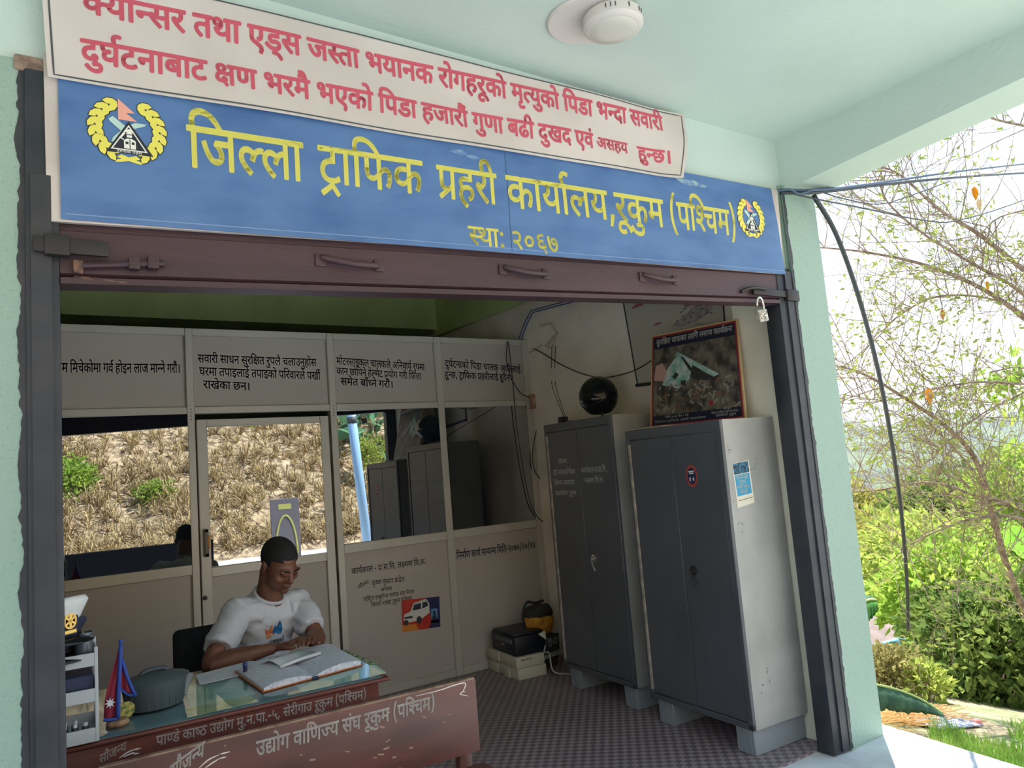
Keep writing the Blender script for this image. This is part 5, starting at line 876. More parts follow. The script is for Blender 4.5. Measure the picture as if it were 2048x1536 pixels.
# ---------------------------------------------------------------- on the cupboards
W2 = world_of(c2); W1 = world_of(c1)
HELM = mat('glossy_black_helmet', (16, 18, 24), .22)
hp = W2 @ Vector((.145, .285, 1.776))
hl = thing('motorbike_helmet', 'glossy black motorbike helmet on top of the lettered cupboard', 'helmet', tuple(hp), math.radians(15))
b = bmesh.new(); ball(b, (0, 0, .145), (.135, .128, .135), 32)
for v in b.verts:
    if v.co.z < .03: v.co.z = .03 - (.03 - v.co.z) * .35; 
    if v.co.z < .09: v.co.x *= 1 - (.09 - v.co.z) * 1.2; v.co.y *= 1 - (.09 - v.co.z) * 1.0
obj('shell', b, HELM, hl, smooth=True)
b = bmesh.new(); ball(b, (-.006, 0, .125), (.139, .115, .062), 28)
obj('visor', b, mat('dark_visor', (8, 10, 16), .12), hl, smooth=True)
b = bmesh.new()
for s in (-1, 1): lathe(b, [(0, -.006), (.022, -.006), (.022, .006), (0, .008)], n=16); 
xf(b, Matrix.Translation((.0, -.125, .14)) @ Matrix.Rotation(PI / 2, 4, 'X')); obj('visor_pivot', b, BLACK, hl, smooth=SM)
obj('strap', tube(bmesh.new(), spline([(-.06, -.06, .04), (-.085, -.07, .01), (-.10, -.06, -.0), (-.12, -.05, -.004)], 4), .006, 6), BLACK, hl, smooth=True)
ap = W2 @ Vector((.10, .66, 1.776))
ad = thing('power_adapter', 'small black power adapter on the far end of the lettered cupboard', 'adapter', tuple(ap), math.radians(-4))
obj('adapter_body', BX(-.03, .03, -.022, .022, 0, .048, .004), BLACK, ad, smooth=SM)
obj('cord', tube(bmesh.new(), spline([(0, -.02, .012), (-.01, -.06, .008), (-.03, -.10, .007), (0, -.14, .007)], 4), .005, 6), BLACK, ad, smooth=True)
pb = bmesh.new(); box(pb, .02, .25, .45, .74, 1.6585, 1.668, .002, 1)
tag(obj('cardboard_sheet', xf(pb, W1), mat('dusty_cardboard', (176, 164, 144), .9, var=.2, scale=20)), 'dusty pale cardboard sheet on the near cupboard beside the poster', 'cardboard')
# leaning road-safety poster
PB = [Vector((3.30, 3.335, 1.6705)), Vector((3.30, 2.615, 1.6605)), Vector((3.402, 2.680, 2.222)), Vector((3.402, 3.345, 2.252))]
pn = (PB[1] - PB[0]).cross(PB[3] - PB[0]).normalized()
if pn.x > 0: pn = -pn
def onpost(u, v, d=0): return tuple((PB[0] * (1 - u) + PB[1] * u) * (1 - v) + (PB[3] * (1 - u) + PB[2] * u) * v + pn * (.0006 * d))
ps = thing('crash_poster', 'dark blue framed poster of a bus wreck leaning on the near cupboard', 'poster', (3.30, 2.975, 1.666))
def pflat(name, polys, m, d, par=ps):
    b = bmesh.new()
    for p in polys: poly(b, [onpost(u, v, d) for u, v in p])
    return obj(name, b, m, par, world=True)
rect = lambda u0, v0, u1, v1: [(u0, v0), (u1, v0), (u1, v1), (u0, v1)]
obj('board', poly(bmesh.new(), [onpost(u, v) for u, v in rect(0, 0, 1, 1)], tuple(-pn * .012)), mat('poster_edge', (196, 170, 120), .6), ps, world=True)
pflat('red_border', [rect(.012, .012, .988, .985)], mat('poster_red', (150, 44, 48), .5), 1)
pflat('navy_field', [rect(.028, .025, .972, .965)], mat('poster_navy', (26, 26, 52), .5), 2)
ph = pflat('crash_photo', [rect(.032, .12, .968, .84)], mat('poster_hillside', (112, 104, 92), .6, rgb2=(44, 42, 42), scale=14, lo=.38, hi=.62), 3)
pflat('bus_side', [[(.14, .44), (.20, .60), (.34, .76), (.50, .62), (.46, .46), (.34, .38)], [(.30, .74), (.33, .77), (.78, .47), (.72, .45)]], mat('poster_bus_white', (186, 196, 194), .6, rgb2=(120, 170, 160), scale=20), 4, ph)
pflat('bus_window', [[(.36, .72), (.40, .70), (.50, .56), (.47, .54)], [(.36, .46), (.42, .46), (.42, .40), (.36, .40)], [(.30, .56), (.34, .53), (.30, .48), (.26, .51)], [(.48, .58), (.70, .46), (.66, .42), (.50, .46)]], BLACK, 5, ph)
R = random.Random(11); q1, q2, q3 = [], [], []
for _ in range(110):
    u = R.uniform(.05, .94); v = R.uniform(.14, .44); a = R.uniform(0, 3); l = R.uniform(.008, .035); w = R.uniform(.004, .012); ca, sa = math.cos(a), math.sin(a)
    (q1, q1, q2, q3)[R.randrange(4)].append([(u + ca * x - sa * y, v + sa * x + ca * y) for x, y in ((-l, -w), (l, -w), (l, w), (-l, w))])
pflat('pale_debris', q1, mat('poster_debris', (140, 134, 122), .6), 5, ph); pflat('dark_debris', q2, BLACK, 4.5, ph); pflat('brown_debris', q3, mat('poster_brown', (120, 84, 66), .6), 4.7, ph)
pflat('pink_haze', [[(.04, .50), (.06, .66), (.14, .68), (.20, .58), (.16, .48)]], mat('poster_pink', (190, 150, 138), .6), 4, ph)
pflat('red_dress', [[(.66, .215), (.70, .21), (.71, .17), (.66, .165)]], mat('poster_red', (150, 44, 48)), 6, ph)
def ptxt(key, u0, v0, w, h, bold, slant=.0):
    return text_mesh([(key, 0, 0, w, h, slant)], bold, 2, lambda x, y: onpost(u0 + x, v0 + y, 6))
PW = mat('poster_white', (206, 206, 200), .6)
obj('poster_title', ptxt('q1', .065, .885, .88, .085, .03, .15), PW, ps, world=True)
for key, u, v, w in (('q2', .18, .085, .26), ('q3', .06, .045, .56), ('q4', .80, .105, .07), ('q3', .68, .075, .26), ('c4', .72, .045, .2)): obj('poster_small_print', ptxt(key, u, v, w, .032, .01), PW, ps, world=True)

# ---------------------------------------------------------------- right wall: chart, wires, clips
XW = 3.678
PAPER = mat('white_chart_paper', (196, 188, 178), .6)
ch = thing('wall_chart', 'white rolled wall chart with red headings hanging behind the poster', 'chart', (XW, 3.4, 2.0))
obj('chart_sheet', poly(bmesh.new(), [(XW - .006, 3.79, 2.0), (XW - .006, 3.0, 1.96), (XW - .006, 2.955, 2.74), (XW - .006, 3.865, 2.78)], (.004, 0, 0)), PAPER, ch, world=True)
b = bmesh.new(); tube(b, [(XW - .012, 3.80, 1.998), (XW - .012, 2.99, 1.957)], .012, 8); obj('bottom_rod', b, BLACK, ch, world=True, smooth=SM)
b = bmesh.new(); tube(b, [(XW - .010, 3.79, 2.0), (XW - .010, 3.868, 2.78)], .0045, 6); tube(b, [(XW - .010, 3.0, 2.0), (XW - .010, 2.957, 2.74)], .0045, 6); obj('sheet_edge', b, BLACK, ch, world=True)
def onw(u, v, d=0):
    p = at(u, v, 0, XW - .0068 - d * .0005); return tuple(p)
b = bmesh.new()
poly(b, [onw(1340, 655), onw(1376, 625), (onw(1388, 607)), onw(1424, 606), onw(1426, 617), onw(1400, 640), onw(1370, 652)])
obj('map_drawing', b, mat('chart_grey', (150, 142, 146), .7, rgb2=(176, 160, 160), scale=30), ch, world=True)
b = bmesh.new(); R = random.Random(3)
for _ in range(26):
    u, v = R.uniform(1345, 1422), R.uniform(607, 652); l = R.uniform(3, 8); a = R.uniform(-1, .6)
    poly(b, [onw(u, v, 1), onw(u + l * math.cos(a), v + l * math.sin(a), 1), onw(u + l * math.cos(a) + .8, v + l * math.sin(a) + 1.6, 1), onw(u + .8, v + 1.6, 1)])
obj('map_print', b, INKD, ch, world=True)
b = bmesh.new()
for u, v, l in ((1264, 614, 22), (1268, 610, 30), (1308, 648, 14), (1372, 610, 18)): poly(b, [onw(u, v, 1), onw(u + l, v - l * .33, 1), onw(u + l, v - l * .33 + 4, 1), onw(u, v + 4, 1)])
obj('red_heading', b, mat('chart_red', (160, 90, 96), .7), ch, world=True)
def wline(L, off=.008): return [tuple(at(u, v, 0, XW - off)) for u, v in L]
BLUEW = mat('blue_wire', (44, 84, 146), .5); BROWNW = mat('brown_wire', (74, 58, 52), .6); CLIP = mat('white_conduit_plastic', (206, 194, 182), .6)
tag(obj('blue_wire', tube(bmesh.new(), wline([(1200, 580), (1145, 599), (1110, 608), (1062, 621), (1048, 648), (1036, 682)]), .0042, 6), BLUEW), 'outer blue wire clipped high on the wall above the partition end', 'wire')
tag(obj('blue_wire', tube(bmesh.new(), wline([(1200, 586), (1146, 604), (1110, 613), (1066, 625), (1053, 650), (1042, 682)]), .0042, 6), BLUEW), 'inner blue wire beside the other above the partition end', 'wire')
def plank(L, w, d):
    b = bmesh.new()
    for a, c in zip(L, L[1:]):
        p, q = at(*a, 0, XW), at(*c, 0, XW); t = (q - p).normalized(); s = Vector((1, 0, 0)).cross(t) * w / 2
        poly(b, [p - s, q - s, q + s, p + s], (-d, 0, 0))
    return b
tag(obj('broken_conduit', plank([(1082, 652), (1104, 645), (1116, 668), (1108, 690), (1098, 695)], .018, .016), CLIP), 'broken white cable conduit bent into a hook on the cream wall', 'conduit')
tag(obj('broken_conduit', plank([(1110, 672), (1092, 692)], .022, .014), CLIP), 'short loose piece of white conduit under the hooked one', 'conduit')
tag(obj('broken_conduit', plank([(1060, 705), (1086, 689)], .016, .012), CLIP), 'slanting strip of white conduit nearest the partition end', 'conduit')
tag(obj('sagging_wire', tube(bmesh.new(), spline(wline([(1066, 697), (1086, 707), (1120, 728), (1160, 746), (1200, 755), (1240, 750), (1275, 738), (1310, 716)], .012), 4), .0042, 6), BROWNW), 'brown wire sagging along the wall above the helmet', 'wire')
for n_, (du, lab) in enumerate(((0, 'left of two thin wires dropping from the conduit to the adapter'), (7, 'right of two thin wires dropping from the conduit to the adapter'))):
    L = [tuple(at(u, v, 0, x)) for u, v, x in ((1104 + du, 692, XW - .01), (1103 + du, 720, XW - .012), (1104 + du, 770, XW - .015))] + [tuple(ap + Vector((.01 + .006 * n_, -.01 * n_, .046)))]
    tag(obj('adapter_wire', tube(bmesh.new(), spline(L, 5), .0028, 6), BROWNW), lab, 'wire')
sw = thing('switch_box', 'small brownish switch box at the top right end of the partition', 'switch', (3.655, 5.03, 2.03))
obj('box_shell', BX(-.02, .02, -.02, .02, -.06, .06, .004), mat('tan_plastic', (168, 130, 108), .6), sw, smooth=SM)
obj('rocker', BX(-.010, .010, -.026, -.019, -.02, .02, .002), mat('cream_plastic', (196, 180, 160), .6), sw)
def pwire(L, y=5.045): return [tuple(at(u, v, 1, y)) for u, v in L]
tag(obj('hanging_wire', tube(bmesh.new(), spline(pwire([(1017, 684), (1021, 720), (1026, 770), (1032, 840), (1040, 900), (1050, 960), (1062, 1010), (1076, 1035), (1086, 1043)]), 5), .004, 6), BLACK), 'long black wire hanging straight down across the right-hand pane', 'wire')
tag(obj('hanging_wire', tube(bmesh.new(), spline(pwire([(1015, 682), (1013, 720), (1022, 755), (1040, 785), (1060, 796), (1075, 806), (1080, 830), (1073, 860), (1066, 895), (1066, 930), (1074, 950), (1085, 962)]), 5), .004, 6), BLACK), 'black wire looping over the partition end beside the lettered cupboard', 'wire')

# ---------------------------------------------------------------- corner: trays, printer, bag, plate
BEIGE = mat('beige_tray_plastic', (206, 198, 178), .5); PRNT = mat('black_printer_plastic', (26, 29, 38), .4)
t = thing('printer_tray', 'beige plastic printer tray on the floor in the corner, lower of two', 'tray', (3.02, 4.60, 0), math.radians(-6))
b = BX(0, .235, 0, .46, .0, .078, .006); box(b, -.012, .02, .12, .2, 0, .06, .004); obj('tray_shell', b, BEIGE, t, smooth=SM)
b = bmesh.new(); box(b, -.012, .0, .30, .44, .0, .07, .004); obj('side_clip', b, BEIGE, t, smooth=SM)
t = thing('printer_tray', 'beige plastic printer tray stacked under the black printer, upper of two', 'tray', (3.015, 4.605, .0785), math.radians(-6))
obj('tray_shell', BX(.0, .235, .0, .47, 0, .078, .01), BEIGE, t, smooth=SM); obj('pull_slot', BX(.04, .13, -.004, .004, .05, .062, .002), mat('tray_shadow', (150, 140, 122), .6), t); obj('side_clip', BX(-.012, .004, .26, .45, .012, .078, .004), BEIGE, t, smooth=SM)
t = thing('laser_printer', 'black laser printer standing on two beige trays in the corner', 'printer', (3.02, 4.62, .157), math.radians(-6))
b = BX(.005, .265, .0, .38, 0, .135, .014); obj('printer_body', b, PRNT, t, smooth=SM)
obj('top_cover', BX(.01, .26, .03, .36, .133, .152, .008), PRNT, t, smooth=SM)
b = BX(-.002, .008, .04, .30, .085, .115, .002); obj('control_panel', b, mat('printer_panel', (96, 100, 108), .4), t)
obj('status_light', BX(-.003, .006, .17, .21, .062, .067), CHALK, t)
obj('paper_corner', poly(bmesh.new(), [(.20, -.004, .13), (.258, -.004, .145), (.262, -.004, .08)], (0, .003, 0)), CREST['w'], t)
yb = thing('carrier_bag', 'yellow and black bag slumped behind the lettered cupboard in the corner', 'bag', (3.36, 4.78, .0))
b = bmesh.new(); ball(b, (0, 0, .33), (.13, .09, .12), 24)
for v in b.verts: v.co += Vector((0, 0, .012 * noise.noise(v.co * 20)))
o = obj('bag_body', b, mat('yellow_bag_fabric', (204, 146, 44), .7, rgb2=(170, 112, 30), scale=20), yb, smooth=True)
b = bmesh.new(); ball(b, (.0, .0, .40), (.125, .095, .065), 20); 
for v in b.verts: v.co += Vector((0, 0, .03 * noise.noise(v.co * 14)))
obj('bag_flap', b, mat('dark_bag_fabric', (52, 50, 52), .8), yb, smooth=True)
obj('bag_strap', tube(bmesh.new(), spline([(-.13, -.01, .30), (-.155, -.02, .40), (-.11, -.02, .49), (-.02, 0, .47), (.06, 0, .475)], 5), .010, 8), BLACK, yb, smooth=True)
b = bmesh.new(); box(b, -.10, .10, -.08, .08, 0, .24, .02); obj('bag_base', b, mat('dark_bag_fabric', (52, 50, 52)), yb, smooth=SM)
npz = thing('number_plate', 'black number plate with white digits propped below the yellow bag', 'number plate', (3.37, 4.665, .12), math.radians(12))
obj('plate', BX(-.10, .10, 0, .008, 0, .12, .003), BLACK, npz, smooth=SM)
obj('digits', text_mesh([('n2', -.085, .035, .16, .12, 0)], .02, 3, lambda x, y: (x, -.001, y)), CHALK, npz)
obj('rail', BX(-.16, .10, -.02, .03, -.03, -.004, .003), BODY, npz, smooth=SM)
tag(obj('white_cable', tube(bmesh.new(), spline([(3.22, 4.62, .26), (3.27, 4.60, .20), (3.24, 4.57, .16), (3.29, 4.58, .14), (3.27, 4.52, .03), (3.34, 4.44, .008), (3.40, 4.40, .008)], 6), .006, 6), CHALK), 'white cable trailing from the printer to the floor by the cupboard leg', 'cable')
# ---------------------------------------------------------------- desk
WOOD = mat('red_brown_varnish', (122, 68, 58), 0.4, rgb2=(96, 50, 44), scale=4, stretch=(.6, 6, 6), spec=.5)
WOODB = mat('worn_bench_varnish', (108, 64, 56), 0.45, rgb2=(80, 52, 47), scale=3.5, stretch=(.7, 3, 3), lo=.35, hi=.65)
CHK = mat('white_hand_lettering', (214, 204, 194), .8)
def thin_glass():
    M = bpy.data.materials.new('desk_glass'); M.use_nodes = True; n = M.node_tree.nodes; L = M.node_tree.links
    n.remove(n['Principled BSDF']); g = n.new('ShaderNodeBsdfGlossy'); g.inputs['Roughness'].default_value = 0.03
    t = n.new('ShaderNodeBsdfTransparent'); t.inputs['Color'].default_value = (.88, .96, .96, 1); f = n.new('ShaderNodeFresnel'); f.inputs['IOR'].default_value = 1.5
    mx = n.new('ShaderNodeMixShader'); ge = n.new('ShaderNodeNewGeometry'); iv = n.new('ShaderNodeMath'); iv.operation = 'SUBTRACT'; iv.inputs[0].default_value = 1; L.new(ge.outputs['Backfacing'], iv.inputs[1]); ml = n.new('ShaderNodeMath'); ml.operation = 'MULTIPLY'; L.new(iv.outputs[0], ml.inputs[0]); L.new(f.outputs[0], ml.inputs[1]); L.new(ml.outputs[0], mx.inputs[0]); L.new(t.outputs[0], mx.inputs[1]); L.new(g.outputs[0], mx.inputs[2]); L.new(mx.outputs[0], n['Material Output'].inputs[0]); return M
DG = thin_glass()
RZ = math.radians(-3.9)
dk = thing('office_desk', 'red brown wooden office desk with a glass covered top and white lettering', 'desk', (1.222, 2.748, 0), RZ)
WD = world_of(dk); DX = WD.to_3x3() @ Vector((1, 0, 0)); DYv = WD.to_3x3() @ Vector((0, 1, 0))
b = bmesh.new(); box(b, -1.62, .0, .0, .70, .734, .748, .005, 3); obj('desktop', b, WOOD, dk, smooth=SM)
obj('green_baize', BX(-1.56, -.02, .02, .68, .7482, .7495), mat('blue_grey_felt', (138, 150, 156), .9, rgb2=(124, 136, 142), scale=6), dk)
o = obj('glass_top', BX(-1.60, -.012, .010, .692, .7525, .7595, .002, 1), DG, dk, smooth=SM)
obj('front_apron', BX(-1.60, -.045, .006, .030, .600, .7335, .003, 1), WOOD, dk, smooth=SM)
b = bmesh.new(); box(b, -1.60, -.045, .002, .034, .592, .602, .003, 1); obj('moulding', b, WOOD, dk, smooth=SM)
obj('modesty_panel', BX(-1.58, -.06, .036, .050, .08, .602), WOOD, dk)
obj('side_panel', BX(-.062, -.045, .05, .66, .02, .733), WOOD, dk); obj('side_panel', BX(-1.60, -1.583, .05, .66, .02, .733), WOOD, dk)
for x, y in ((-.055, .04), (-.055, .65), (-1.59, .04), (-1.59, .65)): obj('leg', BX(x - .03, x + .03, y - .02, y + .04, 0, .60, .004), WOOD, dk, smooth=SM)
def onfront(p0, off):
    return lambda x, z: tuple(WD.inverted() @ (p0 + DX * x + Vector((0, 0, z)) - DYv * off))
AP = WD @ Vector((0, .006, 0)); AN = DYv
def line_on(p0, nrm, ua, va, ub, vb):
    a, c = hit(ua, va, p0, nrm), hit(ub, vb, p0, nrm); l = (Vector((c.x, c.y, 0)) - Vector((a.x, a.y, 0))).length; return a, l, (c.z - a.z) / l
a, l, k = line_on(AP, AN, 312, 1487, 731, 1392)
me = text_mesh([('d1', 0, -.007, l, .047, .06)], .012, 3, lambda x, y: onfront(a, .0012)(x, k * x + y)); obj('front_lettering', me, CHK, dk)
a, l, k = line_on(AP, AN, 198, 1528, 252, 1500)
me = text_mesh([('s', 0, 0, l, .040, .1)], .010, 3, lambda x, y: onfront(a, .0012)(x, k * x + y)); obj('front_lettering', me, CHK, dk)
def stroke(parent, Wm, p0, nrm, px, w, m, name='flourish', off=.0012):
    P = [hit(u, v, p0, nrm) for u, v in px]; vs, fs = [], []
    P = spline(P, 4)
    for i, p in enumerate(P):
        t = (P[min(i + 1, len(P) - 1)] - P[max(0, i - 1)]).normalized(); s = t.cross(nrm).normalized() * w * (.4 + .6 * math.sin(PI * i / (len(P) - 1)))
        for q in (p + s, p - s): vs.append(tuple(Wm.inverted() @ (q - nrm * off)))
        if i: kk = 2 * i; fs.append((kk - 2, kk - 1, kk + 1, kk))
    return obj(name, pydata(name, vs, fs), m, parent)
for px in ([(238, 1516), (256, 1504), (276, 1496)], [(246, 1514), (262, 1507), (270, 1505)], [(268, 1499), (274, 1498), (282, 1496)], [(266, 1508), (272, 1507), (278, 1506)]): stroke(dk, WD, AP, AN, px, .0022, CHK)

# ---------------------------------------------------------------- bench
BZ = math.radians(-3.7)
bn2 = thing('visitor_bench', 'worn brown wooden bench whose backrest carries white hand lettering, in front of the desk', 'bench', (.93, 2.45, 0), BZ)
WB = world_of(bn2); BXv = WB.to_3x3() @ Vector((1, 0, 0)); BYv = WB.to_3x3() @ Vector((0, 1, 0))
pr = hit(951, 1357, (1.444, 2.487, .74), BYv); lr = WB.inverted() @ pr
pbm = hit(959, 1502, pr, BYv); lb = WB.inverted() @ pbm
XR, ZT, ZB, YB = lr.x, lr.z, lb.z, lr.y
obj('backrest', BX(XR - 1.22, XR, YB, YB + .022, ZB, ZT, .004), WOODB, bn2, smooth=SM)
b = bmesh.new(); box(b, XR - 1.22, XR - .004, YB + .001, YB + .021, ZT - .003, ZT + .004, .002)
obj('top_edge', b, mat('bare_wood_edge', (150, 122, 100), .7, rgb2=(110, 80, 66), scale=20), bn2)
obj('seat', BX(XR - 1.22, XR + .0, YB - .40, YB - .02, .43, .455, .006), WOODB, bn2, smooth=SM)
for x in (XR - .05, XR - 1.17):
    obj('leg', BX(x - .025, x + .025, YB + .0235, YB + .065, 0, ZT - .06, .004), WOODB, bn2, smooth=SM)
    obj('leg', BX(x - .025, x + .025, YB - .40, YB - .36, 0, .43, .004), WOODB, bn2, smooth=SM)
    obj('side_rail', BX(x - .02, x + .02, YB - .36, YB + .03, .36, .42, .004), WOODB, bn2, smooth=SM)
BP = WB @ Vector((0, YB, 0))
def onback(p0, off): return lambda x, z: tuple(WB.inverted() @ (p0 + BXv * x + Vector((0, 0, z)) - BYv * off))
a, l, k = line_on(BP, BYv, 512, 1512, 868, 1417)
obj('backrest_lettering', text_mesh([('n1', 0, 0, l, .068, .05)], .016, 3, lambda x, y: onback(a, .0012)(x, k * x + y)), CHK, bn2)
a, l, k = line_on(BP, BYv, 338, 1562, 408, 1510)
obj('backrest_lettering', text_mesh([('s', 0, 0, l, .062, .1)], .018, 3, lambda x, y: onback(a, .0012)(x, k * x + y)), CHK, bn2)
for px in ([(398, 1536), (416, 1520), (438, 1509)], [(410, 1536), (424, 1526), (440, 1516)], [(440, 1508), (448, 1506), (460, 1503)], [(440, 1517), (446, 1515), (452, 1514)], [(832, 1392), (880, 1380), (906, 1371), (930, 1366), (926, 1382), (920, 1388), (936, 1392)]): stroke(bn2, WB, BP, BYv, px, .0022, CHK)
R = random.Random(6); b = bmesh.new()
for _ in range(26):
    x, z = R.uniform(XR - 1.0, XR - .02), R.uniform(ZB + .02, ZT - .02); w, h = R.uniform(.002, .012), R.uniform(.001, .004); an = R.uniform(-.5, .5)
    poly(b, [tuple(Vector((x, YB - .0008, z)) + Vector((math.cos(an) * p - math.sin(an) * q, 0, math.sin(an) * p + math.cos(an) * q))) for p, q in ((-w, -h), (w, -h * .6), (w * .8, h), (-w * .9, h * .7))])
obj('scratch', b, mat('scratched_wood', (160, 128, 108), .8), bn2)

# ---------------------------------------------------------------- on the desk
ZD = .7602
def ondesk(u, v, z=ZD): return at(u, v, 2, z)
WHITEP = mat('white_paper', (222, 222, 226), .7, rgb2=(206, 208, 216), scale=12); WRIT = mat('handwritten_page', (220, 220, 228), .7, rgb2=(184, 186, 204), scale=70, stretch=(1, 3, 1), lo=.36, hi=.56)
def sheet(name, px, label, z, m=WHITEP, th=.0016, cat='paper', group=None):
    b = bmesh.new(); P = [ondesk(u, v, z) for u, v in px]
    if (P[1] - P[0]).cross(P[2] - P[0]).z < 0: P = P[::-1]
    poly(b, P, (0, 0, th)); return tag(obj(name, b, m), label, cat, group)
# sheets lying under the glass
UG = 'documents under the desk glass'
GRP = mat('pale_document', (196, 214, 200), .7, rgb2=(176, 198, 188), scale=18)
b = bmesh.new()
sheet('document', [(368, 1372), (384, 1420), (512, 1388), (470, 1352)], 'pale document under the desk glass right of the grey tub', .7497, GRP, .0008)
sheet('document', [(588, 1366), (604, 1384), (772, 1345), (745, 1326)], 'pale document under the glass at the near free corner of the desk', .7497, GRP, .0008)
sheet('document', [(690, 1300), (668, 1310), (738, 1330), (765, 1330)], 'mottled document under the glass along the free end of the desk', .7506, mat('mottled_document', (190, 196, 150), .7, rgb2=(60, 84, 70), scale=60), .0008)
sheet('document', [(368, 1418), (376, 1436), (516, 1402), (500, 1392)], 'yellowed document strip under the glass near the front edge', .7506, mat('yellowed_document', (190, 190, 120), .7, rgb2=(150, 170, 140), scale=30), .0008)
sheet('paper_slip', [(366, 1388), (376, 1345), (387, 1347), (372, 1389)], 'narrow white paper slip leaning out from behind the grey tub', ZD, WHITEP, .001)
sheet('paper_sheet', [(391, 1351), (400, 1370), (486, 1350), (545, 1327), (500, 1322)], 'white sheet lying left of the open register', ZD, WHITEP)
# open register
lg = thing('open_register', 'open handwritten register with orange page edges lying on the desk before the man', 'register', tuple(ondesk(590, 1345)), 0)
c = [ondesk(*p) for p in ((472, 1345), (528, 1384), (722, 1331), (662, 1296))]
sp0 = c[1].lerp(c[2], .50); sp1 = c[0].lerp(c[3], .50)
def page(a, bb, cc, dd, h0, h1, th):     # a,bb outer near/far... builds a curved page block
    vs, fs = [], []; N = 8
    for lay in (0, 1):
        for i in range(N + 1):
            t = i / N; z = (h0 + (h1 - h0) * t + .015 * math.sin(PI * t) ** .7 * (1 if lay else 0)) * lay
            for p in (a.lerp(bb, t), dd.lerp(cc, t)): vs.append((p.x, p.y, ZD + .004 + z))
    M_ = 2 * (N + 1)
    for i in range(N):
        k = 2 * i; fs += [(k, k + 1, k + 3, k + 2), (M_ + k, M_ + k + 2, M_ + k + 3, M_ + k + 1), (k, k + 2, M_ + k + 2, M_ + k), (k + 1, M_ + k + 1, M_ + k + 3, k + 3)]
    fs += [(0, M_, M_ + 1, 1), (2 * N, 2 * N + 1, M_ + 2 * N + 1, M_ + 2 * N)]
    return pydata('page_block', vs, fs)
obj('page_block', page(c[1], sp0, sp1, c[0], .010, .002, 0), WRIT, lg, world=True, smooth=SM)
obj('page_block', page(sp0, c[2], c[3], sp1, .002, .014, 0), WRIT, lg, world=True, smooth=SM)
ORG = mat('orange_cover_edge', (190, 110, 62), .6); b = bmesh.new()
q = [p + (p - (c[0] + c[2]) / 2) * .03 for p in c]
poly(b, [(p.x, p.y, ZD + .0005) for p in (q if (q[1] - q[0]).cross(q[2] - q[0]).z > 0 else q[::-1])], (0, 0, .0034)); obj('cover', b, ORG, lg, world=True)
b = bmesh.new(); tube(b, [sp0 + Vector((0, -.004, .002)) - DX * .012, sp0 + Vector((0, -.004, .002)) + DX * .012], .006, 8); obj('spine_end', b, NAVY, lg, world=True)
# folded white sheet resting on the register
P = [ondesk(*p, ZD + .022) for p in ((512, 1331), (566, 1334), (640, 1306), (566, 1316))]
vs, fs = [], []
for i in range(9):
    t = i / 8; e = .022 * math.sin(PI * t) ** 2 + .003
    A0, A1 = P[0].lerp(P[1], t), P[3].lerp(P[2], t); vs += [(A0.x, A0.y, ZD + .020 + e), (A1.x, A1.y, ZD + .024 + e)]
    if i: k = 2 * i; fs.append((k - 2, k, k + 1, k - 1))
o = tag(obj('folded_paper', pydata('folded_paper', vs, fs), WHITEP, smooth=True), 'curled white sheet resting on the open register by the man', 'paper')
so_ = o.modifiers.new('s', 'SOLIDIFY'); so_.thickness = .0015
a, c2_ = ondesk(560, 1334, ZD + .032), ondesk(640, 1306, ZD + .036)
tag(obj('rolled_paper', tube(bmesh.new(), [a, a.lerp(c2_, .5) + Vector((0, 0, .003)), c2_], .007, 10), WHITEP, smooth=True), 'white rolled paper lying across the open register', 'paper')
p = ondesk(491, 1352)
mk = thing('marker_pen', 'short dark blue marker standing on the register beside the curled page', 'marker', (p.x, p.y, ZD + .016))
obj('barrel', lathe(bmesh.new(), [(0, 0), (.008, 0), (.0085, .004), (.0085, .024), (0, .024)], n=16), NAVY, mk, smooth=SM); obj('cap', lathe(bmesh.new(), [(.0092, .023), (.0092, .034), (.006, .038), (0, .038)], n=16), mat('blue_cap', (40, 56, 120), .4), mk, smooth=SM)
# grey tub with lid
tb = thing('lidded_tub', 'grey plastic oval tub with a lid and handle on the desk', 'tub', (.452, 3.055, ZD), math.radians(8))
TUBM = mat('slate_tub_plastic', (74, 84, 90), .5)
obj('tub_body', lathe(bmesh.new(), [(0, 0), (.088, 0), (.094, .004), (.108, .085), (.112, .086), (.112, .094), (0, .094)], n=48, sy=.80), TUBM, tb, smooth=SM)
b = bmesh.new()
for k in range(24):
    a_ = 2 * PI * k / 24; tube(b, [(.0945 * math.cos(a_), .0945 * .8 * math.sin(a_), .008), (.1075 * math.cos(a_), .1075 * .8 * math.sin(a_), .083)], .0012, 5)
obj('rib', b, TUBM, tb, smooth=True)
ld = obj('lid', lathe(bmesh.new(), [(.116, .090), (.118, .096), (.108, .102), (.06, .114), (.02, .118), (0, .118)], n=48, sy=.80), TUBM, tb, smooth=SM)
obj('lid_handle', tube(bmesh.new(), spline([(-.045, 0, .112), (-.035, 0, .124), (0, 0, .128), (.035, 0, .124), (.045, 0, .112)], 4), .008, 8), mat('dark_tub_handle', (62, 72, 80), .5), ld, smooth=True)
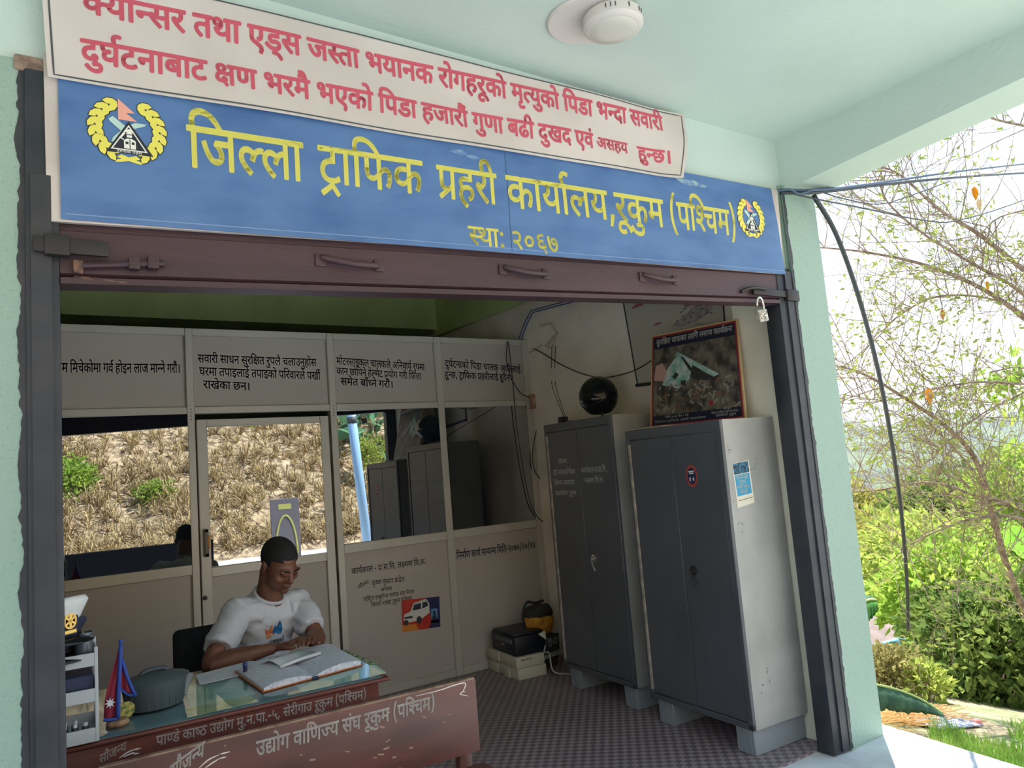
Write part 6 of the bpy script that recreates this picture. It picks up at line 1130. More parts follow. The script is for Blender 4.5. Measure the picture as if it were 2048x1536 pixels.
# desk flag
fl_ = thing('desk_flag', 'small crimson and blue Nepali table flag on a round wooden base', 'flag', (.318, 2.925, ZD))
obj('base', lathe(bmesh.new(), [(0, 0), (.034, 0), (.036, .006), (.030, .016), (0, .017)], n=28), mat('light_wood', (172, 136, 100), .6, rgb2=(130, 98, 74), scale=30), fl_, smooth=SM)
BLUEF = mat('flag_blue', (44, 76, 164), .6); CRIM = mat('flag_crimson', (142, 36, 58), .7)
obj('pole', tube(bmesh.new(), [(.0, 0, .016), (.014, 0, .262)], .0045, 8), BLUEF, fl_, smooth=True)
b = bmesh.new(); ball(b, (.0142, 0, .266), (.007, .007, .006), 12); obj('finial', b, BLUEF, fl_, smooth=True)
def cloth(L, R_, n=14, amp=.006):
    """Hanging cloth between two edges (lists of points), softly pleated."""
    vs, fs = [], []; l, r = spline(L, n), spline(R_, n); m_ = min(len(l), len(r)); W = 7
    for i in range(m_):
        for j in range(W):
            t = j / (W - 1); p = l[i].lerp(r[i], t); p.y -= amp * math.sin(t * 9 + i * .12); vs.append(tuple(p))
    for i in range(m_ - 1):
        for j in range(W - 1): k = i * W + j; fs.append((k, k + 1, k + W + 1, k + W))
    return pydata('cloth', vs, fs)
def solid(o, t=.0012): s = o.modifiers.new('s', 'SOLIDIFY'); s.thickness = t; return o
o = solid(obj('flag_cloth', cloth([(.010, 0, .25), (-.012, -.002, .18), (-.034, -.004, .10), (-.040, -.004, .022)], [(.014, 0, .25), (.009, 0, .18), (.006, 0, .10), (.003, 0, .022)]), CRIM, fl_, smooth=True))
o2 = solid(obj('flag_cloth', cloth([(.014, .001, .20), (.012, .001, .15), (.010, .002, .11)], [(.016, .001, .20), (.034, -.004, .13), (.052, -.008, .085)]), CRIM, fl_, smooth=True))
obj('blue_border', tube(bmesh.new(), spline([(.014, -.006, .252), (.009, -.008, .18), (.004, -.008, .10), (.0, -.008, .020)], 5), [.007] * 16, 6), BLUEF, o, smooth=True)
obj('blue_border', tube(bmesh.new(), spline([(-.041, -.006, .026), (-.025, -.010, .022), (-.002, -.008, .020)], 5), .006, 6), BLUEF, o, smooth=True)
obj('blue_border', tube(bmesh.new(), spline([(.016, -.003, .21), (.033, -.008, .14), (.054, -.012, .082)], 5), .006, 6), BLUEF, o2, smooth=True)
obj('blue_border', tube(bmesh.new(), spline([(.012, -.003, .112), (.03, -.008, .09), (.054, -.012, .082)], 5), .004, 6), BLUEF, o2, smooth=True)
b = bmesh.new(); cx, cz = -.022, .075
poly(b, [(cx + (.016 if k % 2 == 0 else .007) * math.cos(k * PI / 8), -.0125, cz + (.019 if k % 2 == 0 else .008) * math.sin(k * PI / 8)) for k in range(16)], (0, .004, 0)); obj('white_sun', b, WHITEP, o)
# small framed crest card behind the flag
p = ondesk(243, 1440)
cc_ = thing('crest_card', 'small yellow and green octagonal crest card behind the table flag', 'card', (.352, 2.965, ZD), math.radians(6))
obj('card_face', poly(bmesh.new(), [(.026 * math.cos(k * PI / 4 + .39), 0, .030 + .028 * math.sin(k * PI / 4 + .39)) for k in range(8)], (0, .004, 0)), mat('crest_card_print', (200, 184, 96), .6, rgb2=(90, 110, 70), scale=70), cc_)
obj('card_stand', BX(-.012, .012, .004, .03, 0, .006), BLACK, cc_)
# three-tier organiser
RKM = mat('white_rack_plastic', (196, 200, 204), .5)
rk = thing('desk_organiser', 'white three tier plastic organiser beside the table flag on the desk', 'organiser', (.13, 2.90, ZD), RZ)
for z0, h in ((0, .042), (.120, .040), (.228, .040)):
    b = bmesh.new(); box(b, -.13, .128, -.11, -.104, z0, z0 + h, .001, 1); box(b, -.13, .128, .104, .11, z0, z0 + h, .001, 1); box(b, .122, .128, -.11, .11, z0, z0 + h, .001, 1); box(b, -.13, -.124, -.11, .11, z0, z0 + h, .001, 1); box(b, -.128, .126, -.108, .108, z0 + .001, z0 + .005)
    obj('tray', b, RKM, rk)
for x in (-.127, .124):
    for y in (-.106, .106): obj('post', BX(x - .005, x + .005, y - .005, y + .005, 0, .285, .001, 1), RKM, rk)
WK = world_of(rk)
R = random.Random(9)
for i in range(9):
    p = WK @ Vector((-.02 + .028 * (i % 5), -.085 + .045 * (i // 5), .0055))
    o = thing('ink_bottle', 'white capped bottle in the %s row of the organiser bottom tier, %s its post' % (('front', 'back')[i // 5], ('fifth from', 'fourth from', 'third from', 'second from', 'nearest')[i % 5]), 'bottle', tuple(p), 0, 'bottles in the organiser')
    obj('bottle_body', lathe(bmesh.new(), [(0, 0), (.010, 0), (.010, .038), (.006, .043), (0, .043)], n=14), BLACK, o, smooth=SM)
    obj('bottle_cap', lathe(bmesh.new(), [(.0065, .042), (.0065, .052), (0, .053)], n=12), WHITEP, o, smooth=SM)
for lab, nm, x0, x1, y0, y1, z0, h, m_, cat in (('clear box with pale papers in the middle tier of the white organiser', 'paper_stack', -.11, .02, -.09, .09, .1255, .06, mat('murky_paper', (112, 122, 130), .6), 'papers'), ('dark navy notebook block in the middle tier of the white organiser', 'notebook', .028, .115, -.095, .08, .1255, .075, mat('navy_cover', (46, 54, 86), .5), 'notebook')):
    b = box(bmesh.new(), x0, x1, y0, y1, z0, z0 + h, .003, 1); tag(obj(nm, xf(b, WK.copy()), m_, smooth=SM), lab, cat)
p = WK @ Vector((.09, -.06, .2335)); o = tag(obj('glass_tumbler', lathe(bmesh.new(), [(0, 0), (.024, 0), (.030, .095), (.027, .095), (.022, .006), (0, .006)], tuple(p), n=24), mat('smoky_plastic', (88, 98, 108), .2), smooth=SM), 'smoky glass tumbler beside the caps on the top tier', 'tumbler')
# police caps
def cap(nm, label, loc, top, band, crown_h, badge, rz, tip=0):
    t = thing(nm, label, 'cap', loc, rz)
    obj('band', lathe(bmesh.new(), [(.084, 0), (.088, .002), (.088, .040), (.084, .042)], n=40, sy=1.12), band, t, smooth=SM)
    b = lathe(bmesh.new(), [(.086, .038), (.095, .052), (.112, .052 + crown_h * .55), (.118, .052 + crown_h * .75), (.110, .052 + crown_h * .95), (.06, .052 + crown_h), (0, .052 + crown_h * .97)], n=40, sy=1.10)
    for v in b.verts:
        if v.co.z > .05: v.co.z += (.020 if v.co.y < 0 else .004) * max(0, -v.co.y / .13) * (v.co.z - .04) / crown_h
    obj('crown', b, top, t, smooth=True)
    b = bmesh.new(); vs, fs = [], []
    for i in range(13):
        a_ = math.radians(205 + i * 130 / 12); 
        for r_, z_ in ((.086, .012), (.150, -.012)): vs.append((r_ * math.cos(a_) * (1 if r_ < .1 else .82), r_ * 1.08 * math.sin(a_), z_))
        if i: k = 2 * i; fs.append((k - 2, k - 1, k + 1, k))
    solid(obj('visor', pydata('visor', vs, fs), mat('patent_black', (20, 22, 28), .2), t, smooth=True), .004)
    obj('chin_strap', tube(bmesh.new(), [(.090 * math.cos(math.radians(190 + i * 16)), .090 * 1.12 * math.sin(math.radians(190 + i * 16)), .012) for i in range(11)], .005, 6), BLACK, t, smooth=True)
    if badge:
        bb = bmesh.new(); yb_ = -.112
        for r0, r1 in ((.019, .025),):
            for k in range(24):
                a0, a1 = 2 * PI * k / 24, 2 * PI * (k + 1) / 24
                poly(bb, [(r * math.cos(a) * .9, yb_, .052 + r * math.sin(a)) for r, a in ((r0, a0), (r1, a0), (r1, a1), (r0, a1))], (0, .005, 0))
        box(bb, -.004, .004, yb_ - .001, yb_ + .004, .030, .074); xx = BX(-.022, .022, yb_ - .001, yb_ + .004, -.003, .003); xf(xx, Matrix.Translation((0, 0, .052)) @ Matrix.Rotation(.6, 4, 'Y')); me = bpy.data.meshes.new('t'); xx.to_mesh(me); bb.from_mesh(me)
        xx.clear(); box(xx, -.022, .022, yb_ - .001, yb_ + .004, -.003, .003); xf(xx, Matrix.Translation((0, 0, .052)) @ Matrix.Rotation(-.6, 4, 'Y')); me = bpy.data.meshes.new('t'); xx.to_mesh(me); bb.from_mesh(me); xx.free()
        box(bb, -.020, .020, yb_ - .001, yb_ + .005, .014, .024); ball(bb, (0, yb_, .082), (.006, .003, .008), 10)
        bk = obj('badge_patch', poly(bmesh.new(), [(-.030, -.105, .004), (.030, -.105, .004), (.034, -.105, .06), (0, -.105, .098), (-.034, -.105, .06)], (0, .006, 0)), mat('badge_navy', (28, 34, 56), .7), t)
        obj('badge', bb, mat('gold_badge', (226, 184, 96), .35, metal=.6), bk)
    else:
        bb = bmesh.new(); ball(bb, (.05, -.092, .028), .007, 12); obj('button', bb, CHROME, t, smooth=True)
    return t
NAVYC = mat('navy_cap_cloth', (40, 48, 72), .8); WCAP = mat('white_cap_cloth', (226, 228, 226), .7)
p1 = WK @ Vector((-.012, -.02, .2345)); 
tag(obj('white_cap_cover', lathe(bmesh.new(), [(0, 0), (.09, 0), (.098, .010), (.085, .028), (0, .030)], (p1.x, p1.y, p1.z), 40), WCAP, smooth=SM), 'white cap cover lying flat under the navy cap on the organiser', 'cap cover')
cap('police_cap', 'navy peaked cap with a small button, under the white cap on the organiser', (p1.x - .004, p1.y + .034, p1.z + .031), NAVYC, NAVYC, .042, False, math.radians(32))
cap('police_cap', 'white topped peaked cap with a gold badge, topmost on the organiser', (p1.x - .004, p1.y - .005, p1.z + .090), WCAP, mat('badge_navy', (28, 34, 56)), .055, True, math.radians(36))
# ---------------------------------------------------------------- seated man and his chair
from mathutils.bvhtree import BVHTree
SKIN = mat('brown_skin', (122, 82, 64), .5, rgb2=(108, 68, 53), scale=14); SHIRT = mat('white_cotton', (196, 199, 208), .85, bump=.15, bscale=25)
HAIR = mat('short_black_hair', (24, 22, 24), .75, bump=.5, bscale=260); TROU = mat('dark_trousers', (52, 56, 72), .85)
YAW = math.radians(27)
def ring_loft(bm, rings, n=24):
    """rings: (centre, half-width across, half-depth, pitch)."""
    R_ = []
    for c, a, d, pit in rings:
        M = Matrix.Rotation(YAW, 3, 'Z') @ Matrix.Rotation(pit, 3, 'X'); R_.append([bm.verts.new(Vector(c) + M @ Vector((a * math.cos(2 * PI * k / n), d * math.sin(2 * PI * k / n), 0))) for k in range(n)])
    for p, q in zip(R_, R_[1:]):
        for k in range(n): bm.faces.new((p[k], p[(k + 1) % n], q[(k + 1) % n], q[k]))
    bm.faces.new(R_[0][::-1]); bm.faces.new(R_[-1]); return bm
mn = thing('person', 'man in a white printed t-shirt seated at the desk, head bowed over the register', 'person', (1.05, 3.95, 0))
HC = at(559, 1128, 1, 3.66)
MH = Matrix.Translation(HC) @ Matrix.Rotation(math.radians(20), 4, 'Z') @ Matrix.Rotation(math.radians(34), 4, 'X') @ Matrix.Rotation(math.radians(-4), 4, 'Y')
SL, SR_ = Vector((1.240, 3.87, .912)), Vector((.905, 3.705, .935))
EL, ER = Vector((1.275, 3.70, .755)), Vector((.745, 3.535, .765))
WL, WR = Vector((1.155, 3.455, .797)), Vector((.990, 3.445, .797))
def blob(bm, c, r, M, rot=None, seg=18):
    T = M @ Matrix.Translation(c) @ (rot if rot else Matrix.Identity(4)) @ Matrix.Diagonal((*r, 1)); bmesh.ops.create_uvsphere(bm, u_segments=seg, v_segments=12, radius=1, matrix=T)
b = bmesh.new()
# head (faces -Y before posing)
blob(b, (0, .018, .032), (.074, .094, .088), MH, seg=28); blob(b, (0, -.030, -.018), (.066, .066, .082), MH, seg=24); blob(b, (0, -.042, -.068), (.052, .050, .044), MH)
blob(b, (0, -.080, -.094), (.024, .020, .020), MH); blob(b, (0, -.010, -.070), (.058, .060, .036), MH)
for s in (-1, 1):
    blob(b, (s * .029, -.084, .022), (.029, .014, .010), MH); blob(b, (s * .040, -.062, -.026), (.027, .028, .026), MH)
    blob(b, (s * .031, -.081, .004), (.015, .012, .008), MH); blob(b, (s * .012, -.104, -.030), (.009, .010, .008), MH)
    blob(b, (s * .076, .010, -.008), (.010, .019, .031), MH, Matrix.Rotation(s * .35, 4, 'Z')); blob(b, (s * .081, .018, .006), (.007, .014, .018), MH, Matrix.Rotation(s * .5, 4, 'Z'))
tube(b, [MH @ Vector(p) for p in ((0, -.086, .020), (0, -.100, -.004), (0, -.112, -.024), (0, -.112, -.034))], [.008, .010, .013, .010], 12)
blob(b, (0, -.094, -.055), (.023, .011, .0075), MH); blob(b, (0, -.091, -.066), (.020, .011, .0075), MH)
nb = MH @ Vector((0, .035, -.06)); tube(b, [(1.07, 3.80, .93), (1.075, 3.775, .985), nb.lerp(Vector((1.075, 3.775, .985)), .4), nb, MH @ Vector((0, .02, -.02))], [.075, .063, .058, .058, .055], 20)
# trunk and arms
ring_loft(b, [((1.04, 4.00, .46), .165, .125, 0), ((1.04, 3.98, .60), .150, .108, .1), ((1.05, 3.93, .72), .150, .108, .22), ((1.06, 3.86, .84), .170, .108, .34), ((1.068, 3.81, .925), .185, .085, .42), ((1.07, 3.79, .965), .12, .060, .45)])
for S, E, Wp, s in ((SL, EL, WL, 1), (SR_, ER, WR, -1)):
    blob(b, S, (.062, .062, .058), Matrix.Identity(4))
    tube(b, spline([S.lerp(Vector((1.07, 3.8, .90)), .35), S, S.lerp(E, .5), E, E.lerp(Wp, .35), E.lerp(Wp, .75), Wp], 4), [.055 - .0014 * i for i in range(12)] + [.040] * 3 + [.042, .043, .041, .038, .035, .032, .029, .027, .026, .025], 16)
    # hand: palm and five bent fingers
    f = (Wp - E).normalized(); side = Vector((0, 0, 1)).cross(f).normalized(); up = f.cross(side).normalized()
    if up.z < 0: up = -up
    pc_ = Wp + f * .045
    MHd = Matrix((( f.x, side.x, up.x, pc_.x), (f.y, side.y, up.y, pc_.y), (f.z, side.z, up.z, pc_.z), (0, 0, 0, 1)))
    blob(b, (0, 0, 0), (.050, .036, .015), MHd); blob(b, (-.03, 0, 0), (.026, .027, .018), MHd)
    for k, (y0, L0) in enumerate(((.027, .066), (.010, .075), (-.009, .070), (-.026, .055))):
        p0 = Vector((.040, y0, .004)); dz = .012 + .004 * k
        tube(b, [MHd @ q for q in spline([p0 - Vector((.02, 0, 0)), p0, p0 + Vector((L0 * .45, y0 * .12, .006)), p0 + Vector((L0 * .78, y0 * .16, -.006)), p0 + Vector((L0, y0 * .18, -dz))], 3)], [.0095] * 5 + [.009] * 4 + [.008] * 3 + [.0065], 10)
    ts = 1 if (MHd.to_3x3() @ Vector((0, 1, 0))).dot(Vector((0, -1, 0))) > 0 else -1
    tube(b, [MHd @ q for q in spline([Vector((-.018, ts * .022, -.002)), Vector((.004, ts * .042, -.004)), Vector((.030, ts * .050, -.008)), Vector((.050, ts * .046, -.012))], 3)], [.012, .012, .0115, .011, .0105, .010, .010, .0095, .009, .007], 10)
# hips, thighs, shins, feet
for s in (-1, 1):
    tube(b, spline([(1.04 + s * .08, 3.98, .50), (1.05 + s * .10, 3.78, .515), (1.06 + s * .12, 3.55, .50), (1.06 + s * .125, 3.50, .46), (1.06 + s * .13, 3.53, .28), (1.06 + s * .13, 3.56, .07)], 3), [.088, .086, .083, .08, .076, .07, .064, .06, .058, .058, .056, .052, .048, .044, .040, .038], 14)
    blob(b, (1.06 + s * .135, 3.49, .035), (.042, .115, .034), Matrix.Identity(4))
body = obj('body', remeshed(b, .0048, 4), SKIN, mn, world=True, smooth=True)
# eyebrows, closed lids' lash line, hair cap
b = bmesh.new()
for s in (-1, 1): tube(b, [MH @ Vector(p) for p in ((s * .012, -.0985, .024), (s * .030, -.0985, .031), (s * .048, -.086, .026))], [.0032, .0042, .002], 8)
obj('eyebrow', b, HAIR, mn, world=True, smooth=True)
b = bmesh.new()
for s in (-1, 1): tube(b, [MH @ Vector(p) for p in ((s * .019, -.0915, .000), (s * .031, -.094, -.003), (s * .044, -.087, .000))], [.0016, .0022, .0016], 6)
obj('eyelash', b, HAIR, mn, world=True, smooth=True)
b = bmesh.new(); tube(b, [MH @ Vector(p) for p in ((-.018, -.1015, -.0605), (0, -.106, -.0608), (.018, -.1015, -.0605))], [.0012, .0016, .0012], 6); obj('mouth', b, mat('lip_brown', (92, 52, 46), .5), mn, world=True, smooth=True)
b = bmesh.new(); bmesh.ops.create_uvsphere(b, u_segments=128, v_segments=96, radius=1)
for v in b.verts: v.co = Vector((v.co.x * .0785, .018 + v.co.y * .0985, .032 + v.co.z * .0925))
kill = []
for v in b.verts:
    p = v.co; fr = -p.y + .018
    line = .068 if fr > .055 else (.050 - .9 * 0 if fr > .04 else (.012 if fr > -.005 else -.040))
    if fr > .055 and abs(p.x) > .035: line = .055
    if p.z < line: kill.append(v)
bmesh.ops.delete(b, geom=kill, context='VERTS'); xf(b, MH)
hr = obj('hair', b, HAIR, mn, world=True, smooth=True); hs = hr.modifiers.new('s', 'SOLIDIFY'); hs.thickness = .010; hs.offset = -1
# t-shirt
b = bmesh.new()
ring_loft(b, [((1.04, 4.00, .50), .185, .140, 0), ((1.04, 3.98, .60), .178, .135, .1), ((1.05, 3.92, .72), .180, .132, .22), ((1.06, 3.85, .84), .184, .122, .34), ((1.068, 3.805, .925), .196, .094, .42), ((1.072, 3.79, .972), .140, .070, .45), ((1.074, 3.785, .990), .080, .062, .45)], 32)
for S, E in ((SL, EL), (SR_, ER)):
    blob(b, S + Vector((0, 0, .004)), (.070, .070, .064), Matrix.Identity(4))
    T = S.lerp(E, .74); tube(b, [S.lerp(Vector((1.07, 3.8, .90)), .5), S, S.lerp(E, .35), T], [.080, .072, .069, .072], 20)
me = remeshed(b, .0075, 4)
for v in me.vertices:       # folds radiating from the arm pits and across the belly
    p = v.co; w = .010 * noise.noise((p.x * 9, p.y * 9, p.z * 26)) + .007 * noise.noise((p.x * 24 + p.z * 30, p.y * 12, p.z * 18)); v.co = p + Vector(v.normal) * w
s_o = obj('t_shirt', me, SHIRT, mn, world=True, smooth=True)
# neckline band
nk = Vector((1.074, 3.770, .986)); b = bmesh.new()
tube(b, [nk + Matrix.Rotation(YAW, 3, 'Z') @ Matrix.Rotation(.62, 3, 'X') @ Vector((.074 * math.cos(a), .070 * math.sin(a), .0)) for a in [2 * PI * k / 32 for k in range(33)]], .0085, 8, cap=False)
obj('collar', b, SHIRT, s_o, world=True, smooth=True)
bv = BVHTree.FromPolygons([v.co.copy() for v in me.vertices], [tuple(p.vertices) for p in me.polygons]); LOC = world_of(mn).translation
def onshirt(x, z, d=0):
    h = bv.ray_cast(Vector((x, 3.2, z)) - LOC, Vector((0, 1, 0)))[0]; return (x, (h.y + LOC.y if h else 3.75) - .002 - d * .001, z)
PCx = at(548, 1262, 1, 3.76); px_, pz_ = PCx.x, PCx.z
def pr(name, polys, m, d, par):
    vs, fs = [], []
    for P_ in polys:
        k = len(vs); cx = sum(p[0] for p in P_) / len(P_); cz = sum(p[1] for p in P_) / len(P_)
        vs.append(onshirt(px_ + cx, pz_ + cz, d)); vs += [onshirt(px_ + x, pz_ + z, d) for x, z in P_]
        fs += [(k, k + 1 + i, k + 1 + (i + 1) % len(P_)) for i in range(len(P_))]
    return obj(name, pydata(name, vs, fs), m, par, world=True)
o = pr('shirt_print', [[(-.045, -.025), (-.055, .025), (-.035, .012), (-.02, .038), (-.012, .01), (.0, -.02)]], mat('print_orange', (214, 150, 90), .7, rgb2=(196, 96, 70), scale=60), 0, s_o)
pr('print_blue', [[(-.018, .0), (-.002, .032), (.008, .022), (.022, .05), (.034, .03), (.040, .0), (.03, -.022), (.0, -.012)]], mat('print_blue', (36, 124, 176), .7, rgb2=(24, 80, 140), scale=50), 1, o)
pr('print_white', [[(-.030, -.026), (-.015, -.010), (.004, -.006), (.012, -.016), (.030, -.014), (.034, -.026), (.0, -.032)]], SHIRT, 2, o)
obj('print_lettering', text_mesh([('t1', px_ - .032, pz_ - .060, .085, .034, 0)], .02, 2, lambda x, z: onshirt(x, z, 1)), INKD, o, world=True)
b = bmesh.new()
for s in (-1, 1):
    tube(b, spline([(1.04 + s * .08, 3.99, .50), (1.05 + s * .10, 3.78, .515), (1.06 + s * .12, 3.55, .50), (1.06 + s * .125, 3.50, .46), (1.06 + s * .13, 3.53, .28), (1.06 + s * .13, 3.56, .10)], 3), [.100, .098, .095, .092, .088, .082, .076, .072, .070, .070, .068, .066, .064, .062, .060, .060], 14)
blob(b, (1.04, 4.0, .50), (.175, .13, .09), Matrix.Identity(4)); obj('trousers', remeshed(b, .012, 2), TROU, mn, world=True, smooth=True)
# office chair
CHB = mat('black_chair_fabric', (24, 26, 34), .75)
oc = thing('office_chair', 'black padded office chair the man sits on, its back showing behind his shoulder', 'chair', (1.04, 4.02, 0))
obj('seat', BX(-.25, .25, -.28, .22, .33, .405, .03, 3), CHB, oc, smooth=True)
bb = BX(-.33, .24, .165, .225, .43, .815, .028, 3)
for v in bb.verts: v.co.y += .10 * max(0, v.co.z - .45) ; v.co.x *= 1 - .25 * max(0, v.co.z - .70)
obj('backrest', bb, CHB, oc, smooth=True)
obj('back_support', tube(bmesh.new(), spline([(0, .05, .32), (0, .20, .33), (0, .25, .42), (0, .26, .6)], 4), .02, 8), STEELD, oc, smooth=True)
obj('gas_column', lathe(bmesh.new(), [(.03, .08), (.03, .22), (.02, .22), (.02, .34)], n=16), STEELD, oc, smooth=SM)
for k in range(5):
    a_ = 2 * PI * k / 5 + .3; e = (.26 * math.cos(a_), .26 * math.sin(a_), .065)
    lgp = obj('leg', tube(bmesh.new(), [(0, 0, .10), e], [.022, .014], 8), STEELD, oc, smooth=True)
    bb = bmesh.new(); ball(bb, (e[0], e[1], .030), (.030, .030, .030), 12); obj('castor', bb, BLACK, lgp, smooth=True)
# ---------------------------------------------------------------- garden and slope to the right
BARK = mat('grey_brown_bark', (150, 132, 116), .9, rgb2=(110, 94, 82), scale=20)
LEAFY = leafmat('yellow_green_leaf', (176, 182, 92), (136, 156, 72), .5, 6); LEAFG = leafmat('fresh_green_leaf', (118, 156, 62), (172, 190, 84), .45, 2.2)
LEAFD = leafmat('dark_green_leaf', (76, 104, 56), (140, 154, 78), .35, 2.2); LEAFO = leafmat('olive_leaf', (126, 132, 66), (170, 160, 84), .4, 3); LEAFB = leafmat('banana_leaf_green', (64, 108, 60), (88, 140, 72), .3, 6)
LEAFR = leafmat('golden_leaf', (232, 176, 50), (206, 140, 50), .5, 6)
def ground_at(u, v, d):
    p = deep(u, v, d); return Vector((p.x, p.y, land_z(p.x, p.y) - .04))
def shrub(name, label, cat, u, v, d, rad, n, size, seed, m, group=None, stem=.03, aspect=.45, shell=.5):
    """Leafy shrub whose crown centre is seen at (u, v), d metres ahead; stem goes down to the soil."""
    c = deep(u, v, d); g = land_z(c.x, c.y) - .06
    t = thing(name, label, cat, (c.x, c.y, g), 0, group)
    obj('foliage', leaves('foliage', (0, 0, c.z - g), rad, n, size, seed, aspect=aspect, shell=shell), m, t)
    R = random.Random(seed); b = bmesh.new(); h = c.z - g
    for k in range(6):
        a = R.uniform(0, 6.28); e = Vector((rad[0] * .55 * math.cos(a), rad[1] * .55 * math.sin(a), h + rad[2] * R.uniform(-.3, .5)))
        tube(b, spline([(0, 0, 0), (R.uniform(-.1, .1), R.uniform(-.1, .1), h * .45), e * .7 + Vector((0, 0, h * .25)), e], 4), [stem * (1 - .065 * i) for i in range(13)], 6)
    obj('stem', b, BARK, t, smooth=True); return t
GR = 'shrubs on the slope beyond the patio'
shrub('mango_bush', 'large bright green leafy bush right behind the pillar end of the patio', 'bush', 1912, 1195, 8.6, (.80, .9, .70), 4400, .14, 1, LEAFG, GR)
shrub('mango_bush', 'big dark green bush standing lowest, just beyond the short grass', 'bush', 1995, 1285, 7.6, (1.0, 1.0, .80), 6400, .12, 2, LEAFD, GR)
shrub('mango_bush', 'yellow topped leafy bush under the bare branches', 'bush', 1880, 1130, 11.0, (1.4, 1.2, .75), 4600, .16, 3, LEAFY, GR)
shrub('mango_bush', 'green bush rising above the brown roofed shed', 'bush', 2030, 1160, 10.5, (1.2, 1.1, .9), 4600, .15, 4, LEAFG, GR)
shrub('mango_bush', 'olive bush crown just right of the pillar below the branches', 'bush', 1740, 1120, 15.5, (1.4, 1.2, 1.0), 4200, .16, 5, LEAFO, GR)
shrub('twiggy_shrub', 'dry brown twiggy shrub low beside the pillar above the fallen banana leaf', 'shrub', 1772, 1335, 6.6, (.34, .34, .24), 1500, .06, 6, leafmat('dry_shrub_leaf', (166, 156, 104), (122, 118, 70), .3, 8), GR, .012)
shrub('twiggy_shrub', 'small yellow green shrub between the dry shrub and the dark bush', 'shrub', 1850, 1362, 6.4, (.22, .22, .20), 500, .07, 7, LEAFY, GR, .010)
shrub('round_tree', 'dark round tree crown far behind the thick hanging cable', 'tree', 1905, 1035, 26, (2.8, 2.8, 1.9), 3600, .36, 8, LEAFD, GR, .09)
shrub('round_tree', 'grey green tree crown low on the valley side left of the cable', 'tree', 1715, 1060, 30, (2.6, 2.6, 2.2), 3000, .42, 9, LEAFO, GR, .09)
shrub('round_tree', 'yellow green tree crown behind the thick cable near its foot', 'tree', 1780, 1085, 20, (1.5, 1.5, 1.0), 2000, .28, 10, LEAFY, GR, .07)
shrub('round_tree', 'tree behind the trunk of the bare tree, highest of the distant crowns', 'tree', 2040, 985, 22, (1.8, 1.8, 1.7), 2400, .28, 12, LEAFG, GR, .07)
# hanging mango leaves at the top right
t = thing('leafy_branch', 'hanging cluster of long green leaves beside the bare tree trunk', 'branch', tuple(deep(2030, 790, 7)))
R = random.Random(21)
for u, v, n_ in ((1985, 755, 26), (2030, 740, 40), (2040, 800, 36), (2000, 770, 20), (2055, 700, 20)):
    c = deep(u, v, 7.0); vs, fs = [], []
    for _ in range(n_):
        p = c + Vector((R.gauss(0, .07), R.gauss(0, .1), R.gauss(0, .06))); ax = Vector((R.gauss(0, .5), R.gauss(0, .5), -R.uniform(.3, 1))).normalized(); sd = ax.orthogonal().normalized(); sd = Matrix.Rotation(R.uniform(0, 6.28), 3, ax) @ sd; L0 = R.uniform(.10, .18); k = len(vs)
        vs += [tuple(p), tuple(p + ax * L0 * .5 + sd * .02), tuple(p + ax * L0), tuple(p + ax * L0 * .5 - sd * .02)]; fs.append((k, k + 1, k + 2, k + 3))
    obj('leaf_cluster', pydata('leaf_cluster', vs, fs), LEAFG, t, world=True)
obj('twig', tube(bmesh.new(), spline([deep(2120, 760, 7.1), deep(2040, 735, 7.0), deep(1980, 745, 7.0)], 4), .008, 6), BARK, t, world=True, smooth=True)

# leafless tree: limbs, twigs and sparse young leaves
tr = thing('bare_tree', 'leafless tree spreading thin branches with sparse yellow leaves across the sky', 'tree', tuple(ground_at(2130, 1330, 6.6)))
R = random.Random(14); tw_v = []; LV, LF = [], []
def addleaf(p, s):
    ax = Vector((R.gauss(0, 1), R.gauss(0, 1), R.gauss(0, 1))).normalized(); sd = ax.orthogonal().normalized(); k = len(LV)
    LV.extend([tuple(p), tuple(p + ax * s * .5 + sd * s * .28), tuple(p + ax * s), tuple(p + ax * s * .5 - sd * s * .28)]); LF.append((k, k + 1, k + 2, k + 3))
twigs = bmesh.new()
def twig(p, d, L, r, lev):
    n_ = 5; pts = [p]; q = p.copy(); dd = d.copy()
    for i in range(n_):
        dd = (dd + Vector((R.gauss(0, .13), R.gauss(0, .13), R.gauss(.03, .12)))).normalized(); q = q + dd * (L / n_); pts.append(q.copy())
    tube(twigs, pts, [r * (1 - .13 * i) for i in range(n_ + 1)], 4 if lev else 5, cap=False)
    for i in range(1, n_ + 1):
        if R.random() < .20: addleaf(pts[i], R.uniform(.03, .065))
        if lev < 2 and R.random() < .62:
            a = dd.orthogonal().normalized(); a = Matrix.Rotation(R.uniform(0, 6.28), 3, dd) @ a
            twig(pts[i], (dd * .8 + a * R.uniform(.4, .9)).normalized(), L * R.uniform(.35, .65), r * .6, lev + 1)
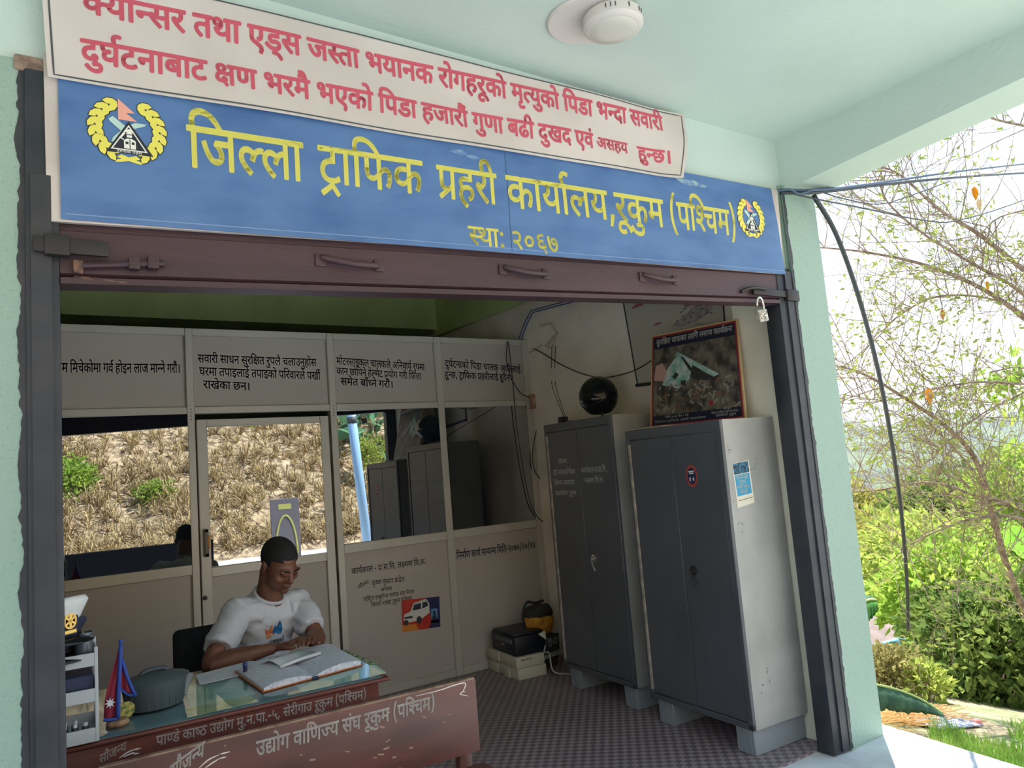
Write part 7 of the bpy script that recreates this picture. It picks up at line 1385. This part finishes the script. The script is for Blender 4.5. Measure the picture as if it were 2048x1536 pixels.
LIMBS = [  # pixel course with distance, radius at start and end
 ([(2150, 1370, 6.7), (2060, 1240, 6.6), (2010, 1120, 6.5), (1960, 940, 6.4), (1900, 860, 6.3), (1800, 790, 6.1), (1720, 745, 6.0), (1655, 728, 5.9)], .052, .008),
 ([(2140, 1300, 6.8), (2048, 1210, 6.7), (1990, 1060, 6.6), (1960, 960, 6.6), (1860, 845, 6.7)], .034, .010),
 ([(2160, 700, 6.4), (2060, 640, 6.3), (1960, 575, 6.2), (1850, 530, 6.1), (1735, 505, 6.0), (1632, 494, 5.9)], .040, .008),
 ([(2150, 620, 5.9), (2048, 540, 5.8), (1960, 470, 5.7), (1880, 420, 5.6), (1800, 350, 5.5), (1750, 330, 5.5)], .034, .006),
 ([(2140, 700, 6.2), (2048, 590, 6.1), (1950, 530, 6.0), (1850, 470, 5.9), (1780, 410, 5.8), (1755, 360, 5.7)], .026, .006),
 ([(2150, 1120, 6.3), (2048, 1022, 6.2), (1950, 990, 6.1), (1860, 965, 6.0), (1760, 980, 5.9), (1680, 985, 5.8)], .026, .007),
 ([(2140, 1010, 6.5), (2040, 1010, 6.4), (1930, 1000, 6.4), (1830, 960, 6.3)], .026, .008),
 ([(2140, 770, 6.5), (2048, 768, 6.4), (1960, 764, 6.3), (1880, 775, 6.2), (1780, 800, 6.1), (1690, 790, 6.0)], .018, .006),
 ([(2120, 740, 7.0), (2048, 785, 6.9), (1960, 830, 6.8), (1900, 880, 6.7), (1840, 935, 6.6)], .016, .006),
 ([(2048, 640, 6.4), (1990, 600, 6.3), (1880, 592, 6.2), (1800, 630, 6.2), (1750, 680, 6.1), (1680, 740, 6.0)], .016, .006),
 ([(2130, 1100, 6.0), (2048, 1040, 5.9), (1960, 1035, 5.9), (1880, 1060, 5.8), (1800, 1100, 5.8)], .018, .007),
 ([(2100, 260, 5.6), (2040, 250, 5.5), (1980, 235, 5.5), (1950, 210, 5.4)], .016, .008),
 ([(2048, 420, 5.6), (1990, 440, 5.6), (1950, 490, 5.6), (1935, 560, 5.6)], .010, .005)]
for px, r0, r1 in LIMBS:
    L = spline(dpx(px), 6); n_ = len(L)
    obj('branch', tube(bmesh.new(), L, [r0 * .66 + (r1 - r0) * .66 * i / (n_ - 1) for i in range(n_)], 8), BARK, tr, world=True, smooth=True)
    for i in range(4, n_, 1):
        for _ in range(2):
            if R.random() < .62:
                d = (L[min(i + 1, n_ - 1)] - L[i - 1]).normalized(); a = d.orthogonal().normalized(); a = Matrix.Rotation(R.uniform(0, 6.28), 3, d) @ a
                twig(L[i], (d * .55 + a * .9 + Vector((.15, 0, .25))).normalized(), R.uniform(.4, 1.0), .0045, 0)
obj('trunk', tube(bmesh.new(), spline([ground_at(2130, 1330, 6.6), deep(2150, 1370, 6.7), deep(2160, 1100, 6.7), deep(2160, 700, 6.4), deep(2150, 600, 6.0)], 5), [.09 - .002 * i for i in range(21)], 12), BARK, tr, world=True, smooth=True)
obj('twigs', twigs, BARK, tr, world=True, kind='stuff'); obj('young_leaves', pydata('young_leaves', LV, LF), LEAFY, tr, world=True, kind='stuff')
# a few big autumn leaves still hanging
for (u, v, d, s), lab in zip(((1950, 385, 5.7, .085), (1958, 408, 5.7, .07), (1858, 790, 6.0, .11), (1885, 628, 6.1, .07), (1975, 570, 6.0, .06)), ('golden leaf hanging highest under the overhead cables', 'brownish round leaf just below the golden one', 'yellow leaf dangling beside the thick limb at mid height', 'small orange leaf on the middle limb', 'small golden leaf nearest the bare tree trunk')):
    c = deep(u, v, d); b = bmesh.new(); poly(b, [tuple(c + Vector((x * s * .8, -x * s * .5, z * s + .02 * x * x))) for x, z in ((0, .6), (.3, .3), (.34, -.1), (.1, -.6), (-.05, -.75), (-.25, -.3), (-.3, .2))], (.002, .002, 0))
    tag(obj('autumn_leaf', b, LEAFR if 'brown' not in lab else mat('brown_leaf', (196, 170, 120), .8)), lab, 'leaf', 'autumn leaves on the bare tree')

def mir_(u, v, y): p = at(u, v, 1, 2 * 5.086 - y); return Vector((p.x, y, p.z))
# banana leaves
def banana(name, label, mid, w0, m, tear=0.0, seed=1, edge=None):
    L = spline(mid, 8); n_ = len(L); t = thing(name, label, 'leaf', tuple(L[0])); R = random.Random(seed); vs, fs = [], []
    for i, p in enumerate(L):
        tn = (L[min(i + 1, n_ - 1)] - L[max(0, i - 1)]).normalized(); sd = tn.cross(edge or Vector((0, 0, 1))).normalized(); w = w0 * math.sin(PI * (.08 + .88 * i / (n_ - 1))) ** .6
        nr = sd.cross(tn); r1, r2 = w * (1 - tear * R.random()), w * (1 - tear * R.random())
        vs += [p + sd * r1 + nr * -.12 * w, p, p - sd * r2 + nr * -.12 * w]
        if i: k = 3 * i; fs += [(k - 3, k - 2, k + 1, k), (k - 2, k - 1, k + 2, k + 1)]
    o = obj('blade', pydata('blade', [tuple(v) for v in vs], fs), m, t, world=True, smooth=True)
    obj('midrib', tube(bmesh.new(), L, [.009 * (1 - .7 * i / n_) for i in range(n_)], 6), mat('pale_midrib', (168, 186, 110), .6), t, world=True, smooth=True)
def blade(name, label, top, low, m, notch, seed):
    """Leaf half hanging between its midrib (top) and a ragged lower edge."""
    T, B = spline(top, 10), spline(low, 10); n_ = min(len(T), len(B)); R = random.Random(seed); vs, fs = [], []
    t = thing(name, label, 'leaf', tuple(T[0]))
    for i in range(n_):
        e = 1 - notch * R.random(); ple = .012 * math.sin(i * 1.9)
        for k in range(4): p = T[i].lerp(B[i], k / 3 * e); p = p + FWD * (ple * k / 3 - .03 * math.sin(PI * k / 3)); vs.append(tuple(p))
        if i:
            for k in range(3): a = 4 * i + k; fs.append((a - 4, a - 3, a + 1, a))
    solid(obj('blade', pydata('blade', vs, fs), m, t, world=True, smooth=SM), .002)
    obj('midrib', tube(bmesh.new(), T, .008, 6), mat('pale_midrib', (168, 186, 110), .6), t, world=True, smooth=True); return t
WITH = leafmat('withered_banana_leaf', (66, 92, 76), (92, 120, 96), .25, 8)
blade('banana_leaf', 'broad dark banana leaf tip poking out from behind the pillar', [deep(1680, 1216, 5.9), deep(1710, 1210, 5.9), deep(1738, 1200, 5.9), deep(1753, 1200, 5.9)], [deep(1684, 1262, 5.8), deep(1712, 1254, 5.8), deep(1740, 1240, 5.8), deep(1754, 1222, 5.85)], LEAFB, 0, 2)
blade('banana_leaf', 'pale upper half of the banana leaf behind the pillar, folded back', [deep(1680, 1214, 5.93), deep(1710, 1208, 5.93), deep(1736, 1199, 5.93), deep(1750, 1199, 5.93)], [deep(1682, 1194, 6.0), deep(1708, 1190, 6.0), deep(1730, 1190, 6.0), deep(1746, 1194, 5.98)], WITH, 0, 5)
blade('banana_leaf', 'fallen torn banana leaf drooping along the edge of the patio', [deep(1690, 1355, 4.28), deep(1735, 1366, 4.32), deep(1790, 1378, 4.38), deep(1840, 1398, 4.44), deep(1884, 1426, 4.5)], [deep(1690, 1416, 4.2), deep(1735, 1421, 4.24), deep(1790, 1427, 4.3), deep(1840, 1430, 4.38), deep(1884, 1432, 4.46)], WITH, .16, 3)
banana('banana_leaf', 'bright sunlit banana leaf among the branches above the big dark bush', [deep(2075, 1120, 7.5), deep(2045, 1085, 7.5), deep(2022, 1062, 7.5), deep(2012, 1040, 7.4)], .14, leafmat('sunlit_banana_leaf', (120, 190, 60), (150, 210, 80), .55, 4), .1, 4, Vector((-.6, -.5, .4)))
q0 = mir_(60, 1120, -2.3); q1 = mir_(338, 1094, -2.3)
tag(obj('low_wall', BX(-3.5, q1.x, -2.55, -2.35, -.12, q0.z, .01), mat('black_low_wall', (12, 13, 16), .95, spec=.05)), 'low dark roadside wall mirrored along the foot of the left pane', 'wall')  # wall in one even near-black colour
# straw, laundry and litter on the soil beyond the patio
p = deep(1785, 1437, 4.85)
def onland(u, v):
    d = ray(u, v); t = 3.0
    while t < 40:
        q = EYE + d * t
        if q.z < land_z(q.x, q.y): return q
        t += .02
    return q
p = onland(1790, 1440)
b = bmesh.new(); R = random.Random(8)
for _ in range(260):
    q = p + DX * R.uniform(-.34, .36) + Vector((R.uniform(-.05, .05), R.uniform(-.16, .16), 0)); q.z = land_z(q.x, q.y) + R.uniform(.0, .05); a = R.gauss(0, .5); l = R.uniform(.06, .16)
    tube(b, [q, q + Vector((l * math.cos(a), -.5 * l + l * math.sin(a), R.uniform(-.02, .03)))], .003, 4)
tag(obj('straw_heap', b, mat('orange_straw', (226, 178, 116), .85)), 'low heap of orange straw on the soil at the patio edge', 'straw', None, 'stuff')
p = onland(1878, 1448)
vs, fs = [], []
for j in range(9):
    for i in range(17):
        u, v = i / 16 - .5, j / 8 - .5; q = p + DX * u * .42 + Vector((0, v * .30, 0)); vs.append((q.x, q.y, land_z(q.x, q.y) + .015 + .035 * max(0, noise.noise((u * 6, v * 6, 3)) + .3) * (1 - 2 * abs(v))))
for j in range(8):
    for i in range(16): k = j * 17 + i; fs.append((k, k + 1, k + 18, k + 17))
o = tag(obj('laundry_cloth', pydata('laundry_cloth', vs, fs), mat('grey_check_cloth', (176, 178, 196), .9, rgb2=(96, 100, 120), scale=30), smooth=True), 'crumpled grey checked cloth lying on the soil beside the straw', 'cloth'); solid(o, .006)
p = onland(1953, 1450)
b = bmesh.new(); ball(b, (p.x, p.y, p.z + .015), (.05, .03, .02), 12); tag(obj('plastic_scrap', b, mat('pink_plastic', (206, 110, 110), .5), smooth=True), 'small pink plastic scrap on the soil near the grass', 'scrap')
# grass near the patio
R = random.Random(31); vs, fs = [], []
for _ in range(8000):
    u = R.uniform(1860, 2150); v = 1448 + 150 * R.random(); q = None
    q = onland(u, v)
    if q.x < 3.95 + .0 * q.y or noise.noise((q.x * 2.2, q.y * 2.2, 9)) < -.12: continue
    z = land_z(q.x, q.y) - .01; a = R.uniform(0, 6.28); h = R.uniform(.03, .09); k = len(vs); c, s = math.cos(a) * .004, math.sin(a) * .004; lx, ly = R.gauss(0, .025), R.gauss(0, .025)
    vs += [(q.x - c, q.y - s, z), (q.x + c, q.y + s, z), (q.x + lx, q.y + ly, z + h)]; fs.append((k, k + 1, k + 2))
o = tag(obj('grass', pydata('grass', vs, fs), leafmat('lawn_green', (104, 150, 58), (150, 176, 84), .4, 4)), 'short green grass on the ground beyond the patio', 'grass', None, 'stuff')
# pink house down the slope with a blue pipe, and a tiled roof
hp_ = deep(1745, 1300, 12.5)
hs_ = thing('garden_house', 'low pink walled house down the slope with a blue pipe along its roof edge', 'house', (hp_.x, hp_.y, land_z(hp_.x, hp_.y) - .3), math.radians(-20))
LB = world_of(hs_).inverted()
def hloc(u, v, d=12.5): return LB @ deep(u, v, d)
z1 = hloc(1745, 1290).z; z2 = hloc(1745, 1245).z
obj('wall', BX(-1.2, 1.4, 0, 2.5, 0, z1 - .05), mat('pink_house_paint', (150, 104, 100), .7), hs_)
b = bmesh.new(); poly(b, [(-1.5, -.25, z1 - .06), (1.6, -.25, z1 - .02), (1.6, 2.8, z2 + .35), (-1.5, 2.8, z2 + .3)], (0, 0, .05)); obj('roof', b, mat('pale_roof_sheet', (108, 88, 80), .8, rgb2=(90, 70, 62), scale=6), hs_)
obj('blue_pipe', tube(bmesh.new(), [(-1.5, -.30, z1 - .05), (1.5, -.30, z1 + .16)], .06, 10), mat('blue_pvc', (96, 164, 206), .4), hs_, smooth=True)
obj('pillar', BX(-.34, -.20, .5, .64, z1 - .1, z2 + .2), CONC, hs_)
rp = deep(2035, 1200, 13)
rf = thing('tiled_roof', 'brown roofed shed half hidden behind the green bushes', 'shed', (rp.x, rp.y, land_z(rp.x, rp.y) - .2), math.radians(-15))
zr = rp.z - rf.location.z
obj('wall', BX(-.8, 2.2, 0, 2, 0, zr - .05), mat('pink_house_paint', (206, 160, 152)), rf)
b = bmesh.new(); poly(b, [(-1.1, -.4, zr - .10), (2.5, -.4, zr - .10), (2.5, 1.2, zr + .35), (-1.1, 1.2, zr + .35)], (0, 0, .06)); obj('roof', b, mat('brown_roof_tiles', (170, 124, 104), .8, rgb2=(130, 92, 80), scale=8), rf)

# ---------------------------------------------------------------- seen mirrored in the panes
def mir(u, v, y, xc=None):
    """Point at depth y whose image in the (slightly askew) pane round xc is seen at pixel (u, v)."""
    h = at(u, v, 1, 5.08); T = 0 if xc is None else TILT
    n = Vector((T, -1, 0)).normalized(); h = hit(u, v, (xc or 0, 5.08, 0), n); d = ray(u, v); d = d - n * (2 * d.dot(n))
    return h + d * ((y - h.y) / d.y)
q0, q1 = mir(735, 1088, -1.6, 2.374), mir(702, 825, -1.6, 2.374)
pp_ = thing('light_pole', 'pale blue painted pole mirrored in the partition pane beside the cupboards', 'pole', (q0.x, q0.y, -.1))
dxz = (q1.x - q0.x) / (q1.z - q0.z); f0 = Vector((q0.x + dxz * (-.1 - q0.z), q0.y, -.1)); f1 = Vector((q1.x + dxz * .9, q1.y, q1.z + .9))
obj('shaft', tube(bmesh.new(), [f0, f1], .075, 16), mat('pale_blue_paint', (150, 186, 222), .4), pp_, world=True, smooth=True)
obj('tie_band', tube(bmesh.new(), [f0.lerp(f1, .70), f0.lerp(f1, .73)], .082, 12), INKD, pp_, world=True, smooth=True)
c = mir(570, 1052, -4.6, 1.46)
ns = thing('notice_stand', 'dark standing notice board with a yellow arch, mirrored in the door pane', 'sign', (c.x, c.y, -.1))
hw = .27; obj('board', BX(-hw, hw, -.02, .02, c.z - .55, c.z + .62, .01), mat('slate_board', (84, 78, 82), .6), ns)
arc = [Vector((hw * .75 * math.cos(a), .022, c.z - .45 + .75 * math.sin(a))) for a in [PI * k / 16 for k in range(17)]]
obj('yellow_arch', tube(bmesh.new(), arc, .020, 6), mat('dull_yellow', (150, 146, 74), .7), ns, smooth=True); obj('board_text', BX(-.12, .12, .018, .024, c.z + .42, c.z + .52), MATS['dull_yellow'], ns)
for x in (-hw + .03, hw - .03): obj('leg', BX(x - .02, x + .02, -.02, .02, 0, c.z - .5), STEELD, ns)
for (u, v, y, rad, n_, s, m_, lab) in ((155, 960, -11.2, (.55, .5, .6), 900, .13, LEAFG, 'green shrub on the dry bank mirrored in the left pane'), (310, 1000, -10.6, (.50, .5, .42), 600, .13, LEAFG, 'green shrub low on the bank mirrored near the door stile'), (480, 860, -13.5, (.9, .6, .6), 700, .2, LEAFG, 'leafy shrub high on the bank mirrored in the door pane'), (300, 850, -13.5, (.35, .35, .3), 60, .5, leafmat('agave_leaf', (120, 160, 120), (90, 130, 96), .2, 2), 'spiky agave at the top of the left pane reflection'), (745, 850, -12, (.8, .6, .7), 60, .9, leafmat('agave_leaf', (120, 160, 120), (90, 130, 96)), 'spiky agave mirrored at the top of the pane by the pole'), (735, 900, -10.8, (.6, .5, .6), 700, .13, LEAFY, 'yellow green shrub mirrored behind the pale blue pole')):
    c = mir(u, v, y, .503 if u < 370 else (2.374 if u > 660 else 1.46)); g = bank(c.x, c.y); t = thing('bank_shrub', lab, 'shrub', (c.x, c.y, g - .05)); zc = max(c.z - g, rad[2] * .5)
    obj('foliage', leaves('foliage', (0, 0, zc), rad, n_, s, int(u), aspect=.3 if 'agave' in lab else .5), m_, t); obj('stem', tube(bmesh.new(), [(0, 0, 0), (0, 0, zc)], .03, 6), BARK, t)
